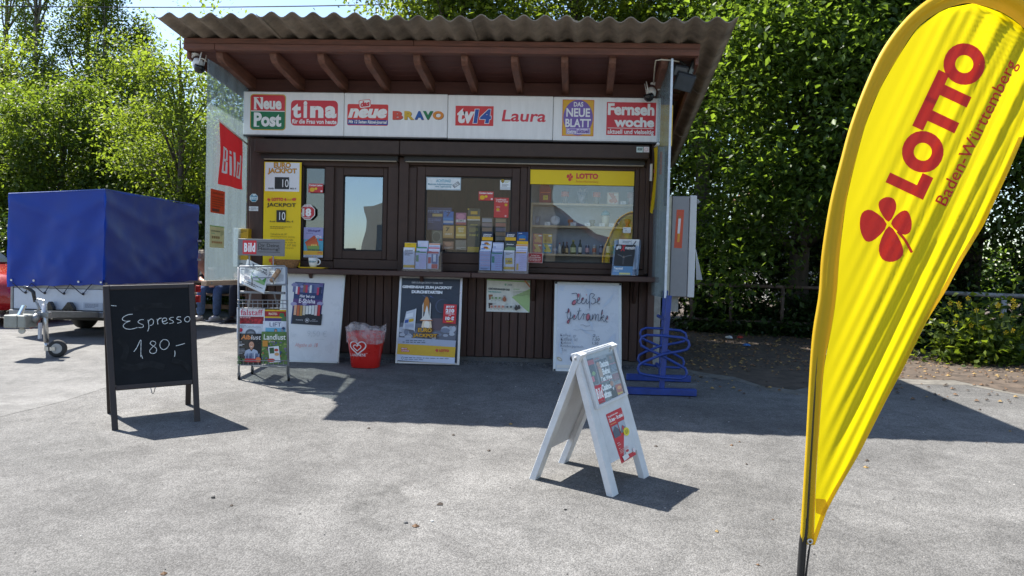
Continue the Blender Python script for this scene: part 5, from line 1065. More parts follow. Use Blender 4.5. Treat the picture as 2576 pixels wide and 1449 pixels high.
gd(962, 1, 'shaker', 'pale shaker with a teal lid on the middle board', 'shaker', shaker)
gd(1110, 1, 'drinking_glass', 'empty glass at the right of the middle board', 'glass', lambda t, T: MB(T).lathe([(0, 0), (.02, 0), (.026, .06), (.024, .06), (.018, .004), (0, .004)], seg=16).build('body', ACR, t, smooth=True))
gd(1205, 1, 'candle', 'red candle at the right end of the middle board', 'candle', jar('#b85048', '#c05a50', .022, .062))
for x, tx, lab in ((330, '15,-', 'price card under the clock at the left of the middle board'), (610, '12,-', 'price card before the orange candle'), (765, '14,-', 'price card before the black cup'), (925, '9,-', 'narrow price card left of the teal lidded shaker'), (1030, '16,-', 'price card right of the teal lidded shaker')): card(lab, x, 1, tx)
loose(5, F5, 7.366, 1148, 848, 1234, 908, 'price_card', 'white price card stuck on the right edge of the right window', 'price card', '#dfe3e6', lambda p: (p.lines(1156, 856, 1224, 866, 1, '#5a6a80'), p.t('12,-', 1172, 876, 1206, 894, '#384a60')))
for x, row_z, c1, c2, lab in ((218, 0, '#b84a44', '#e0b848', 'red tea carton, lower left of the stack of four'), (326, 0, '#3a90b8', '#d8c850', 'blue tea carton, lower right of the stack of four'), (218, 1, '#c06a58', '#d8a850', 'orange tea carton, upper left of the stack of four'), (326, 1, '#d0b450', '#b89030', 'yellow tea carton, upper right of the stack of four')):
    w_ = P(*c5(378, 1050), SYY).x-P(*c5(274, 1050), SYY).x; h_ = .0995
    X_ = P(*c5(x, 1050), SYY+.03).x; z = zs[2]+.0005+row_z*(h_/1.0+.0004) ; t = thing('tea_carton', lab, 'box', (X_, SYY+.03, z), 'tea cartons on the lowest board'); boxg(c1, c2, w_*.98, .05, h_)(t, Matrix.Translation((X_, SYY+.03, z)))
for x, fn, nm, lab, cat in ((420, jar('#9aa0b8', '#b8bcd0', .018, .045), 'jar', 'small grey jar beside the tea cartons', 'jar'), (470, bottle('#dedbd4', '#c8c4bc', '#b8423a', .014, .09), 'bottle', 'white bottle with red cap on the lowest board', 'bottle'), (510, bottle('#3a2a1c', '#4a3a28', '#2a2018'), 'bottle', 'plain dark brown bottle on the lowest board', 'bottle'), (548, bottle('#4a2a18', '#c8a878', '#8a2a20'), 'bottle', 'brown bottle with tan label on the lowest board', 'bottle'), (618, bottle('#5a6030', '#c8cc98', '#b8b060', .024, .115), 'bottle', 'wide green bottle with pale label on the lowest board', 'bottle'), (693, bottle('#23301f', '#d8d4c8', '#20241c', .015, .12), 'bottle', 'slim dark green bottle with white label on the lowest board', 'bottle'), (773, can('#5a5e78', '#c8a0a8'), 'can', 'grey can with pink band on the lowest board', 'can'), (850, can('#b8b0a8', '#b86a50'), 'can', 'pale can with orange band on the lowest board', 'can'), (923, can('#4e526c', '#8a8ea8'), 'can', 'slate coloured can on the lowest board', 'can'), (1000, bottle('#2d5a48', '#c8d4cc', '#c04038', .016, .15), 'bottle', 'tall green bottle with a red neck on the lowest board', 'bottle'), (1062, boxg('#c8b878', '#7aa878', .04, .04, .08), 'carton', 'yellow green carton at the right end of the lowest board', 'box')):
    gd(x, 2, nm, lab, cat, fn)
for x, fn, nm, lab, cat in ((590, jar('#b0622a', '#c8702a', .026, .05), 'jar', 'left orange jar on the window floor', 'jar'), (733, jar('#a87a30', '#b8823a', .024, .05), 'jar', 'ochre jar in the middle of the window floor', 'jar'), (878, jar('#a83a2a', '#b84a34', .026, .045), 'jar', 'red jar on the window floor', 'jar')): gd(x, 3, nm, lab, cat, fn, dy=.02)
for x, lab in ((812, 'small green plant left of the red jar on the window floor'), (965, 'small green plant right of the red jar on the window floor')):
    X_ = P(*c5(x, 1230), SYY).x; t = thing('potted_plant', lab, 'plant', (X_, SYY, .9055), 'small plants behind the window'); MB(Matrix.Translation((X_, SYY, .9055))).lathe([(0, 0), (.025, 0), (.032, .03), (0, .03)], seg=14).build('pot', M('g_#50584a', hexc('#50584a'), .6), t)
    leaves('foliage', np.stack([rng.normal(X_, .04, 120), rng.normal(SYY, .02, 120), .935+np.abs(rng.normal(0, .025, 120))], 1), .022, L_BRIGHT, t, -.3, aspect=.7)
# inside the middle window: ticket dispensers
TY_ = 7.47
def q4(x, y): return P(*c4(x, y), TY_)
def tick(x0, y0, x1, y1, name, label, col, fn, cat='ticket display', dy=0):
    t = flat(name, label, cat, 4, x0, y0, x1, y1, TY_+dy, M('ink_'+col, hexc(col), .4), .03, 'ticket displays behind the middle window', 'box', .004); p = F4(TY_+dy); fn(p)
    if p.mb.v: p.done('lettering', t)
tick(352, 630, 618, 878, 'card_rack', 'dark blue card rack at the left behind the middle window', '#26356a', lambda p: (p.lines(362, 660, 610, 690, 2, '#8fb0e0', 4), p.r(410, 700, 520, 730, '#c8b070'), p.lines(362, 750, 500, 800, 3, '#7a90d0', 8)), dy=.03)
tick(400, 880, 520, 1040, 'coil_display', 'grey round ticket coil below the blue rack', '#6a6e60', lambda p: (p.e(455, 950, 50, 62, '#8a8e80'), p.e(455, 950, 42, 52, '#5a5e52')), dy=.02)
def seven(p): p.t('7', 562, 682, 608, 730, '#1a2a5a', .05, .1); p.r(528, 742, 636, 768, '#3a8ad0'); p.r(528, 776, 636, 800, '#b0b8c8')
tick(526, 675, 640, 818, 'ticket_display', 'blue ticket display with a large digit', '#2a6ab8', seven)
def gold7(p): p.t('7', 556, 848, 598, 892, '#5a4a20', .05, .1); p.t('150.000 €', 545, 910, 620, 930, '#e8e0c8', .03); p.r(526, 950, 640, 962, '#b88a38')
tick(524, 828, 642, 966, 'ticket_display', 'gold ticket display under the blue one', '#c8a060', gold7)
tick(664, 688, 776, 822, 'ticket_display', 'pink and white ticket display beside the blue one', '#b06a90', lambda p: (p.e(720, 730, 44, 30, '#d088a8'), p.r(668, 764, 772, 790, '#d8d4d0'), p.t('25.000 €', 690, 768, 752, 784, '#403a50', .03), p.r(668, 800, 772, 818, '#a85040')))
tick(664, 830, 776, 968, 'ticket_display', 'yellow gold ticket display under the pink one', '#d0a840', lambda p: (p.t('GOLD', 690, 850, 752, 872, '#f0e8c0', .04), p.t('2015', 694, 878, 748, 900, '#f0e8c0', .04), p.r(668, 920, 772, 944, '#e8d080')))
tick(524, 1000, 640, 1090, 'ticket_display', 'orange ticket pad low behind the middle window', '#a87a60', lambda p: (p.e(580, 1030, 40, 20, '#c89070'), p.lines(536, 1060, 630, 1080, 2, '#d8d0c8', 2)))
tick(660, 985, 780, 1095, 'ticket_display', 'pale ticket pad low behind the middle window', '#8a8478', lambda p: p.lines(672, 1060, 770, 1084, 2, '#d8d4c8', 6))
def glx(p): p.p([(792, 645), (815, 645), (800, 660)], '#e0c020'); p.r(826, 672, 900, 706, '#c8a020'); p.r(790, 728, 928, 760, '#d8a820'); p.r(790, 760, 928, 772, '#d8d4c8'); p.t('glüXLOS', 818, 812, 900, 832, '#b8b050', .02, .2); p.lines(812, 850, 906, 900, 4, '#a8a050', 3); p.t('10.000 €', 812, 920, 908, 944, '#c0b850', .03); p.r(792, 1060, 918, 1116, '#c8a820')
tick(790, 642, 930, 1116, 'ticket_display', 'tall dark ticket display with yellow print behind the middle window', '#4a4a3c', glx)
for k, (x0, x1, lab) in enumerate(((945, 1066, 'fourth column of small tickets behind the middle window'), (1092, 1215, 'rightmost column of small tickets behind the middle window'))):
    tick(x0, 740, x1, 1000, 'ticket_display', lab, '#5e5c54', lambda p, x0=x0, x1=x1, k=k: [p.r(x0+6, 752+i*50, x1-8, 790+i*50, c) for i, c in enumerate((('#9aa0b0', '#8a7a80', '#a88a70', '#70748a', '#8a8070'), ('#a89a80', '#a86a60', '#807a90', '#a08060', '#908880'))[k])])

# ================================================================== THINGS STANDING BEFORE THE KIOSK
class Lean:
    """a board plane that rises from the ground line yb to the height zt at yt"""
    def __init__(s, yb, zb, yt, zt_): s.p0 = V(0, yb, zb); s.up = V(0, yt-yb, zt_-zb).normalized(); s.n = V(0, -s.up.z, s.up.y)
    def at(s, u, v, off=0): return RP(u, v, s.p0, s.n)+s.n*off
    def pr(s, x0, y0, sc, off=0): return PR().plane(s.p0+s.n*off, s.n, (1, 0, 0), s.up, x0, y0, sc)
def crop(x0, y0, sc): return lambda x, y: ((x0+x/sc)*PW/3840, (y0+y/sc)*PW/3840)
g1, g2, g3 = crop(840, 860, 2.3375), crop(1220, 1000, 3.294), crop(1760, 1000, 3.294)
SILV = M('alu_profile', (.62, .63, .64), .35, metal=.75, var=.08)
def frame_board(name, label, cat, ln, cf, tl, tr, bl, wd, mat, fill, th=.022, rnd=None, back=None):
    """profile frame of four bars round a panel; corners given in crop pixels"""
    A, B, C_ = ln.at(*cf(*tl)), ln.at(*cf(*tr)), ln.at(*cf(*bl)); ex = (B-A).normalized(); ex = V(1, 0, 0); W_ = (B-A).length; H_ = (A-C_).length; up = ln.up; n = ln.n
    O = C_.copy(); t = thing(name, label, cat, O+ex*W_/2)
    T = Matrix((ex, up, n)).transposed().to_4x4(); T.translation = O
    MB(T).box((wd*.7, wd*.7, -th), (W_-wd*.7, H_-wd*.7, -.004)).build('panel', fill, t)
    for a, b in (((0, 0, -th), (wd, H_, 0)), ((W_-wd, 0, -th), (W_, H_, 0)), ((wd+.0005, 0, -th), (W_-wd-.0005, wd, -.0005)), ((wd+.0005, H_-wd, -th), (W_-wd-.0005, H_, -.0005))): MB(T).box(a, b).build('frame_bar', mat, t, bevel=.004)
    if rnd:
        for x, y in ((0, 0), (W_, 0), (0, H_), (W_, H_)): MB(T).box((x-.004 if x == 0 else x-wd-.004, y-.004 if y == 0 else y-wd-.004, -th-.002), (x+wd+.004 if x == 0 else x+.004, y+wd+.004 if y == 0 else y+.004, .002)).build('corner_cap', rnd, t, bevel=.008, seg=2)
    return t, T, W_, H_
# --- eurojackpot poster in a snap frame
ln = Lean(7.105, -.012, 7.25, .84)
t, T, W_, H_ = frame_board('framed_poster', 'silver framed poster with a rocket and clouds leaning on the kiosk front', 'poster', ln, g2, (888, 108), (1668, 128), (860, 1195), .025, SILV, M('ink_#2f3a48', hexc('#2f3a48'), .35))
p = ln.pr(1220, 1000, 3.294, -.003)
p.p([(925, 700), (1624, 716), (1608, 900), (903, 880)], '#6b6f7c'); p.p([(1200, 640), (1622, 640), (1612, 800), (1200, 780)], '#66535a')
rn = random.Random(5)
for i in range(34): x = rn.uniform(930, 1590); y = rn.uniform(770, 890)+abs(x-1260)*-.06; p.e(x, y, rn.uniform(24, 60), rn.uniform(16, 36), rn.choice(('#8f96a6', '#a9afbc', '#7c8496', '#b9bec9')), 14); p.k -= .7
p.k = 26
p.t('DER EUROJACKPOT TEAM-TIPP', 1072, 192, 1454, 220, '#d8dbe2', .01); p.t('GEMEINSAM ZUM JACKPOT', 954, 240, 1568, 284, '#eef0f4', .06); p.t('DURCHSTARTEN', 1070, 298, 1448, 336, '#eef0f4', .06)
p.e(1452, 490, 92, 88, '#454f66'); p.e(1462, 490, 84, 82, '#2f3a48'); p.p([(1190, 345), (1240, 372), (1246, 380)], '#7f9ad8'); p.p([(1290, 360), (1350, 392), (1300, 372)], '#5f7ac8')
p.p([(1000, 558), (1116, 522), (1108, 786), (962, 768)], '#c9ced8'); p.p([(1112, 520), (1122, 520), (1114, 800), (1104, 800)], '#e0e4ea'); p.p([(990, 660), (1034, 652), (1030, 694), (984, 700)], '#3457a0'); p.p([(1040, 650), (1096, 642), (1094, 676), (1036, 690)], '#d8b02a'); p.p([(1008, 590), (1090, 566), (1088, 620), (1000, 640)], '#e8ebf0'); p.lines(990, 704, 1096, 770, 4, '#8a96b4', 6)
p.p([(1200, 480), (1214, 440), (1216, 640), (1204, 650)], '#dcd8d0'); p.p([(1292, 440), (1306, 470), (1306, 640), (1290, 650)], '#dcd8d0'); p.p([(1222, 430), (1240, 385), (1256, 372), (1272, 388), (1288, 430), (1286, 560), (1224, 560)], '#b8762e'); p.p([(1254, 480), (1268, 520), (1290, 620), (1330, 664), (1250, 676), (1176, 668), (1226, 610), (1244, 520)], '#e8e4dc'); p.p([(1176, 662), (1330, 660), (1330, 670), (1176, 674)], '#c87838')
p.p([(1206, 676), (1310, 676), (1322, 760), (1190, 760)], '#f0d8b8'); p.e(1258, 720, 34, 44, '#faf0e0')
for dx, c, b_ in ((7, '#5a3808', .06), (0, '#dca222', .035)): p.t('EURO', 1150-dx, 762-dx, 1318+dx*3, 812+dx, c, b_); p.t('JACKPOT', 1088-dx, 832-dx, 1382+dx*3, 886+dx, c, b_)
p.r(1462, 470, 1622, 704, '#d02c34', -1.6); p.t('JETZT', 1494, 488, 1600, 518, WI, .06); p.t('210', 1490, 524, 1598, 574, WI, .07); p.t('TIPPREIHEN', 1488, 582, 1598, 594, WI, .04); p.t('FÜR', 1528, 600, 1556, 612, WI, .04); p.t('10 €', 1488, 620, 1596, 666, WI, .07); p.t('SICHERN!', 1500, 674, 1582, 688, '#f0d820', .05)
p.p([(903, 884), (1616, 906), (1612, 988), (900, 962)], '#aeb6c8'); p.lines(1000, 905, 1480, 934, 1, '#5f687c', 3, .35); p.lines(960, 928, 1530, 956, 1, '#5f687c', 4, .4)
p.p([(900, 962), (1612, 986), (1606, 1114), (894, 1092)], '#dcb02a'); p.r(944, 1004, 1022, 1026, '#c8364a', -1.6); p.r(944, 1030, 1046, 1054, '#c8364a', -1.6); p.t('MEHR AUF', 950, 1008, 1016, 1022, WI, .03, 0, -1.6); p.t('LOTTO-BW.DE', 950, 1034, 1040, 1050, WI, .03, 0, -1.6); clover(p, 1386, 1034, 20, RED); p.t('LOTTO', 1416, 1024, 1534, 1056, RED, .055, 0, -1.6); p.lines(1420, 1062, 1532, 1074, 1, '#a88420')
p.p([(894, 1094), (1606, 1116), (1604, 1192), (890, 1168)], '#ccd4e6'); p.e(962, 1132, 14, 18, '#4a5468'); p.e(962, 1132, 10, 14, '#ccd4e6'); p.lines(986, 1122, 1530, 1164, 2, '#6f7a92', 9, .4)
p.done('lettering', t)
# --- fee poster screwed to the boards
yf = WY-.006; a, b, z0, z1 = rk(*g3(213, 164), *g3(748, 560), yf)
t = thing('fee_poster', 'white and green fee poster fixed to the boards under the counter', 'poster', ((a+b)/2, yf, z0)); MB().box((a, yf, z0), (b, yf+.004, z1)).build('sheet', M('ink_#dfe3de', hexc('#dfe3de'), .4), t)
p = PR().front(yf-.0004, 1760, 1000, 3.294)
p.p([(746, 272), (744, 562), (735, 562), (520, 380)], '#a9c98c'); p.r(218, 166, 752, 182, '#8db874', -1.6); p.p([(672, 172), (700, 172), (750, 240), (750, 262)], '#d8905c'); p.e(450, 222, 13, 13, '#5fae8a'); p.e(454, 224, 7, 7, '#dfe3de'); p.t('AWRM', 470, 214, 530, 236, '#8a98a0', .02, .2)
p.t('GEBÜHRENMARKEN 2023', 236, 262, 500, 290, '#46525a', .045, 0, -1.6); p.t('HIER ERHÄLTLICH', 236, 300, 394, 320, '#66b4b0', .04, 0, -1.6); p.lines(545, 270, 700, 288, 1, '#7fb06a', 3); p.lines(545, 296, 728, 366, 4, '#7a8a70', 5, .3)
for x, c in ((238, '#9a6a4c'), (236, '#4a3a38')): y = 344 if x == 238 else 448; p.p([(x, y), (x+52, y), (x+44, y+60), (x+8, y+60)], c); p.e(x+12, y+56, 8, 8, '#2a2a2a')
for i in range(3): p.r(266+i*46, 370, 304+i*46, 408, '#d3dccb'); p.e(285+i*46, 386, 13, 11, '#6f9a5a'); p.lines(272+i*46, 414, 300+i*46, 426, 1, '#7a8478')
for i in range(4): p.r(258+i*46, 474, 296+i*46, 512, '#e0cdc4'); p.e(277+i*46, 492, 14, 13, '#c88470'); p.lines(264+i*46, 520, 292+i*46, 530, 1, '#7a8478')
for i in range(2): p.r(452+i*46, 478, 488+i*46, 516, '#c8ccc8'); p.e(470+i*46, 496, 13, 12, '#4a5450')
for x, y, c, k in ((436, 404, '#a8664a', 1), (582, 512, '#3a3c40', .95), (614, 502, '#3a3c40', .8)): p.e(x, y, 24*k, 28*k, c); p.p([(x-10*k, y-24*k), (x+10*k, y-24*k), (x+16*k, y-38*k), (x-16*k, y-38*k)], c)
p.lines(418, 350, 486, 360, 1, '#5a646a'); p.lines(296, 452, 366, 462, 1, '#5a646a'); p.lines(450, 456, 520, 466, 1, '#5a646a'); p.lines(560, 458, 606, 468, 1, '#5a646a'); p.done('lettering', t)
# --- hot drinks board with hand lettering
ln = Lean(6.985, -.02, 7.22, .84)
FRM = M('alu_matt', (.66, .68, .66), .4, metal=.3, var=.06); PAP = M('poster_paper', (.62, .645, .68), .3, var=.05, scale=3, coat=.35)
t, T, W_, H_ = frame_board('drinks_board', 'framed white board with hand-lettered hot drinks list leaning right of the fee poster', 'board', ln, g3, (1058, 182), (1882, 204), (1032, 1292), .027, FRM, PAP, .025, M('cap_black', (.02, .02, .022), .4))
p = ln.pr(1760, 1000, 3.294, -.003)
# pale streaks painted on as the sheen of wrinkled film over the paper
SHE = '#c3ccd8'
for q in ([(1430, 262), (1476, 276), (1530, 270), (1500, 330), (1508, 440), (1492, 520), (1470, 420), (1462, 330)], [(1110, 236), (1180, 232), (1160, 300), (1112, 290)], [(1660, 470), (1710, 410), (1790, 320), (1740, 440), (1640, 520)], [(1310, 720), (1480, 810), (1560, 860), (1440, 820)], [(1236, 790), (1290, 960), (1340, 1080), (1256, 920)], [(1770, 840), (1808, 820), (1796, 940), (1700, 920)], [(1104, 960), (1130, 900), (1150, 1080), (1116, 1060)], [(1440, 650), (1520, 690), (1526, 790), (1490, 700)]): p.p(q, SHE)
p.p([(1074, 1214), (1240, 1212), (1300, 1250), (1082, 1252)], '#d9d5cc'); p.e(1112, 1140, 36, 20, '#b5a88e', 18, -30); p.e(1116, 1142, 22, 10, '#d5d0c4', 14, -30); p.e(1290, 1136, 46, 42, '#2a2634'); p.e(1292, 1136, 30, 28, '#57505c')
DK, RI = '#2c3648', '#c8707a'
for x, y, a, b_, r_ in ((1346, 358, 13, 26, 10), (1290, 446, 22, 34, 30), (1396, 400, 11, 18, 30), (1602, 404, 9, 22, 20), (1226, 546, 12, 28, 0), (1466, 628, 22, 42, 8), (1300, 616, 8, 22, 20), (1222, 680, 17, 28, 20), (1638, 566, 8, 28, 0), (1704, 636, 8, 24, 10)): p.e(x, y, a, b_, RI, 18, -r_)
p.s([(1262, 340), (1290, 334), (1326, 336), (1336, 400), (1318, 452), (1290, 476), (1270, 458), (1284, 424), (1330, 410)], 7, DK); p.s([(1366, 336), (1362, 400), (1330, 440), (1352, 462), (1384, 440), (1410, 396), (1398, 388), (1386, 420), (1394, 460), (1424, 452), (1446, 400), (1444, 440), (1456, 462), (1482, 430)], 6, DK); p.e(1446, 352, 6, 6, RI)
p.s([(1484, 522), (1484, 440), (1486, 360), (1510, 336), (1544, 352), (1520, 388), (1552, 402), (1552, 446), (1520, 466), (1502, 450)], 7, DK); p.s([(1556, 450), (1592, 432), (1610, 396), (1594, 384), (1580, 420), (1588, 462), (1614, 462)], 6, DK)
p.s([(1186, 574), (1206, 574), (1230, 540), (1222, 522), (1212, 560), (1208, 620), (1226, 652), (1252, 612), (1250, 560), (1246, 640), (1230, 700), (1208, 700), (1220, 672), (1262, 642), (1296, 612), (1290, 596), (1276, 620), (1288, 654), (1314, 640), (1350, 560), (1362, 514)], 6, DK); p.s([(1362, 514), (1346, 600), (1346, 650), (1362, 660), (1392, 610), (1410, 580), (1414, 606), (1404, 656)], 6, DK); p.s([(1330, 556), (1382, 548)], 6, DK); p.s([(1414, 606), (1436, 590), (1446, 600)], 5, DK)
p.s([(1486, 592), (1462, 584), (1442, 620), (1450, 664), (1474, 662), (1490, 606), (1488, 650), (1502, 668), (1516, 640), (1524, 590), (1520, 660), (1540, 600), (1556, 592), (1556, 668)], 6, DK); p.s([(1556, 668), (1572, 606), (1592, 596), (1590, 672), (1614, 660), (1640, 560), (1642, 538), (1632, 560), (1624, 680)], 6, DK); p.s([(1630, 640), (1656, 606), (1658, 630), (1634, 642), (1664, 684), (1684, 660), (1706, 622), (1698, 610), (1684, 650), (1692, 688), (1712, 684)], 6, DK); p.e(1464, 540, 4, 4, DK); p.e(1484, 540, 4, 4, DK)
p.s([(1370, 730), (1400, 724), (1430, 738), (1460, 738), (1488, 732)], 4, '#4a4a50'); p.s([(1282, 784), (1330, 792), (1380, 784), (1430, 798), (1490, 790), (1550, 798)], 3, '#8a8e98')
for s_, x0, x1, y in (('Kaffee  gr', 1124, 1322, 836), ('Kaffee  kl', 1130, 1330, 880), ('Kakao', 1130, 1252, 926), ('Kinderpunsch', 1126, 1404, 972), ('Tee', 1136, 1200, 1016)): p.t(s_, x0, y, x1, y+32 if s_ in ('Kakao', 'Tee') else y+42, '#4a5060', -.012, 0, -1.5)
for s_, x0, x1, y in (('2,-', 1520, 1600, 842), ('1,50', 1520, 1606, 886), ('1,50', 1514, 1590, 934)): p.t(s_, x0, y, x1, y+40, '#2f3640', 0, .1, -1.5)
p.done('lettering', t)
# --- whiteboard with the small poster
ln = Lean(7.05, -.017, 7.23, .84)
WBM = M('whiteboard', (.7, .71, .73), .3, var=.05, scale=3)
t, T, W_, H_ = frame_board('whiteboard', 'white board with a small blue poster standing behind the magazine rack', 'board', ln, g1, (470, 382), (1016, 398), (446, 1160), .02, FRM, WBM, .022, M('cap_grey', (.35, .36, .34), .5))
p = ln.pr(840, 860, 2.3375, -.0035)
p.p([(608, 462), (867, 468), (857, 838), (601, 830)], '#2c3a6a'); p.p([(606, 470), (866, 476), (864, 560), (604, 552)], '#6a6f9c'); p.p([(604, 610), (862, 616), (860, 700), (603, 694)], '#5a3a74')
for i in range(22): p.e(rn.uniform(612, 858), rn.choice((rn.uniform(476, 520), rn.uniform(640, 690))), rn.uniform(14, 30), rn.uniform(10, 20), rn.choice(('#8a88b0', '#6a5a94', '#a09ac0', '#4a4a80')), 12); p.k -= .6
p.p([(602, 735), (860, 742), (857, 838), (601, 830)], '#23242a')
for x, y, c in ((640, 500, '#d8d8e0'), (656, 506, '#c03a50'), (706, 486, '#8a6a5a'), (726, 490, '#c8405a'), (762, 492, '#d8dce0'), (782, 490, '#4a5a8a'), (826, 512, '#c03a60'), (846, 506, '#2a3050')): p.r(x-9, y, x+9, y+66, c); p.k -= .5
for i, c in enumerate(('#d8a888', '#c8683a', '#b8904a', '#d0c8b8', '#dcdcd8', '#e4e6e6', '#d8dcdc', '#d8c8c8', '#c03a3c')): p.r(616+i*26, 672+abs(4-i)*-2, 638+i*26, 752+8*math.sin(i), c); p.k -= .5
p.k += 6; p.t('Hier bei uns', 670, 576, 800, 602, '#eceaf4', .02, 0, -1.4); p.t('E-Shisha', 662, 612, 806, 650, '#eceaf4', .02, 0, -1.4); p.t('Powered by', 636, 790, 698, 804, '#c8c8cc', .01); p.e(734, 800, 20, 20, '#c0c0c4'); p.e(734, 800, 17, 17, '#23242a'); p.t('M', 724, 790, 744, 810, '#d0d0d4', .02); p.t('WHITE', 778, 790, 808, 798, '#c8c8cc'); p.t('WONDERLAND', 760, 802, 826, 812, '#c8c8cc')
p.t('für', 590, 906, 640, 944, '#c6c9cc', -.01); p.t('9,50 €', 736, 890, 906, 950, '#c3c7ca', -.012); p.s([(804, 968), (850, 966), (882, 967)], 3, '#c3c7ca'); p.t('Abgabe ab', 628, 1000, 776, 1040, '#d99088', -.006, .25); p.t('18', 800, 1000, 828, 1034, '#d06a60', 0, .15); p.done('lettering', t)
# --- red litter bin with the bag
k_ = .2036*6.93/FPX
bc = G(*g2(462, 1262)); bc = V(bc.x, 6.81+.115, gz(6.9))
t = thing('litter_bin', 'red plastic ice cream bin with a clear bag under the counter', 'bin', bc)
BR_ = M('bin_red', (.58, .018, .014), .3, var=.06, scale=6)
bprof = [(.126, 0), (.130, .004), (.142, .1), (.158, .2), (.171, .29), (.172, .335)]
MB().lathe([(0, .001)]+bprof+[(.166, .336), (.16, .29), (.12, .02), (0, .02)], bc, 40, sx=1, sy=.82, e=2.7).build('body', BR_, t, smooth=True)
def binr(z):
    for (r_a, za), (r_b, zb_) in zip(bprof, bprof[1:]):
        if z <= zb_: return r_a+(r_b-r_a)*(z-za)/(zb_-za)
    return bprof[-1][0]
def warp_bin(p_, off):
    z = p_.z-bc.z; r = binr(z); x = max(-.97, min(.97, (p_.x-bc.x)/r)); y = .82*r*(1-abs(x)**2.7)**(1/2.7)
    return V(p_.x, bc.y-y-.0015-off, p_.z)
p = PR(warp=warp_bin, lift=.0004).front(bc.y-.13, 1220, 1000, 3.294)
def heart(cx, cy, k, w_):
    o = []
    for i in range(41):
        a = -math.pi*.92+i/40*math.pi*1.84; x = 16*math.sin(a)**3; y = -(13*math.cos(a)-5*math.cos(2*a)-2*math.cos(3*a)-math.cos(4*a)); o.append((cx+x*k, cy+y*k*.92))
    p.s(o, w_, '#ece4e4')
heart(400, 996, 6.3, 15); heart(392, 1000, 3.0, 12)
for i, ch in enumerate('LANGNESE'): p.t(ch, 298+i*25.5, 1076, 298+i*25.5+(21 if ch != 'L' else 16), 1110, '#ece4e4', .02); p.k -= 1
p.e(512, 1074, 5, 5, '#ece4e4'); p.done('lettering', t)
BAG = bpy.data.materials.new('clear_bag'); BAG.use_nodes = True; n_ = BAG.node_tree; L_ = n_.links; n_.nodes.clear(); o_ = n_.nodes.new('ShaderNodeOutputMaterial'); t1 = n_.nodes.new('ShaderNodeBsdfTransparent'); t1.inputs[0].default_value = (.97, .95, .96, 1); d1 = n_.nodes.new('ShaderNodeBsdfPrincipled'); d1.inputs['Base Color'].default_value = (.75, .68, .7, 1); d1.inputs['Roughness'].default_value = .18; m1 = n_.nodes.new('ShaderNodeMixShader'); nz = n_.nodes.new('ShaderNodeTexNoise'); nz.inputs['Scale'].default_value = 14; nz.inputs['Detail'].default_value = 5; tc = n_.nodes.new('ShaderNodeTexCoord'); L_.new(tc.outputs['Object'], nz.inputs[0]); mr = n_.nodes.new('ShaderNodeMapRange'); mr.inputs[1].default_value = .35; mr.inputs[2].default_value = .7; mr.inputs[3].default_value = .1; mr.inputs[4].default_value = .6; L_.new(nz.outputs['Fac'], mr.inputs[0]); L_.new(mr.outputs[0], m1.inputs[0]); L_.new(t1.outputs[0], m1.inputs[1]); L_.new(d1.outputs[0], m1.inputs[2]); L_.new(m1.outputs[0], o_.inputs[0])
tb = thing('bin_bag', 'clear plastic bag hanging over the rim of the red bin', 'bag', bc+V(0, 0, .3))
def bag(i, j):
    a = i*2*math.pi; h = .235+.16*j; r = binr(min(h, .335))*(1.035+.06*max(0, j-.4)+.03*math.sin(a*7+2)*abs(j-.55)+.03*math.sin(a*13+j*5)); z = h+(.02*math.sin(a*3+1)+.006*math.sin(a*11))*(1 if j > .6 else .4)*(j if j > .5 else (1-j))
    c, s_ = math.cos(a), math.sin(a); q = (abs(c)**2.7+abs(s_)**2.7)**(-1/2.7); return (bc.x+r*c*q, bc.y+r*.84*s_*q, bc.z+z)
MB().grid(bag, 64, 10).build('bag_skin', BAG, tb, smooth=True, fix=False)

# --- magazine rack
RY = 6.20; RK = M('rack_grey', (.23, .24, .26), .4, metal=.3, var=.1)
def r1(x, y, Y=RY): return P(*g1(x, y), Y)
t = thing('magazine_rack', 'grey wire magazine rack on casters with a header sign', 'rack', (-2.34, RY, gz(RY))); RK_T = t
fl_, fr_ = r1(130, 1300), r1(566, 1290)
for a, b, nm in ((r1(128, 330), fl_, 'upright'), (r1(546, 330), fr_, 'upright')): MB().tube([a, b], .0095, 8).build(nm, RK, t, smooth=True)
MB().tube([r1(128, 480), r1(124, 345), r1(140, 326), r1(530, 322), r1(548, 340), r1(553, 480)], .008, 8).build('top_hoop', RK, t, smooth=True)
MB().tube([r1(128, 480), r1(140, 488), r1(540, 484), r1(553, 478)], .008, 8).build('tray_rail', RK, t, smooth=True)
MB().tube([r1(246, 488, RY-.05), r1(246, 428, RY-.05), r1(256, 424, RY-.05), r1(422, 424, RY-.05), r1(434, 430, RY-.05), r1(434, 486, RY-.05)], .005, 6).build('paper_stop', RK, t, smooth=True)
MB().box(r1(134, 560, RY), r1(540, 548, RY+.03)).build('cross_bar', RK, t, bevel=.003)
for y in (620, 650, 690, 1150, 1190): MB().tube([r1(118, y, RY-.012), r1(574 if y > 1000 else 562, y+2, RY-.012)], .004, 6).build('wire', RK, t)
for i in range(11):
    x = 120+i*44
    MB().tube([r1(x, 618, RY-.008), r1(x, 700, RY-.008)], .003, 5).build('wire', RK, t); MB().tube([r1(x+4, 1146, RY-.008), r1(x+4, 1192, RY-.008), r1(x+4, 1186, RY+.04)], .003, 5).build('wire', RK, t)
for x0, x1 in ((215, 235), (470, 440)): MB().tube([r1(x0, 690, RY+.3), r1(x1, 560, RY+.06)], .008, 6).build('rear_strut', RK, t, smooth=True)
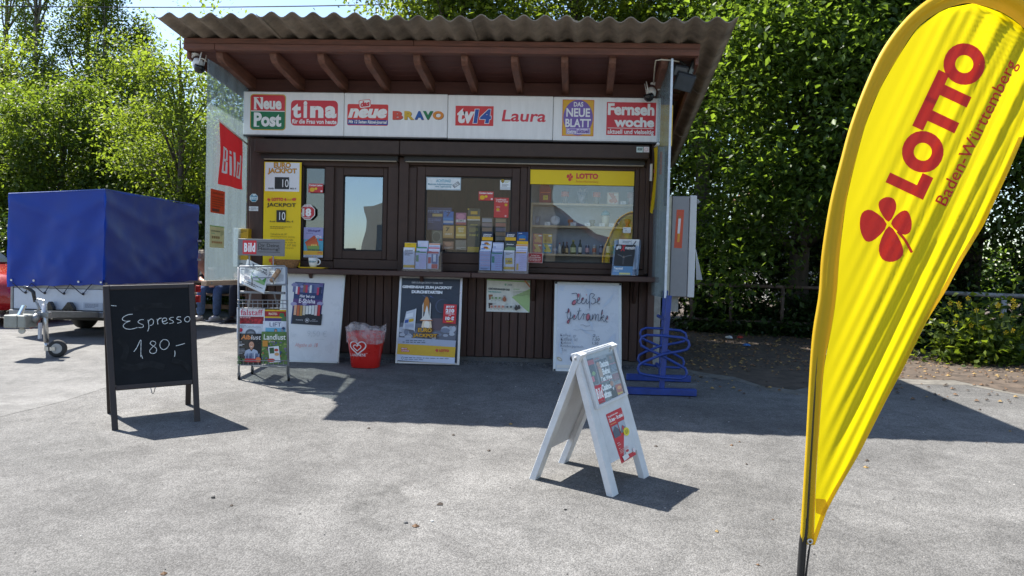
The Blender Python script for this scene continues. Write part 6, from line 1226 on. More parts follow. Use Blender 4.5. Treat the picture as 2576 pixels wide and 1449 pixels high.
rb = [V(fl_.x+.02, RY+.24, gz(RY+.24)+.05), V(fr_.x-.09, RY+.24, gz(RY+.24)+.05)]
for i, q in enumerate(rb): MB().tube([q, V(q.x, RY+.06, .52)], .008, 6).build('rear_leg', RK, t, smooth=True)
MB().tube([rb[0]+V(0, 0, .02), rb[1]+V(0, 0, .02)], .006, 6).build('rear_bar', RK, t)
for q in (fl_, fr_, rb[0], rb[1]):
    g_ = gz(q.y); c = MB().box((q.x-.012, q.y-.006, g_+.03), (q.x+.012, q.y+.012, g_+.06)).build('caster', RK, t, bevel=.002); MB().lathe([(0, -.008), (.022, -.008), (.024, 0), (.022, .008), (0, .008)], (q.x, q.y+.004, g_+.0235), 16, (1, .2, 0)).build('wheel', M('rubber_black'), c)
# header sign
a, b, z0, z1 = rk(*g1(122, 85), *g1(532, 232), RY+.02)
h_ = MB().box((a, RY+.02, z0), (b, RY+.026, z1)).build('header_plate', M('plate_grey', (.19, .19, .2), .5, var=.06), t, bevel=.002)
p = PR().front(RY+.0195, 840, 860, 2.3375); bild(p, 164, 97, 284, 217, '#cf2c3c'); p.t('Dir Deine', 300, 126, 484, 156, '#17181a', .0); p.t('Meinung!', 300, 160, 486, 190, '#17181a', .0); p.r(294, 115, 492, 118, '#17181a'); p.r(294, 198, 492, 201, '#17181a'); p.done('lettering', h_)
for x in (222, 432): MB().tube([r1(x, 226, RY+.03), r1(x, 330, RY+.03)], .006, 6).build('sign_post', RK, t)
# magazines in the rack
def rmag(label, x0, y0, x1, y1, tier, col, fn, sk=0):
    Y = RY-.002+tier*.018; mag('magazine', label, 'magazine', r1(x0, y0, Y+.012), r1(x1, y0+3, Y+.012), r1(x0+sk, y1, Y-.004), M('ink_'+col, hexc(col), .3, coat=.2), fn, .005, x1-x0, y1-y0, 'magazines in the rack')
def face(p, cx, cy, k, hair='#3a2a24', top='#7a8cb0'):
    p.e(cx, cy-.1*k, .52*k, .66*k, hair); p.e(cx, cy, .38*k, .52*k, '#c99a80'); p.e(cx-.15*k, cy-.08*k, .05*k, .03*k, '#3a2a24', 8); p.e(cx+.15*k, cy-.08*k, .05*k, .03*k, '#3a2a24', 8); p.e(cx, cy+.24*k, .14*k, .06*k, '#e8dcd4', 10); p.r(cx-.04*k, cy-.02*k, cx+.04*k, cy+.12*k, '#b98870'); p.r(cx-.16*k, cy+.46*k, cx+.16*k, cy+.7*k, '#c09078'); p.p([(cx-1.1*k, cy+1.6*k), (cx-.9*k, cy+.85*k), (cx-.3*k, cy+.6*k), (cx, cy+.95*k), (cx+.3*k, cy+.6*k), (cx+.9*k, cy+.85*k), (cx+1.1*k, cy+1.6*k)], top)
def m_fal(p):
    p.t('falstaff', 34, 16, 228, 68, '#c83a62', .012, 0); p.r(12, 78, 236, 200, '#8c1c2c')
    for i in range(34): p.e(24+rn.random()*200, 102+rn.random()*46, 13, 10, rn.choice(('#a81e2c', '#c03038', '#7a1420')), 10); p.k -= .8
    p.k += 4; p.lines(18, 82, 230, 94, 1, '#e8c8cc', 4)
rmag('white magazine with pink title and raspberries, top left of the rack', 112, 685, 356, 960, 2, '#dfe0e6', m_fal)
def m_pin(p): p.r(0, 14, 204, 60, '#a8242c'); p.t('PINACOTECA', 34, 26, 110, 48, '#e8d8c0', .04); p.r(0, 60, 204, 74, '#d8b42a'); p.r(0, 74, 204, 130, '#4a3a78'); p.e(150, 46, 22, 18, '#3a7a4a'); p.e(172, 92, 30, 34, '#5a7a50'); p.r(186, 10, 204, 130, '#2a2430')
rmag('colourful magazine with a yellow and red head, top right of the rack', 358, 703, 562, 960, 2.2, '#dcb828', m_pin)
def m_zeit(p): p.t('ZEIT', 14, 12, 76, 36, '#7f8a96', -.005); p.t('Geschichte', 78, 14, 204, 36, '#7f8a96', -.01); p.e(30, 54, 17, 17, '#cf3a50'); p.e(116, 84, 46, 40, '#5a606c'); p.e(116, 100, 40, 36, '#888e98')
rmag('pale magazine with a grey hat on the cover, middle left of the rack', 118, 828, 344, 1100, 1, '#c9d2de', m_zeit)
def m_lift(p): p.t('LIFT', 58, 12, 160, 48, '#2a3f6a', .0); p.r(22, 58, 196, 130, '#6fb0cf'); face(p, 112, 86, 26, '#4a3428', '#d8d4d0'); p.e(180, 62, 14, 12, '#3a4a6a'); p.p([(150, 70), (172, 66), (190, 100), (176, 104)], '#8a94a8')
rmag('white magazine with blue capital title, middle right of the rack', 342, 803, 558, 1080, 1, '#d7deea', m_lift)
def m_alb(p):
    p.t('Alb', 30, 12, 116, 52, '#e08a4a', .03, .2); p.t('lust', 118, 12, 206, 52, '#e4e2e4', .005, .2); face(p, 124, 100, 58, '#2a2024', '#a8b6cc')
    for i in range(10): p.p([(70+i*13, 170+abs(5-i)*3), (80+i*13, 170), (78+i*13, 230), (68+i*13, 230)], rn.choice(('#5a6a8c', '#c4ccdc', '#8a98b4')))
    p.r(60, 218, 206, 250, '#b0303a'); p.e(186, 226, 22, 22, '#d87a50'); p.lines(14, 66, 78, 84, 1, '#a0a4ac'); p.lines(14, 88, 66, 112, 2, '#e0e0e4', 5); p.lines(14, 130, 70, 180, 4, '#a0a4ac', 7)
    for i in range(26): p.e(4+rn.random()*70, 200+rn.random()*70, 6, 4, rn.choice(('#3f6a3c', '#5a8a4a', '#2a4a2a')), 8); p.k -= .8
    p.k += 4
rmag('dark magazine with a smiling woman in a checked shirt, bottom left of the rack', 118, 912, 328, 1186, 0, '#1f2228', m_alb)
def m_land(p):
    for i in range(110): p.e(6+rn.random()*220, 70+rn.random()*205, rn.uniform(5, 13), rn.uniform(4, 9), rn.choice(('#4f6f3a', '#6f8f46', '#3a5430', '#8a9a5a', '#4a5a8a', '#7a6a9a', '#b06a4a', '#9ab060')), 8); p.k -= .92
    p.k += 3; p.r(10, 78, 56, 130, '#c88a3a'); p.t('Landlust', 20, 22, 212, 70, '#eef0ea', .012, .06); p.r(66, 128, 160, 268, '#dfe4e6', 6); p.e(86, 250, 34, 16, '#c04038'); p.r(72, 140, 112, 190, '#3a5a40', 6); p.e(132, 160, 18, 12, '#b84a40'); p.e(136, 196, 20, 14, '#d0a070'); p.lines(66, 84, 190, 92, 1, '#dfe6d0')
rmag('green garden magazine with an inset white booklet, bottom right of the rack', 330, 896, 566, 1180, 0, '#5f7f48', m_land)
# newspapers in the top tray
NP = M('newsprint', (.7, .7, .68), .75, var=.05)
def news(label, tl, tr, bl, fn, bend=.01, ink=100):
    tl, tr, bl = Vector(tl), Vector(tr), Vector(bl); n = (tr-tl).cross(bl-tl).normalized(); n = n if n.dot(CC-tl) > 0 else -n
    t = thing('newspaper', label, 'newspaper', bl, 'newspapers in the rack tray')
    f_ = lambda i, j: tl+(tr-tl)*i+(bl-tl)*j+n*(bend*math.sin(i*3.1)*math.sin(j*3.1)+bend*.3*math.sin(i*9+j*6))
    mb = MB(); mb.grid(f_, 12, 12); mb.grid(lambda i, j: f_(i, j)-n*.012, 12, 12); 
    mb.add([f_(0, 0), f_(1, 0), f_(1, 0)-n*.012, f_(0, 0)-n*.012], [(0, 1, 2, 3)]); mb.add([f_(0, 1), f_(0, 1)-n*.012, f_(1, 1)-n*.012, f_(1, 1)], [(0, 1, 2, 3)]); mb.build('paper', NP, t, smooth=False, fix=False)
    class N(PR):
        def pts(s, cx, cy, offs): return [f_((cx+dx)/100, (cy+dy)/100)+n*(.0012+s.lift*s.k) for dx, dy in offs]
    p = N(lift=.0004); fn(p); p.done('lettering', t)
def n1(p): p.t('WAIBLINGER', 26, 6, 92, 15, '#3a3c40', .02); p.t('KREISZEITUNG', 18, 18, 94, 28, '#3a3c40', .02); p.r(36, 36, 94, 66, '#5a9a46', -4); p.p([(36, 62), (60, 50), (94, 60), (94, 70), (38, 72)], '#8ab070'); p.lines(6, 40, 30, 62, 5, '#9a9ca0', 4); p.r(6, 66, 30, 78, '#7a7c84'); p.lines(8, 82, 90, 94, 2, '#4a4c50', 5)
def n2(p): p.t('DIE ZEIT', 14, 8, 88, 24, '#5a6474', .0); p.lines(10, 30, 90, 40, 1, '#888c94'); p.r(10, 46, 60, 90, '#a4a8a8'); p.lines(64, 46, 92, 90, 8, '#9a9ca0', 6)
def n0(p): p.lines(12, 10, 88, 20, 1, '#70747a'); p.lines(12, 26, 88, 90, 10, '#b0b2b4', 4)
news('plain white newspaper at the left of the rack tray', r1(132, 332, RY+.1), r1(258, 330, RY+.11), r1(134, 474, RY+.0), n0, .012)
news('newspaper with grey serif title at the right of the rack tray', r1(352, 326, RY+.1), r1(542, 330, RY+.1), r1(344, 476, RY+.0), n2, .008)
news('folded newspaper with a green picture draped over the rack tray', r1(204, 262, RY+.08), r1(402, 352, RY+.06), r1(150, 472, RY-.03), n1, .018)
T0 = r1(412, 456, RY-.02); T1 = r1(486, 354, RY+.05)
tag(MB().beam(T0, T1, .034, .03, (0, -1, .3)).build('wood_block', M('block_wood', (.33, .19, .1), .65, var=.3, scale=14, bump=.3), bevel=.004), 'brown wooden block weighing down the newspapers', 'block')

# --- chalkboard
gb_ = crop(0, 660, 1.394)
FL, FR_, RL, RR = G(*gb_(585, 1332)), G(*gb_(1047, 1282)), G(*gb_(560, 1243)), G(*gb_(998, 1195))
mL, mR = FL.lerp(RL, .46), FR_.lerp(RR, .46)
TL, TR = P(258.4, 718.6, mL.y), P(489, 713, mR.y)
cn = (TR-TL).cross(FL-TL).normalized(); cn = cn if cn.dot(CC-TL) > 0 else -cn
t = thing('chalkboard', 'dark A-frame chalkboard with chalk writing on the sunny asphalt', 'chalkboard', (FL+FR_+RL+RR)/4)
FW = M('frame_wenge', (.032, .022, .019), .6, var=.3, scale=16, bump=.2, stretch=(3, 3, .5))
def cbp(x, y, off=0): return RP(*gb_(x, y), TL, cn)+cn*off
def leg(a, b, wd, th, side, name='leg', m=FW):
    """flat leg from a (top) to b (foot), width along `side`, lying behind the face plane"""
    s_ = side.normalized()*wd; o = cn*(-th); return MB().hexa([b, b+s_, b+s_+o, b+o], [a, a+s_, a+s_+o, a+o]).build(name, m, t, bevel=.003)
ex = (TR-TL).normalized(); exb = (FR_-FL).normalized()
leg(TL, FL, .037, .022, ex); leg(TR-ex*.037, FR_-exb*.037, .037, .022, ex)
up_ = (TL-FL).normalized(); a0, b0 = TL+ex*.0375, TR-ex*.0375
MB().hexa([a0-up_*.03, b0-up_*.03, b0-up_*.03-cn*.021, a0-up_*.03-cn*.021], [a0, b0, b0-cn*.021, a0-cn*.021]).build('top_rail', FW, t, bevel=.003)
bl_, br_ = cbp(592, 1122), cbp(1026, 1086); bl0 = FL+(TL-FL)*((bl_-FL).dot(up_)/(TL-FL).length)+ex*.0375; upR = (TR-FR_).normalized(); br0 = FR_+(TR-FR_)*((br_-FR_).dot(upR)/(TR-FR_).length)-ex*.0375
MB().hexa([bl0, br0, br0-cn*.021, bl0-cn*.021], [bl0+up_*.032, br0+upR*.032, br0+upR*.032-cn*.021, bl0+up_*.032-cn*.021]).build('bottom_rail', FW, t, bevel=.003)
q = -.006
MB().hexa([bl0+up_*.0322+cn*q, br0+upR*.0322+cn*q, br0+upR*.0322+cn*(q-.008), bl0+up_*.0322+cn*(q-.008)], [a0-up_*.0302+cn*q, b0-up_*.0302+cn*q, b0-up_*.0302+cn*(q-.008), a0-up_*.0302+cn*(q-.008)]).build('slate', M('slate', (.010, .011, .0125), .75, var=.4, scale=7, bump=.1, spec=.2), t)
# rear leaf
cr_ = ((TR-TL).cross(RL-TL)).normalized(); cr_ = cr_ if cr_.dot(V(0, 1, 0)) > 0 else -cr_
hid = cn*(-.024)
for a, b in ((TL+hid, RL), (TR+hid-ex*.037, RR-exb*.037)): MB().hexa([b, b+ex*.037, b+ex*.037+cr_*.022, b+cr_*.022], [a, a+ex*.037, a+ex*.037+cr_*.022, a+cr_*.022]).build('leg', FW, t, bevel=.003)
k1 = .78; A_, B_ = TL+hid+ex*.0375, TR+hid-ex*.0375; C1, D1_ = A_.lerp(RL+ex*.0375, k1), B_.lerp(RR-exb*.0375, k1)
MB().hexa([C1+cr_*.004, D1_+cr_*.004, D1_+cr_*.016, C1+cr_*.016], [A_+cr_*.004, B_+cr_*.004, B_+cr_*.016, A_+cr_*.016]).build('back_slate', M('slate'), t)
cm = (bl0+br0)/2; cm2 = (C1+D1_)/2
ch = [cm.lerp(cm2, i/12)-V(0, 0, .06*4*(i/12)*(1-i/12)) for i in range(13)]; MB().tube(ch, .003, 5).build('chain', M('chain_steel', (.3, .3, .3), .35, metal=.8), t)
p = PR(lift=.0006).plane(TL+cn*q, cn, ex, up_, 0, 660, 1.394)
for st, wd_ in (([(640, 980), (700, 1000), (780, 985), (860, 1010)], 34), ([(700, 690), (800, 676), (900, 684)], 26), ([(620, 850), (660, 900), (640, 960)], 30), ([(900, 960), (960, 980), (990, 1020)], 26)): p.s(st, wd_, M('chalk_smear', (.0165, .0175, .0185), .85, var=.5, scale=22, spec=.2))
CH = M('chalk', (.62, .64, .62), .95, var=.55, scale=90)
for st in ([(696, 724), (672, 726), (646, 738), (642, 752), (664, 760), (682, 758), (656, 768), (643, 782), (652, 796), (680, 802), (716, 795)], [(752, 752), (736, 752), (722, 762), (732, 772), (748, 780), (744, 792), (722, 792)], [(776, 752), (778, 790), (770, 812)], [(777, 760), (790, 748), (802, 756), (798, 776), (782, 782)], [(822, 748), (824, 776)], [(823, 758), (832, 746), (846, 744)], [(850, 762), (870, 756), (868, 744), (852, 746), (848, 762), (858, 774), (876, 768)], [(908, 740), (892, 742), (886, 750), (902, 758), (904, 768), (884, 772)], [(946, 738), (930, 738), (924, 748), (942, 756), (944, 766), (924, 770)], [(980, 736), (966, 744), (966, 758), (980, 764), (992, 752), (988, 738), (976, 736)],
           [(698, 918), (716, 896), (738, 858), (736, 900), (732, 948)], [(740, 936), (744, 956)], [(812, 868), (796, 864), (786, 876), (800, 890), (816, 904), (812, 924), (790, 928), (780, 914), (796, 896), (814, 880), (812, 868)], [(852, 858), (838, 872), (836, 894), (850, 908), (870, 902), (884, 880), (874, 860), (852, 856)], [(914, 914), (914, 930), (910, 946)], [(918, 888), (940, 884), (966, 878)], [(580, 678), (592, 680), (608, 682)]): p.s(st, 3.4, CH)
p.done('lettering', t)

# --- white A-frame with the newspaper
ga = crop(1940, 1240, 2.013)
An, Af, Bn, Bf = G(*ga(722, 1258)), G(*ga(998, 1096)), G(*ga(88, 1118)), G(*ga(345, 975))
An2 = G(*ga(828, 1222))
rn_, rf = (An+Bn)/2, (Af+Bf)/2
R1, R2_ = P(*ga(446, 166), rn_.y), P(*ga(722, 84), rf.y)
t = thing('sandwich_board', 'white plastic A-frame board with a newspaper window and red poster', 'sign', (An+Af+Bn+Bf)/4)
PL = M('plastic_pale', (.62, .635, .65), .42, var=.11, scale=9)
def leaf_(tp0, tp1, f0, f1, outn):
    """one leaf: sheet, two side rails that run down as legs, foot cut-out"""
    n = (tp1-tp0).cross(f0-tp0).normalized(); n = n if n.dot(outn) > 0 else -n
    ex_ = (tp1-tp0).normalized(); exf = (f1-f0).normalized(); wl = .062; d = .036
    for a, b, s_ in ((tp0, f0, 1), (tp1-ex_*wl, f1-exf*wl, 1)): MB().hexa([b, b+exf*wl, b+exf*wl-n*d, b-n*d], [a, a+ex_*wl, a+ex_*wl-n*d, a-n*d]).build('leg', PL, t, bevel=.0015)
    k = .79; a, b = tp0+ex_*(wl+.0004), tp1-ex_*(wl+.0004); c, e = a.lerp(f0+exf*(wl+.0004), k), b.lerp(f1-exf*(wl+.0004), k)
    MB().hexa([c-n*.0004, e-n*.0004, e-n*.008, c-n*.008], [a-n*.0004, b-n*.0004, b-n*.008, a-n*.008]).build('sheet', PL, t)
    return n
nA = leaf_(R1, R2_, An, Af, V(.6, -.8, .3)); nB = leaf_(R1-V(.004, 0, 0), R2_-V(.004, 0, 0), Bn, Bf, V(-.8, .4, .3))
MB().tube([R1-V(0, .004, .03), R1+V(0, .012, -.03)], .011, 12).build('hinge_pin', M('pin_grey', (.4, .4, .4), .4), t, smooth=True)
def ap(x, y, off=0): return RP(*ga(x, y), R1, nA)+nA*off
tl, tr, bl, br = ap(468, 178), ap(718, 98), ap(586, 598), ap(822, 484)
ww = MB()
def quadframe(o, i, h): return [(o[k], o[(k+1) % 4], i[(k+1) % 4], i[k]) for k in range(4)]
o4 = [tl, tr, br, bl]; c_ = (tl+tr+br+bl)/4; i4 = [tl.lerp(br, .055)+(tr-tl)*.03, tr.lerp(bl, .055)-(tr-tl)*.03, br.lerp(tl, .055)-(br-bl)*.03, bl.lerp(tr, .055)+(br-bl)*.03]
for k in range(4): a, b, c, d = o4[k], o4[(k+1) % 4], i4[(k+1) % 4], i4[k]; MB().hexa([a, b, c, d], [v+nA*.016 for v in (a, b, c, d)]).build('window_bar', PL, t, bevel=.002)
MB().hexa([v+nA*.0005 for v in (i4[3], i4[2], i4[1], i4[0])], [v+nA*.003 for v in (i4[3], i4[2], i4[1], i4[0])]).build('window_back', M('board_grey', (.42, .43, .45), .6), t)
tn = thing('newspaper', 'front page with white headlines behind the A-frame window', 'newspaper', ap(600, 400))
a, b, c = ap(514, 222, .0035), ap(712, 164, .0035), ap(598, 562, .0035); MB().sheet(a+nA*.001, b+nA*.001, c+nA*.001, .001, nA).build('page', M('ink_#8f9196', hexc('#8f9196'), .6), tn)
p = PR(lift=.00025).card(a+nA*.0012, b+nA*.0012, c+nA*.0012, 100, 150)
p.r(0, 0, 24, 86, '#202428'); p.r(0, 4, 24, 20, '#b03038'); p.e(14, 50, 6, 7, '#7aa04a'); p.r(3, 58, 12, 76, '#d04a60'); p.lines(28, 3, 66, 9, 1, '#b02a34'); p.r(28, 12, 70, 148, '#26262e'); p.e(36, 26, 6, 9, '#b88a70'); p.r(32, 32, 44, 70, '#b08a6a'); p.r(28, 36, 100, 38, '#c03a50')
for i, s_ in enumerate(('Deutsche', 'Ehefrau', 'lässt Wyns', 'Casinos', 'sitzen')): p.t(s_, (42, 44, 34, 28, 30)[i], 18+i*25, (74, 72, 74, 64, 62)[i], 40+i*25, WI, .055); p.k -= 1
p.k += 1; p.r(28, 84, 76, 86, '#b03048'); p.r(74, 4, 100, 34, '#4a463e'); p.e(86, 16, 5, 7, '#8a5a48'); p.r(76, 40, 100, 66, '#303a4c'); p.lines(78, 42, 98, 64, 5, '#8a98b0', 4); p.r(76, 72, 100, 96, '#7a2a34'); p.lines(77, 90, 99, 104, 3, '#3a3c42', 5); p.r(76, 110, 100, 148, '#b0503a'); p.e(90, 122, 8, 6, '#d89a50'); p.t('Gewinn', 78, 136, 98, 144, '#e0d030', .03)
p.e(66, 100, 6, 9, '#b08068'); p.p([(56, 148), (58, 118), (66, 112), (76, 118), (78, 148)], '#15161a'); p.p([(64, 114), (70, 114), (67, 126)], '#e0e0e4')
bild(p, 1, 90, 27, 142, '#c8283a'); p.r(1, 143, 27, 149, '#b02a36'); p.lines(0, 87, 24, 90, 1, '#c03a44'); p.done('lettering', tn)
GLS = glass_mat('clear_cover', (.97, .98, .98), .0, .02); MB().hexa([v+nA*.009 for v in (i4[3], i4[2], i4[1], i4[0])], [v+nA*.0105 for v in (i4[3], i4[2], i4[1], i4[0])]).build('window_cover', GLS, t)
tp = thing('poster', 'red subscription poster taped to the lower half of the A-frame', 'poster', ap(780, 800))
a, b, c = ap(667, 634, .001), ap(780, 579, .001), ap(785, 1004, .001); MB().sheet(a+nA*.001, b+nA*.001, c+nA*.001, .001, nA).build('sheet', M('ink_#c8202e', hexc('#c8202e'), .45), tp)
p = PR(lift=.0003).card(a+nA*.0012, b+nA*.0012, c+nA*.0012, 100, 300)
p.t('Die große Abo-Aktion', 6, 14, 70, 26, WI, .03); p.t('12x lesen – 10x zahlen!', 6, 30, 96, 54, WI, .04); p.lines(6, 60, 80, 72, 1, '#e8a060', 4); p.r(6, 80, 46, 150, '#8f98a8'); p.p([(6, 110), (26, 84), (46, 112), (46, 150), (6, 150)], '#4f5868'); p.r(50, 74, 92, 140, '#a8b0bc'); p.p([(50, 130), (70, 96), (92, 124), (92, 140), (50, 140)], '#68707c'); p.r(66, 104, 76, 130, '#c02a38'); p.e(84, 146, 19, 25, '#e8d81c'); p.lines(74, 134, 96, 160, 4, '#5a5410', 5)
p.lines(8, 180, 40, 186, 1, WI); p.lines(8, 190, 52, 200, 1, '#e8b0a8'); p.lines(8, 212, 26, 218, 1, WI); p.lines(8, 222, 66, 246, 3, '#e8b0a8', 7); p.r(14, 262, 50, 292, '#e8e4e0', 8); p.r(38, 238, 62, 266, '#e0dcd8', -6); p.r(42, 242, 60, 256, '#c02a38', -6); p.r(84, 256, 97, 280, '#e8d8d8'); p.done('lettering', tp)
# --- blue bicycle stand
gk = crop(2300, 660, 1.646); BLU = M('paint_blue', (.011, .04, .225), .4, var=.25, scale=12, bump=.15)
t = thing('bicycle_stand', 'bright blue steel bicycle stand at the right corner of the kiosk', 'bicycle stand', (1.02, 6.35, gz(6.35)))
fy, ry = 6.10, 6.66
for (x0, y0, x1, y1), Y in (((80, 1325, 510, 1366), fy), ((80, 1243, 475, 1288), ry)):
    a, b = P(*gk(x0, y0), Y), P(*gk(x1, y1), Y); g_ = gz(Y); MB().box((a.x, Y-.03, g_+.004), (b.x, Y+.03, g_+.06)).build('base_bar', BLU, t, bevel=.004)
for (x0, y0, x1, y1), Y in (((344, 738, 297, 1326), fy), ((322, 706, 292, 1244), ry)):
    a, b = P(*gk(x0, y0), Y), P(*gk(x1, y1), Y); b.z = gz(Y)+.06; MB().beam(b, a, .042, .04, (0, 1, 0)).build('post', BLU, t, bevel=.004)
P8 = [(300, 985), (430, 999), (462, 1018), (470, 1045), (455, 1070), (420, 1080), (300, 1102), (190, 1147), (160, 1166), (151, 1192), (162, 1216), (190, 1226), (300, 1243), (415, 1251), (446, 1240), (454, 1214), (444, 1188), (415, 1172), (300, 1108), (205, 1066), (172, 1046), (165, 1018), (176, 994), (205, 982)]
for Y, fx in ((fy-.035, lambda x, y: (x, y)), (ry-.035, lambda x, y: (292+(x-300)*.94, 705+(y-738)*.915+10))):
    MB().tube([P(*gk(*fx(x, y)), Y+.012*(1 if i % 2 else 0)*0+(.018 if 12 < i < 20 else 0)) for i, (x, y) in enumerate(P8)], .0115, 8, True).build('wheel_loop', BLU, t, smooth=True)
for z, nm in ((.55, 'tie_bar'), (.12, 'tie_bar')): a = P(*gk(322, 1000), fy); MB().tube([(1.02, fy+.02, z), (1.04, ry-.02, z)], .015, 8).build(nm, BLU, t)
# --- cigarette machine on the side wall
t = thing('vending_machine', 'grey cigarette machine with an orange sticker on the right side wall', 'vending machine', (1.35, 7.8, .7))
MG = M('machine_grey', (.31, .31, .325), .45, var=.05); MW = M('machine_white', (.7, .7, .7), .4, var=.05)
def mx(x0, y0, x1, y1, Y=7.7): return rk(*gk(x0, y0), *gk(x1, y1), Y)
a, b, z0, z1 = mx(356, 124, 462, 746); MB().box((a, 7.7, z0), (b, 8.2, z1)).build('housing', MG, t, bevel=.006)
a2, b2, z2, z3 = mx(332, 124, 355.5, 745); MB().box((a2, 7.71, z2), (b2-.001, 8.18, z3)).build('back_strip', M('strip_cream', (.6, .58, .45), .5), t, bevel=.003)
a3, b3, z4, z5 = mx(464, 120, 507, 750); MB().box((a3, 7.695, z4), (b3, 8.2, z5)).build('door', MW, t, bevel=.006)
MB().box((1.12, 7.74, z0+.05), (a2-.001, 8.1, z1-.1)).build('wall_bracket', M('galv_grey'), t)
MB().box((a+.02, 7.8, z0-.16), (a+.11, 7.86, z0-.003)).build('foot', M('galv_grey'), t)
MB().lathe([(0, 0), (.012, 0), (.012, .02), (0, .02)], (b-.01, 7.75, z0-.022), 10).build('lock', M('chain_steel'), t)
p = PR().front(7.6995, 2300, 660, 1.646)
p.p([(388, 208), (434, 208), (426, 446), (378, 444)], '#d8502c'); p.p([(401, 262), (416, 262), (411, 355), (397, 355)], '#eceaea'); p.p([(397, 355), (411, 355), (408, 408), (394, 408)], '#e8a02c'); p.p([(402, 248), (416, 248), (416, 262), (401, 262)], '#b07a3a'); p.p([(331, 0), (331, 0), (332, 1)], '#d8502c'); p.done('lettering', t)
tg = tag(MB().add([P(*gk(507, 452), 7.74), P(*gk(512, 640), 7.74), P(*gk(548, 641), 7.69), P(*gk(508, 452), 7.74)], [(0, 1, 2, 3)]).add([P(*gk(518, 142), 7.72), P(*gk(518, 172), 7.72), P(*gk(537, 160), 7.68)], [(0, 1, 2)]).build('door_flap', MW, fix=False), 'white metal flap standing off the front of the cigarette machine', 'flap'); sm_ = tg.modifiers.new('s', 'SOLIDIFY'); sm_.thickness = .004

# ================================================================== YELLOW FEATHER BANNER
BY = 2.6
def lerp_t(tab, x):
    for (a, b), (c, d) in zip(tab, tab[1:]):
        if a <= x <= c: return b+(d-b)*(x-a)/(c-a)
    return tab[-1][1] if x > tab[-1][0] else tab[0][1]
OUT = [(2011.5, 1369), (2018, 1261), (2026, 1127), (2036.7, 928), (2044.7, 832), (2059.5, 738), (2067, 637), (2087.5, 509), (2113, 407), (2138, 316), (2174, 219), (2215, 132), (2261, 66), (2312, 15), (2370, -22), (2440, -45), (2520, -42), (2590, -8), (2640, 60), (2668, 140)]
INN = [(2047, 1371), (2050, 1262), (2057, 1127), (2072, 928), (2090, 832), (2104, 738), (2112, 637), (2128, 509), (2150, 412), (2176, 316), (2212, 226), (2256, 148), (2308, 70), (2366, 28), (2410, 12), (2446, 9), (2510, 26), (2566, 62), (2604, 110), (2622, 165)]
LEFT = sorted([(v, u) for u, v in INN if u <= 2446]); LEFT = [(9, 2446)]+[q for q in LEFT if q[0] > 9]
RIGHT = [(9, 2450), (26, 2510), (62, 2566), (110, 2604), (165, 2622), (240, 2612), (339, 2576), (433, 2536), (565, 2474.6), (657, 2418.6), (733, 2378), (805, 2332), (934, 2268), (1004, 2230), (1143, 2160), (1234, 2106.5), (1283, 2080), (1371, 2049)]
def wave(u, v):
    l, r = lerp_t(LEFT, v), lerp_t(RIGHT, v); s_ = max(0, min(1, (u-l)/max(30, r-l))); k = s_*min(1, (r-l)/160)
    q = (u-2050)*.912-(1371-v)*.41
    return .009*k*math.sin(q*.048+.6)+.008*k*k*math.sin(q*.105+1.5+v*.002)+.005*k*math.sin(q*.21+v*.008)+.02*s_*math.sin(v*.004+1)
def bp_(u, v, off=0.): return P(u, v, BY+wave(u, v)-off)
gB = gz(BY); base = V(P(2016, 1449, BY).x, BY, gB)
t = thing('feather_banner', 'tall yellow teardrop banner with red clover and lettering at the right', 'banner', base)
def cloth_mat(key, col, tr, weave=True):
    m = M(key, col, .6, var=.03, scale=3, trans=tr); return m
FC = cloth_mat('banner_cloth', (.78, .64, .003), .6)
FS = cloth_mat('banner_sleeve', (.80, .52, .004), .38)
nv, nu = 120, 44
def body(i, j):
    v = 9+(1371-9)*j; l, r = lerp_t(LEFT, v), lerp_t(RIGHT, v); return bp_(l+(r-l)*i, v)
MB().grid(body, nu, nv).build('cloth', FC, t, smooth=True, fix=False)
def resample(tab, n):
    q = [Vector((a, b)) for a, b in tab]; d = [0]
    for a, b in zip(q, q[1:]): d.append(d[-1]+(b-a).length)
    o = []
    for k in range(n+1):
        s_ = d[-1]*k/n; i = max(j for j in range(len(d)-1) if d[j] <= s_+1e-9); o.append(q[i].lerp(q[i+1], (s_-d[i])/(d[i+1]-d[i])))
    return o
ro = [Vector(q) for q in OUT]; ri = [Vector(q) for q in INN]
def spline(tab, j):
    x = j*(len(tab)-1); i = min(int(x), len(tab)-2); a = x-i; p0, p1, p2, p3 = tab[max(i-1, 0)], tab[i], tab[i+1], tab[min(i+2, len(tab)-1)]
    return .5*((2*p1)+(p2-p0)*a+(2*p0-5*p1+4*p2-p3)*a*a+(3*p1-p0-3*p2+p3)*a**3)
def sleeve(i, j, s_=-1):
    a, b = spline(ro, j), spline(ri, j); q = a.lerp(b, i); return P(q.x, q.y, BY+s_*.012*math.sin(min(1, i*1.6)*math.pi)**.7 - .001*s_*(i > .95)+ (.0005 if s_ > 0 else -.0005))
MB().grid(lambda i, j: sleeve(i, j, -1), 10, 90).grid(lambda i, j: sleeve(i, j, 1), 10, 90).build('sleeve', FS, t, smooth=True, fix=False)
POLE = M('pole_black', (.012, .012, .013), .35)
pts = [base+V(0, 0, .0), P(2014, 1449, BY), P(2019.5, 1369, BY)]+[P(*(spline(ro, j/40).lerp(spline(ri, j/40), .3)), BY) for j in range(1, 40)]
rr_ = [.0135]*3+[.0125-.009*j/40 for j in range(1, 40)]
MB().tube(pts, rr_, 10).build('pole', POLE, t, smooth=True)
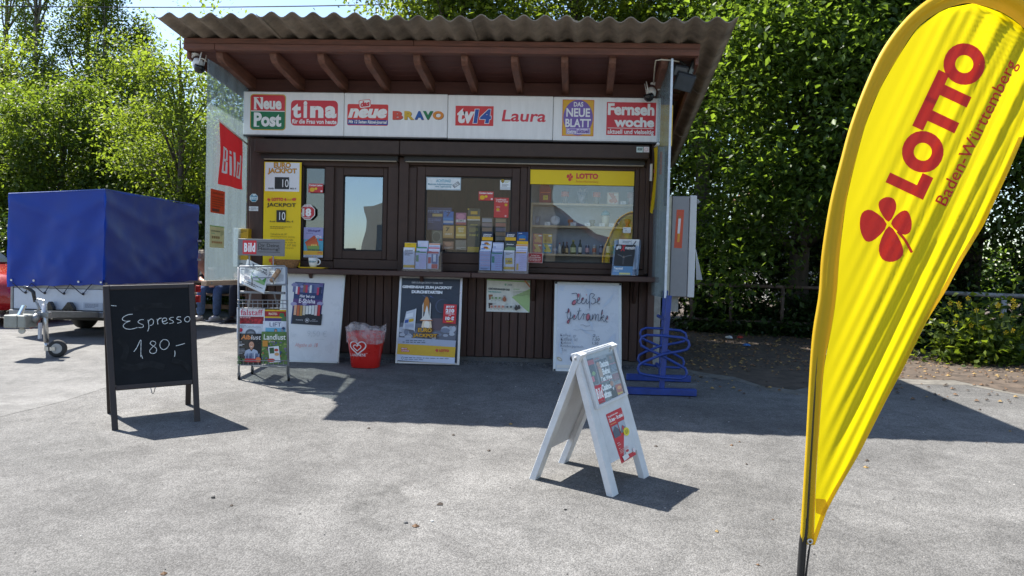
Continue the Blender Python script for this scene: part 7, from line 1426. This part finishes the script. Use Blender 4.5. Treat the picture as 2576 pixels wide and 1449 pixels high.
for a in range(4):
    d = V(math.cos(a*math.pi/2+.5), math.sin(a*math.pi/2+.5), 0); e = base+d*.16; e.z = gz(e.y)+.012; MB().beam(base+V(0, 0, .03), e, .03, .012).build('foot', POLE, t, bevel=.002)
# hem, patch and eyelet
hem = MB()
for i in range(60):
    v0, v1 = 345+(1371-345)*i/60, 345+(1371-345)*(i+1)/60; r0_, r1_ = lerp_t(RIGHT, v0), lerp_t(RIGHT, v1); hem.add([bp_(r0_-11, v0, .0015), bp_(r0_+1, v0, .0015), bp_(r1_+1, v1, .0015), bp_(r1_-11, v1, .0015)], [(0, 1, 2, 3)])
hem.build('hem', FS, t, fix=False)
MB().add([bp_(2052, 1254, .003), bp_(2076, 1256, .003), bp_(2084, 1276, .003), bp_(2072, 1298, .003), bp_(2052, 1290, .003)], [(0, 1, 2, 3, 4)]).build('patch', FS, t, fix=False)
ec = P(2038, 1362, BY-.016); MB().tube([ec+V(math.cos(a)*.0075, 0, math.sin(a)*.0075) for a in [i*math.pi/6 for i in range(12)]], .0032, 6, True).build('eyelet', M('eyelet_steel', (.6, .6, .6), .3, metal=.8), t, smooth=True)
MB().tube([ec, P(2037, 1378, BY-.012), P(2034, 1400, BY-.012), P(2030, 1430, BY-.013), P(2024, 1500, BY-.015)], .0028, 5).build('cord', POLE, t); MB().tube([ec+V(.002, 0, -.012), P(2034, 1386, BY-.012), P(2026, 1450, BY-.014), P(2022, 1500, BY-.015)], .0024, 5).build('cord', POLE, t)
# print: red mark, word and region, cut fine enough to lie in the folds
class BannerPR(PR):
    def pts(s, cx, cy, offs): return [(1985.6+.5094*(cx+dx), .5094*(cy+dy)) for dx, dy in offs]
    def add2(s, cx, cy, offs, fs, col):
        bm = bmesh.new(); q = s.pts(cx, cy, offs); vs = [bm.verts.new((a, b, 0)) for a, b in q]
        for f in fs:
            try: bm.faces.new([vs[i] for i in f])
            except ValueError: pass
        bmesh.ops.triangulate(bm, faces=bm.faces[:])
        for it in range(6):
            e = [e for e in bm.edges if e.calc_length() > 14]
            if not e: break
            bmesh.ops.subdivide_edges(bm, edges=e, cuts=1); bmesh.ops.triangulate(bm, faces=bm.faces[:])
        bm.verts.index_update(); s.mb.mat(col).add([bp_(v.co.x, v.co.y, .0022) for v in bm.verts], [tuple(v.index for v in f.verts) for f in bm.faces]); bm.free()
    def put(s, cx, cy, offs, fs, col): s.add2(cx, cy, offs, fs, col); s.k += 1
RI_ = M('banner_red', (.66, .035, .03), .6, var=.03, trans=.35)
def INK(h, _o=INK): return h if isinstance(h, bpy.types.Material) else _o(h)
p = BannerPR()
x = -401
for ch, w_ in (('L', 120), ('O', 205), ('T', 165), ('T', 165), ('O', 205)):
    vs_, fs_ = glyphs(ch, .075, 0, 1., 6); cxl = x+w_/2; a = 64.7; c_, s_ = math.cos(rad(a)), math.sin(rad(a))
    offs = [(cxl+(q[0]-.5)*w_, (.5-q[1])*205) for q in vs_.tolist()]; p.put(739, 581, p.rt(offs, a), fs_, RI_); x += w_-(8 if ch != 'T' else 24)
p.t('Baden-Württemberg', 932-395, 658-40, 932+395, 658+40, RI_, .004, 0, 63.4)
clover(p, 492, 1106, 152, RI_, -4); p.done('lettering', t)

# ================================================================== TRAILER
TYF = 8.5
A0, B0 = P(20, 488, TYF), P(256, 477, TYF); A1, B1 = P(27, 722, TYF), P(262, 718, TYF); B2, B3 = P(490, 517, 10.84), P(496, 706, 10.84)
x0, x1 = A1.x, B1.x; zt1, zb1 = B0.z, .60
t = thing('trailer', 'small grey car trailer with a tall blue tarpaulin cover parked left of the kiosk', 'trailer', (-5.7, 9.6, 0))
TARP = M('tarp_blue', (.009, .047, .34), .42, var=.1, scale=4, bump=.35, bscale=11, spec=.45, trans=.18); 
def fold(i, j, k):
    w_ = .014*math.exp(-((j-.5*i-.05)*16)**2)*(1-i)+.016*math.exp(-((j-.5*(1-i)-.1)*15)**2)*i+.012*math.exp(-((j-.95+.9*abs(i-.35))*14)**2)+.01*math.exp(-((j-.97+.8*abs(i-.72))*14)**2)
    return w_+.010*math.sin(i*23+j*8+k)*j*math.sin(j*3)+.012*math.exp(-((j-.9+.25*abs(math.sin(i*9.4)))*9)**2)+.016*math.sin(i*11+j*3+k)*math.sin(j*2.6)+.022*math.exp(-((i-.12-.42*j)*9)**2)*j*(1-j*.4)+.02*math.exp(-((i-.86+.3*j)*10)**2)*j+.012*math.exp(-((i-.55-.2*math.sin(j*3))*8)**2)*j-.02*math.sin(math.pi*i)*math.sin(math.pi*j)
yl, yr = TYF+.02, TYF
def tf(i, j): z1 = A0.z+(B0.z-A0.z)*i; z0 = A1.z+(B1.z-A1.z)*i+.012*abs(math.sin(i*4*math.pi)); return (x0-.03+(x1-x0+.03)*i+.0*j, TYF-fold(i, j, 0)-.01*j, z1+(z0-z1)*j)
tb = MB(); tb.grid(tf, 40, 30)
L_ = 2.34
def ts(i, j): z1 = B0.z+(B2.z-B0.z)*i-.012*math.sin(i*math.pi*2)**2; z0 = B1.z+(B3.z-B1.z)*i+.01*abs(math.sin(i*7*math.pi)); return (x1+.01*i+.0+.8*fold(1-i, j, 2)-.012*math.sin(math.pi*i), TYF+L_*i, z1+(z0-z1)*j)
tb.grid(ts, 50, 30)
tb.grid(lambda i, j: (x0-.03+(x1-x0+.03)*i, TYF+L_*j, (A0.z+(B0.z-A0.z)*i)+.012*math.sin(math.pi*i)*math.sin(math.pi*j)+.001), 10, 12)
tb.grid(lambda i, j: (x0-.03-.8*fold(i, j, 4)*0, TYF+L_*i, A0.z+(A1.z-A0.z)*j), 10, 6); tb.grid(lambda i, j: (x0-.03+(x1-x0+.04)*i, TYF+L_, B2.z+(B3.z-B2.z)*j), 10, 6)
tp_ = tb.build('tarpaulin', TARP, t, smooth=True, fix=False)
for i in range(14):                                         # a pale welded edge along the top
    pass
MB().tube([(x0-.03, TYF-.004, A0.z+.004), (x1, TYF-.004, B0.z+.004), (x1+.01, TYF+L_, B2.z+.004)], .007, 6).build('edge_piping', M('tarp_edge', (.06, .12, .42), .35), tp_)
STL = M('trailer_steel', (.26, .265, .27), .45, metal=.55, var=.15); BRD = M('trailer_board', (.5, .54, .62), .4, metal=.15, var=.06); DKS = M('chassis_dark', (.045, .042, .04), .6, metal=.3, var=.2)
MB().box((x0+.02, TYF+.02, .325), (x1-.02, TYF+.045, .575)).build('front_board', BRD, t, bevel=.004); MB().box((x0+.02, TYF+.016, .577), (x1-.02, TYF+.05, .64)).build('front_rim', STL, t, bevel=.004)
MB().box((x1-.045, TYF+.05, .325), (x1-.02, TYF+L_-.02, .64)).build('side_board', BRD, t, bevel=.004); MB().box((x0+.02, TYF+.05, .325), (x0+.045, TYF+L_-.02, .64)).build('side_board', BRD, t, bevel=.004); MB().box((x0+.02, TYF+L_-.045, .325), (x1-.02, TYF+L_-.02, .64)).build('tail_board', BRD, t)
MB().box((x0+.02, TYF+.02, .305), (x1-.02, TYF+L_-.02, .324)).build('bed', DKS, t)
for x in (x0-.012, x1-.018): MB().box((x, TYF+.01, .30), (x+.03, TYF+.05, .66)).build('corner_post', STL, t, bevel=.004)
MB().box((x0, TYF-.03, .245), (x1+.01, TYF+.03, .315)).build('cross_member', STL, t, bevel=.005); MB().box((x0+.1, TYF+.6, .16), (x1-.1, TYF+.66, .3)).build('axle_beam', DKS, t)
MB().box((x1-.06, TYF+.03, .245), (x1+.01, TYF+L_, .3)).build('side_rail', DKS, t)
# lacing: hooks on the board, eyelets in the tarpaulin, dark rope between them
hk = [x0+.17+i*(x1-x0-.2)/4.0 for i in range(4)]; rope = []
for i, hx in enumerate(hk): rope += [(hx-.13, TYF-.03, .635), (hx-.012, TYF-.004, .525), (hx+.012, TYF-.004, .525)]
rope.append((hk[-1]+.13, TYF-.03, .64)); MB().tube(rope, .0055, 5).build('lacing_rope', M('rope_dark', (.015, .02, .05), .7), t)
for hx in hk: MB().lathe([(0, 0), (.016, .004), (.012, .016), (0, .018)], (hx, TYF+.02, .52), 8, (0, -1, 0)).build('lacing_hook', DKS, t)
for i in range(5): xx = x0+.03+i*(x1-x0-.05)/4; MB().lathe([(.006, .0), (.015, .004), (.012, .008), (.006, .006)], (xx, TYF-.03, .665), 10, (0, -1, 0)).build('eyelet', M('eyelet_steel'), t)
for i in range(3): MB().box((x1+.012, TYF+L_-.03, .95+i*.28), (x1+.05, TYF+L_+.02, .98+i*.28)).build('strap_buckle', M('buckle_pale', (.6, .6, .56), .5), t)
for x, w_ in ((x0+.45, .1), (x0+.66, .14)): MB().prism([(x, TYF-.06, .317), (x+w_, TYF-.06, .317), (x+w_, TYF-.06, .36), (x+w_*.7, TYF-.06, .42), (x+w_*.5, TYF-.06, .425), (x, TYF-.06, .335)], (0, .06, 0)).build('wheel_chock', M('plastic_black'), t, bevel=.004)
pl_ = MB().box((x1-.26, TYF+.016, .34), (x1-.03, TYF+.0195, .42)).build('maker_plate', M('plate_pale', (.38, .42, .5), .4), t); p = PR().card(V(x1-.26, TYF+.0155, .42), V(x1-.03, TYF+.0155, .42), V(x1-.26, TYF+.0155, .34), 100, 40); p.lines(8, 6, 80, 32, 4, '#5a6478', 5); p.done('lettering', pl_)
for i, (c, w_) in enumerate((('#d8cdc4', .08), ('#e4e6e8', .1), ('#dfe2e6', .1))):
    xx = x0+.5+i*.125; MB().box((xx, TYF-.0335, .26), (xx+w_, TYF-.0305, .295)).build('label_plate', M('ink_'+c, hexc(c), .4), t)
# drawbar, coupling and jockey wheel
J = G(144.6, 903); jx, jy = P(118, 800, 6.95).x, 6.95
cx_ = P(34, 810, 6.75).x
db0 = V((x0+x1)/2-.05, TYF+.4, .25); db1 = V(P(70, 805, 6.85).x, 6.85, P(70, 792, 6.85).z)
MB().beam(V(x1-.15, TYF+.3, .26), db1+V(.03, .12, 0), .05, .07).build('drawbar', STL, t, bevel=.005); MB().beam(V(x0+.2, TYF+.3, .26), db1+V(.0, .12, 0), .05, .07).build('drawbar', STL, t, bevel=.005)
a, b, z0, z1 = rk(8, 793, 62, 826, 6.75)
MB().box((a, 6.75, z0), (a+.13, 6.98, z1)).box((a+.131, 6.752, z0+.003), (b, 6.98, z1)).build('coupling_lock', M('lock_grey', (.27, .28, .26), .45, metal=.4, var=.15), t, bevel=.008)
MB().tube([V(b, 6.86, (z0+z1)/2), db1+V(.06, .05, 0)], .032, 10).build('coupling_shaft', STL, t, smooth=True)
MB().beam(P(48, 795, 6.8), P(62, 768, 6.84), .05, .03).build('coupling_handle', M('chrome', (.7, .7, .7), .12, metal=1.), t, bevel=.006)
MB().tube([P(88, 760, 6.98), P(84, 735, 6.98), P(72, 725, 6.98), P(60, 722, 6.98)], [.014, .018, .02, .016], 8).build('hand_brake', M('plastic_black'), t, smooth=True); MB().tube([P(90, 800, 6.98), P(98, 775, 6.98), P(90, 755, 6.98)], .013, 8).build('brake_lever', STL, t, smooth=True)
jt, jb = P(111, 764, jy), P(118, 882, jy)
MB().tube([jt, jt.lerp(jb, .82)], .024, 14).build('jockey_tube', M('zinc', (.5, .5, .5), .3, metal=.85, var=.12), t, smooth=True); MB().tube([jt.lerp(jb, .8), jb], .019, 12).build('jockey_tube', M('zinc'), t, smooth=True)
MB().tube([jt, jt+V(.0, 0, .03), jt+V(-.07, 0, .045), jt+V(-.07, 0, .02)], .007, 6).build('crank_handle', M('zinc'), t); MB().box(jt+V(-.05, -.03, -.13), jt+V(.06, .03, -.08)).build('jockey_clamp', STL, t, bevel=.005)
wc = V(P(144.6, 880, jy).x, jy-.0, 0); wr = .083; wc.z = gz(jy)+wr
w_ = MB().lathe([(.05, -.024), (.07, -.026), (wr, -.014), (wr, .014), (.07, .026), (.05, .024)], wc, 28, (.25, -1, 0)).build('jockey_wheel', M('rubber_worn', (.035, .034, .033), .8, var=.2), t, smooth=True)
MB().lathe([(0, -.024), (.044, -.027), (.049, -.0255), (.049, .0255), (.044, .027), (0, .024)], wc, 20, (.25, -1, 0)).build('rim', M('rim_grey', (.4, .4, .39), .5, metal=.4), w_)
for s_ in (-.04, .04): MB().beam(jb+V(0, s_*.9, .02), wc+V(0, s_*.9, 0), .006, .035, (0, 0, 1)).build('fork', M('zinc'), t)
MB().beam(P(100, 852, 6.88), P(101, 812, 6.88), .03, .02).build('support_strut', BRD, t); MB().tube([P(62, 815, 6.84), P(78, 826, 6.9), P(92, 818, 6.92), P(104, 800, 6.95)], .006, 5).build('cable_loop', M('cable_red', (.35, .03, .03), .5), t)
MB().lathe([(0, -.012), (.028, -.012), (.03, 0), (.028, .012), (0, .012)], P(55, 848, 6.8)+V(0, 0, .06), 16, (.3, -1, 0)).build('plug', M('plug_pale', (.5, .48, .42), .5), t)
for x in (x0+.12, x1-.12):
    c = V(x, TYF+1.25, .275); w_ = MB().lathe([(.13, -.07), (.22, -.075), (.275, -.05), (.275, .05), (.22, .075), (.13, .07)], c, 28, (1, 0, 0)).build('wheel', M('rubber_worn'), t, smooth=True); MB().lathe([(0, -.065), (.125, -.078), (.125, .078), (0, .065)], c, 20, (1, 0, 0)).build('rim', M('rim_grey'), w_)
for z in (.48, .33): MB().box((x1-.01, TYF+L_-.02, z), (x1+.05, TYF+L_+.03, z+.1)).build('tail_light', M('lamp_red', (.6, .03, .03), .25), t, bevel=.005)
MB().box((x1-.1, TYF+L_+.0, .36), (x1+.02, TYF+L_+.06, .42)).build('bumper_bracket', DKS, t)

# ================================================================== RED CAR at the left edge
cxr, cyr = P(31, 780, 9.4).x, 9.4
t = thing('parked_car', 'red parked car cut by the left edge behind the trailer coupling', 'car', (cxr-2, cyr+.85, 0))
CRD = M('car_red', (.34, .010, .009), .25, var=.03, coat=.6); W2 = 1.66
def sec(x, zl, zh, w_): return [(x, cyr+.83-w_/2, zl), (x, cyr+.83-w_/2-.03, (zl+zh)/2), (x, cyr+.83-w_/2+.08, zh-.03), (x, cyr+.83-w_/2+.25, zh), (x, cyr+.83+w_/2-.25, zh), (x, cyr+.83+w_/2-.08, zh-.03), (x, cyr+.83+w_/2+.03, (zl+zh)/2), (x, cyr+.83+w_/2, zl)]
S_ = [sec(cxr, .3, .52, 1.25), sec(cxr-.08, .24, .62, 1.45), sec(cxr-.3, .22, .7, 1.58), sec(cxr-.9, .22, .8, W2), sec(cxr-1.3, .22, .86, W2), sec(cxr-3.2, .22, .88, W2), sec(cxr-3.75, .26, .8, 1.55), sec(cxr-3.85, .34, .6, 1.4)]
mb = MB(); k = 8
mb.v = [Vector(q) for s_ in S_ for q in s_]
for i in range(len(S_)-1): mb.f += [(i*k+j, i*k+(j+1) % k, (i+1)*k+(j+1) % k, (i+1)*k+j) for j in range(k)]
mb.f += [tuple(range(k)), tuple(range((len(S_)-1)*k, len(S_)*k))]; mb.mi = [0]*len(mb.f); mb.build('body', CRD, t, bevel=.02, seg=2, smooth=True)
cab = MB(); bz = [(-1.1, .84), (-3.4, .86)]; tz = [(-1.75, 1.38), (-3.1, 1.38)]
for s_ in (0,): cab.hexa([(cxr-1.1, cyr+.1, .84), (cxr-3.5, cyr+.1, .84), (cxr-3.5, cyr+1.56, .84), (cxr-1.1, cyr+1.56, .84)], [(cxr-1.75, cyr+.25, 1.4), (cxr-3.15, cyr+.25, 1.4), (cxr-3.15, cyr+1.41, 1.4), (cxr-1.75, cyr+1.41, 1.4)])
cab.build('window', M('car_glass', (.02, .025, .03), .06), t, bevel=.03); MB().box((cxr-3.1, cyr+.27, 1.402), (cxr-1.8, cyr+1.39, 1.44)).build('roof', CRD, t, bevel=.02)
for x in (cxr-.75, cxr-3.1):
    for y in (cyr+.1, cyr+1.56): w_ = MB().lathe([(.16, -.09), (.27, -.095), (.3, -.07), (.3, .07), (.27, .095), (.16, .09)], (x, y, .3), 24, (0, 1, 0)).build('wheel', M('rubber_worn'), t, smooth=True); MB().lathe([(0, -.085), (.155, -.098), (.155, .098), (0, .085)], (x, y, .3), 16, (0, 1, 0)).build('rim', M('rim_grey'), w_)
for y in (cyr+.28, cyr+1.28): MB().lathe([(0, 0), (.08, .01), (.07, .05), (0, .06)], (cxr-.1, y+.05, .58), 14, (1, 0, .2)).build('headlight', M('lamp_glass_clear', (.5, .52, .55), .1), t)
MB().box((cxr-.03, cyr+.55, .36), (cxr+.02, cyr+1.1, .46)).build('number_plate', M('plate_white', (.7, .7, .68), .4), t)

# ================================================================== BENCH AND THE TWO PEOPLE ON IT
DG = None
def skin(name, pts, edges, radii, mat, parent, sub=2, root=0):
    me = bpy.data.meshes.new(name); me.from_pydata([Vector(p)-WL[parent.name] for p in pts], edges, []); ob = bpy.data.objects.new('tmp', me); COL.objects.link(ob)
    ob.modifiers.new('s', 'SKIN'); ob.modifiers.new('u', 'SUBSURF').levels = sub
    for i, r in enumerate(radii): d = me.skin_vertices[0].data[i]; d.radius = (r, r) if not isinstance(r, tuple) else r; d.use_root = (i == root)
    dg = bpy.context.evaluated_depsgraph_get(); m2 = bpy.data.meshes.new_from_object(ob.evaluated_get(dg)); bpy.data.objects.remove(ob)
    m2.name = name; m2.materials.clear(); m2.materials.append(mat); m2.polygons.foreach_set('use_smooth', [True]*len(m2.polygons)); return link(name, m2, parent)
BW = M('bench_wood', (.3, .21, .12), .75, var=.3, scale=10, bump=.3)
t = thing('bench', 'low wooden bench behind the left side screen', 'bench', (-4.9, 11.75, 0))
for i in range(3): MB().box((-6.0, 11.62+i*.14, .40), (-3.6, 11.74+i*.14, .435)).build('seat_slat', BW, t, bevel=.005)
for i in range(2): MB().box((-6.0, 12.08+i*.02, .58+i*.16), (-3.6, 12.11+i*.02, .68+i*.16)).build('back_slat', BW, t, bevel=.005)
for x in (-5.8, -3.9): MB().box((x, 11.65, 0), (x+.07, 12.0, .399)).build('leg', BW, t, bevel=.005); MB().box((x, 12.115, 0), (x+.06, 12.17, .9)).build('back_post', BW, t, bevel=.005)
MB().box((-5.95, 11.9, .17), (-3.65, 11.93, .24)).build('stretcher', BW, t)
SKIN = M('skin_tone', (.46, .25, .17), .5, var=.06); JN = M('denim_blue', (.07, .13, .26), .85, var=.3, scale=25, bump=.3); DKC = M('cloth_black', (.013, .014, .017), .85, var=.2); HAIR = M('hair_grey_blond', (.34, .27, .19), .6, var=.5, scale=60, bump=1); SNK = M('shoe_white', (.66, .65, .62), .5, var=.08); SHB = M('shoe_black', (.02, .02, .022), .5); DJN = M('denim_dark', (.02, .027, .045), .85, var=.2)
def person(label, X, Y, hx, kl, kr, fl, fr, hand_l, hand_r, head, mats, hairm):
    """a seated figure: hip centre, knees, ankles, hands and head in world coordinates"""
    sh, tr, sho = mats; t = thing('person', label, 'person', (X, Y, 0), 'people on the bench')
    hip = Vector(hx); H = Vector(head); nk = H+V(.02, .10, -.17); ch_ = hip.lerp(nk, .62)+V(0, .05, .0); sp = hip.lerp(nk, .3)+V(0, .06, 0)
    ax = (Vector(kr)-Vector(kl)); ax.z = 0; ax = ax.normalized() if ax.length > .05 else V(1, 0, 0)
    sl_, sr_ = ch_+ax*-.17+V(0, 0, .09), ch_+ax*.17+V(0, 0, .09); hl, hr = Vector(hand_l), Vector(hand_r)
    el, er = sl_.lerp(hl, .5)+ax*-.09+V(0, .0, -.06), sr_.lerp(hr, .5)+ax*.09+V(0, 0, -.06)
    kl, kr, fl, fr = map(Vector, (kl, kr, fl, fr)); hpl, hpr = hip+ax*-.09, hip+ax*.09
    fw = V(0, -1, 0)
    pts = [hip, sp, ch_, nk, H+V(0, .02, -.06), H+V(0, 0, .04), sl_, el, hl, sr_, er, hr, hpl, kl, fl, hpr, kr, fr]
    ed = [(0, 1), (1, 2), (2, 3), (3, 4), (4, 5), (2, 6), (6, 7), (7, 8), (2, 9), (9, 10), (10, 11), (0, 12), (12, 13), (13, 14), (0, 15), (15, 16), (16, 17)]
    rd = [.13, .12, .13, .055, .085, .095, .055, .042, .03, .055, .042, .03, .085, .06, .042, .085, .06, .042]
    # fingers grow from each hand in the same skin
    for hb, e0 in ((8, el), (11, er)):
        hp = pts[hb]; d = (hp-e0).normalized(); s_ = d.cross(V(0, 0, 1)).normalized(); dn = V(0, 0, -1)
        i0 = len(pts); pts.append(hp+d*.05); rd.append((.036, .018)); ed.append((hb, i0))
        for q, ln_ in ((-.03, .06), (-.01, .07), (.01, .068), (.03, .055)): i1 = len(pts); pts += [hp+d*.085+s_*q, hp+d*(.09+ln_*.5)+s_*q*1.15+dn*.018, hp+d*(.09+ln_*.7)+s_*q*1.2+dn*.05]; rd += [.0095, .0088, .0075]; ed += [(i0, i1), (i1, i1+1), (i1+1, i1+2)]
        i1 = len(pts); pts += [hp+d*.03+s_*-.045, hp+d*.06+s_*-.062+dn*.02]; rd += [.011, .009]; ed += [(hb, i1), (i1, i1+1)]
    bd = skin('body', pts, ed, rd, SKIN, t)
    fc = MB(); fd = V(-.12, -1, -.15).normalized(); fx = fd.cross(V(0, 0, 1)).normalized(); fz = fx.cross(fd)
    fm = Matrix((fx, -fd, fz)).transposed().to_4x4(); fm.translation = H+V(0, 0, 0)
    MB(fm).lathe([(0, -.125), (.05, -.11), (.078, -.04), (.085, .03), (.07, .085), (.035, .112), (0, .118)], (0, 0, 0), 18, sy=1.15).build('face', SKIN, bd, smooth=True)
    MB(fm).prism([(-.014, -.095, -.03), (.014, -.095, -.03), (0, -.125, -.028)], (0, 0, .045)).build('nose', SKIN, bd, smooth=False)
    for s_ in (-1, 1): MB(fm).lathe([(0, 0), (.01, .002), (0, .006)], (s_*.03, -.09, .012), 8, (0, -1, 0)).build('eye', M('eye_dark', (.03, .02, .02), .2), bd); MB(fm).lathe([(0, -.006), (.028, -.004), (.03, .004), (0, .006)], (s_*.083, .01, -.01), 10, (s_, -.3, 0)).build('ear', SKIN, bd, smooth=True)
    MB(fm).box((-.024, -.094, -.062), (.024, -.086, -.054)).build('mouth', M('lip', (.3, .12, .1), .5), bd)
    hb_ = MB(fm); hb_.lathe([(.088, -.03), (.1, .03), (.088, .09), (.05, .125), (0, .135)], (0, .025, .012), 20, sy=1.1)
    for i in range(len(hb_.v)): hb_.v[i] += V(random.gauss(0, .005), random.gauss(0, .005), random.gauss(0, .005))
    for i in range(160):
        a, b = random.uniform(0, 6.28), random.uniform(-.1, 1.4); c = V(math.cos(a)*math.cos(b)*.095, .025+math.sin(a)*math.cos(b)*.105, .02+math.sin(b)*.11); d = c.normalized()*.03+V(random.gauss(0, .012), random.gauss(0, .012), random.gauss(0, .01)); hb_.add([c, c+V(.008, .004, 0), c+d], [(0, 1, 2)])
    hb_.build('hair', hairm, bd, fix=False)
    skin('shirt', [hip+V(0, 0, .04), sp, ch_, nk.lerp(ch_, .35), sl_, sl_.lerp(el, .85), sr_, sr_.lerp(er, .85)], [(0, 1), (1, 2), (2, 3), (2, 4), (4, 5), (2, 6), (6, 7)], [.155, .145, .155, .085, .075, .06, .075, .06], sh, t)
    skin('trousers', [hip, hpl, hpl.lerp(kl, .55), kl, kl.lerp(fl, .5), fl+V(0, 0, .0), hpr, hpr.lerp(kr, .55), kr, kr.lerp(fr, .5), fr], [(0, 1), (1, 2), (2, 3), (3, 4), (4, 5), (0, 6), (6, 7), (7, 8), (8, 9), (9, 10)], [.145, .1, .088, .075, .07, .062, .1, .088, .075, .07, .062], tr, t)
    for f in (fl, fr):
        d = V(-.28, -.96, 0); h = V(f.x, f.y, .0)
        sh_ = skin('shoe', [h+V(0, .05, .045)-d*.0, h+V(0, .0, .055), h+d*.09+V(0, 0, .045), h+d*.17+V(0, 0, .032)], [(0, 1), (1, 2), (2, 3)], [.042, .05, .046, .036], sho, t); 
        MB().hexa([h-d*.07+V(-.04, 0, .002), h-d*.07+V(.04, 0, .002), h+d*.215+V(.035, 0, .002), h+d*.215+V(-.035, 0, .002)], [h-d*.07+V(-.045, 0, .024), h-d*.07+V(.045, 0, .024), h+d*.22+V(.04, 0, .022), h+d*.22+V(-.04, 0, .022)]).build('sole', M('sole_'+sho.name, (.5, .5, .48) if sho is SNK else (.03, .03, .03), .7), sh_, bevel=.01)
    return t
py = 11.5
k1, k2 = P(507.5, 727, py-.1), P(547, 729, py-.12); f1, f2 = P(504, 790, py), P(545, 790, py); f1.z = f2.z = .08
hd = P(503, 652, py-.05)
hp1 = V((k1.x+k2.x)/2+.02, py+.42, .52)
person('person in dark top, blue jeans and white sneakers on the bench behind the screen', -5.3, py, hp1, k1, k2, f1, f2, k1.lerp(k2, .35)+V(0, .03, .1), P(545, 712, py-.2), hd, (DKC, JN, SNK), HAIR)
py2 = 11.3
f3, f4 = P(585, 793, py2), P(628, 796, py2); f3.z = f4.z = .08; k3, k4 = P(589, 716, py2-.05), P(630, 716, py2-.05)
person('person in dark trousers and black shoes, mostly hidden behind the magazine rack', -4.5, py2, V((k3.x+k4.x)/2, py2+.46, .52), k3, k4, f3, f4, k3+V(.05, -.02, .1), k4+V(-.05, -.02, .1), V((k3.x+k4.x)/2+.02, py2+.2, 1.14), (DKC, DJN, SHB), M('hair_dark', (.03, .022, .017), .6, var=.4, scale=60))
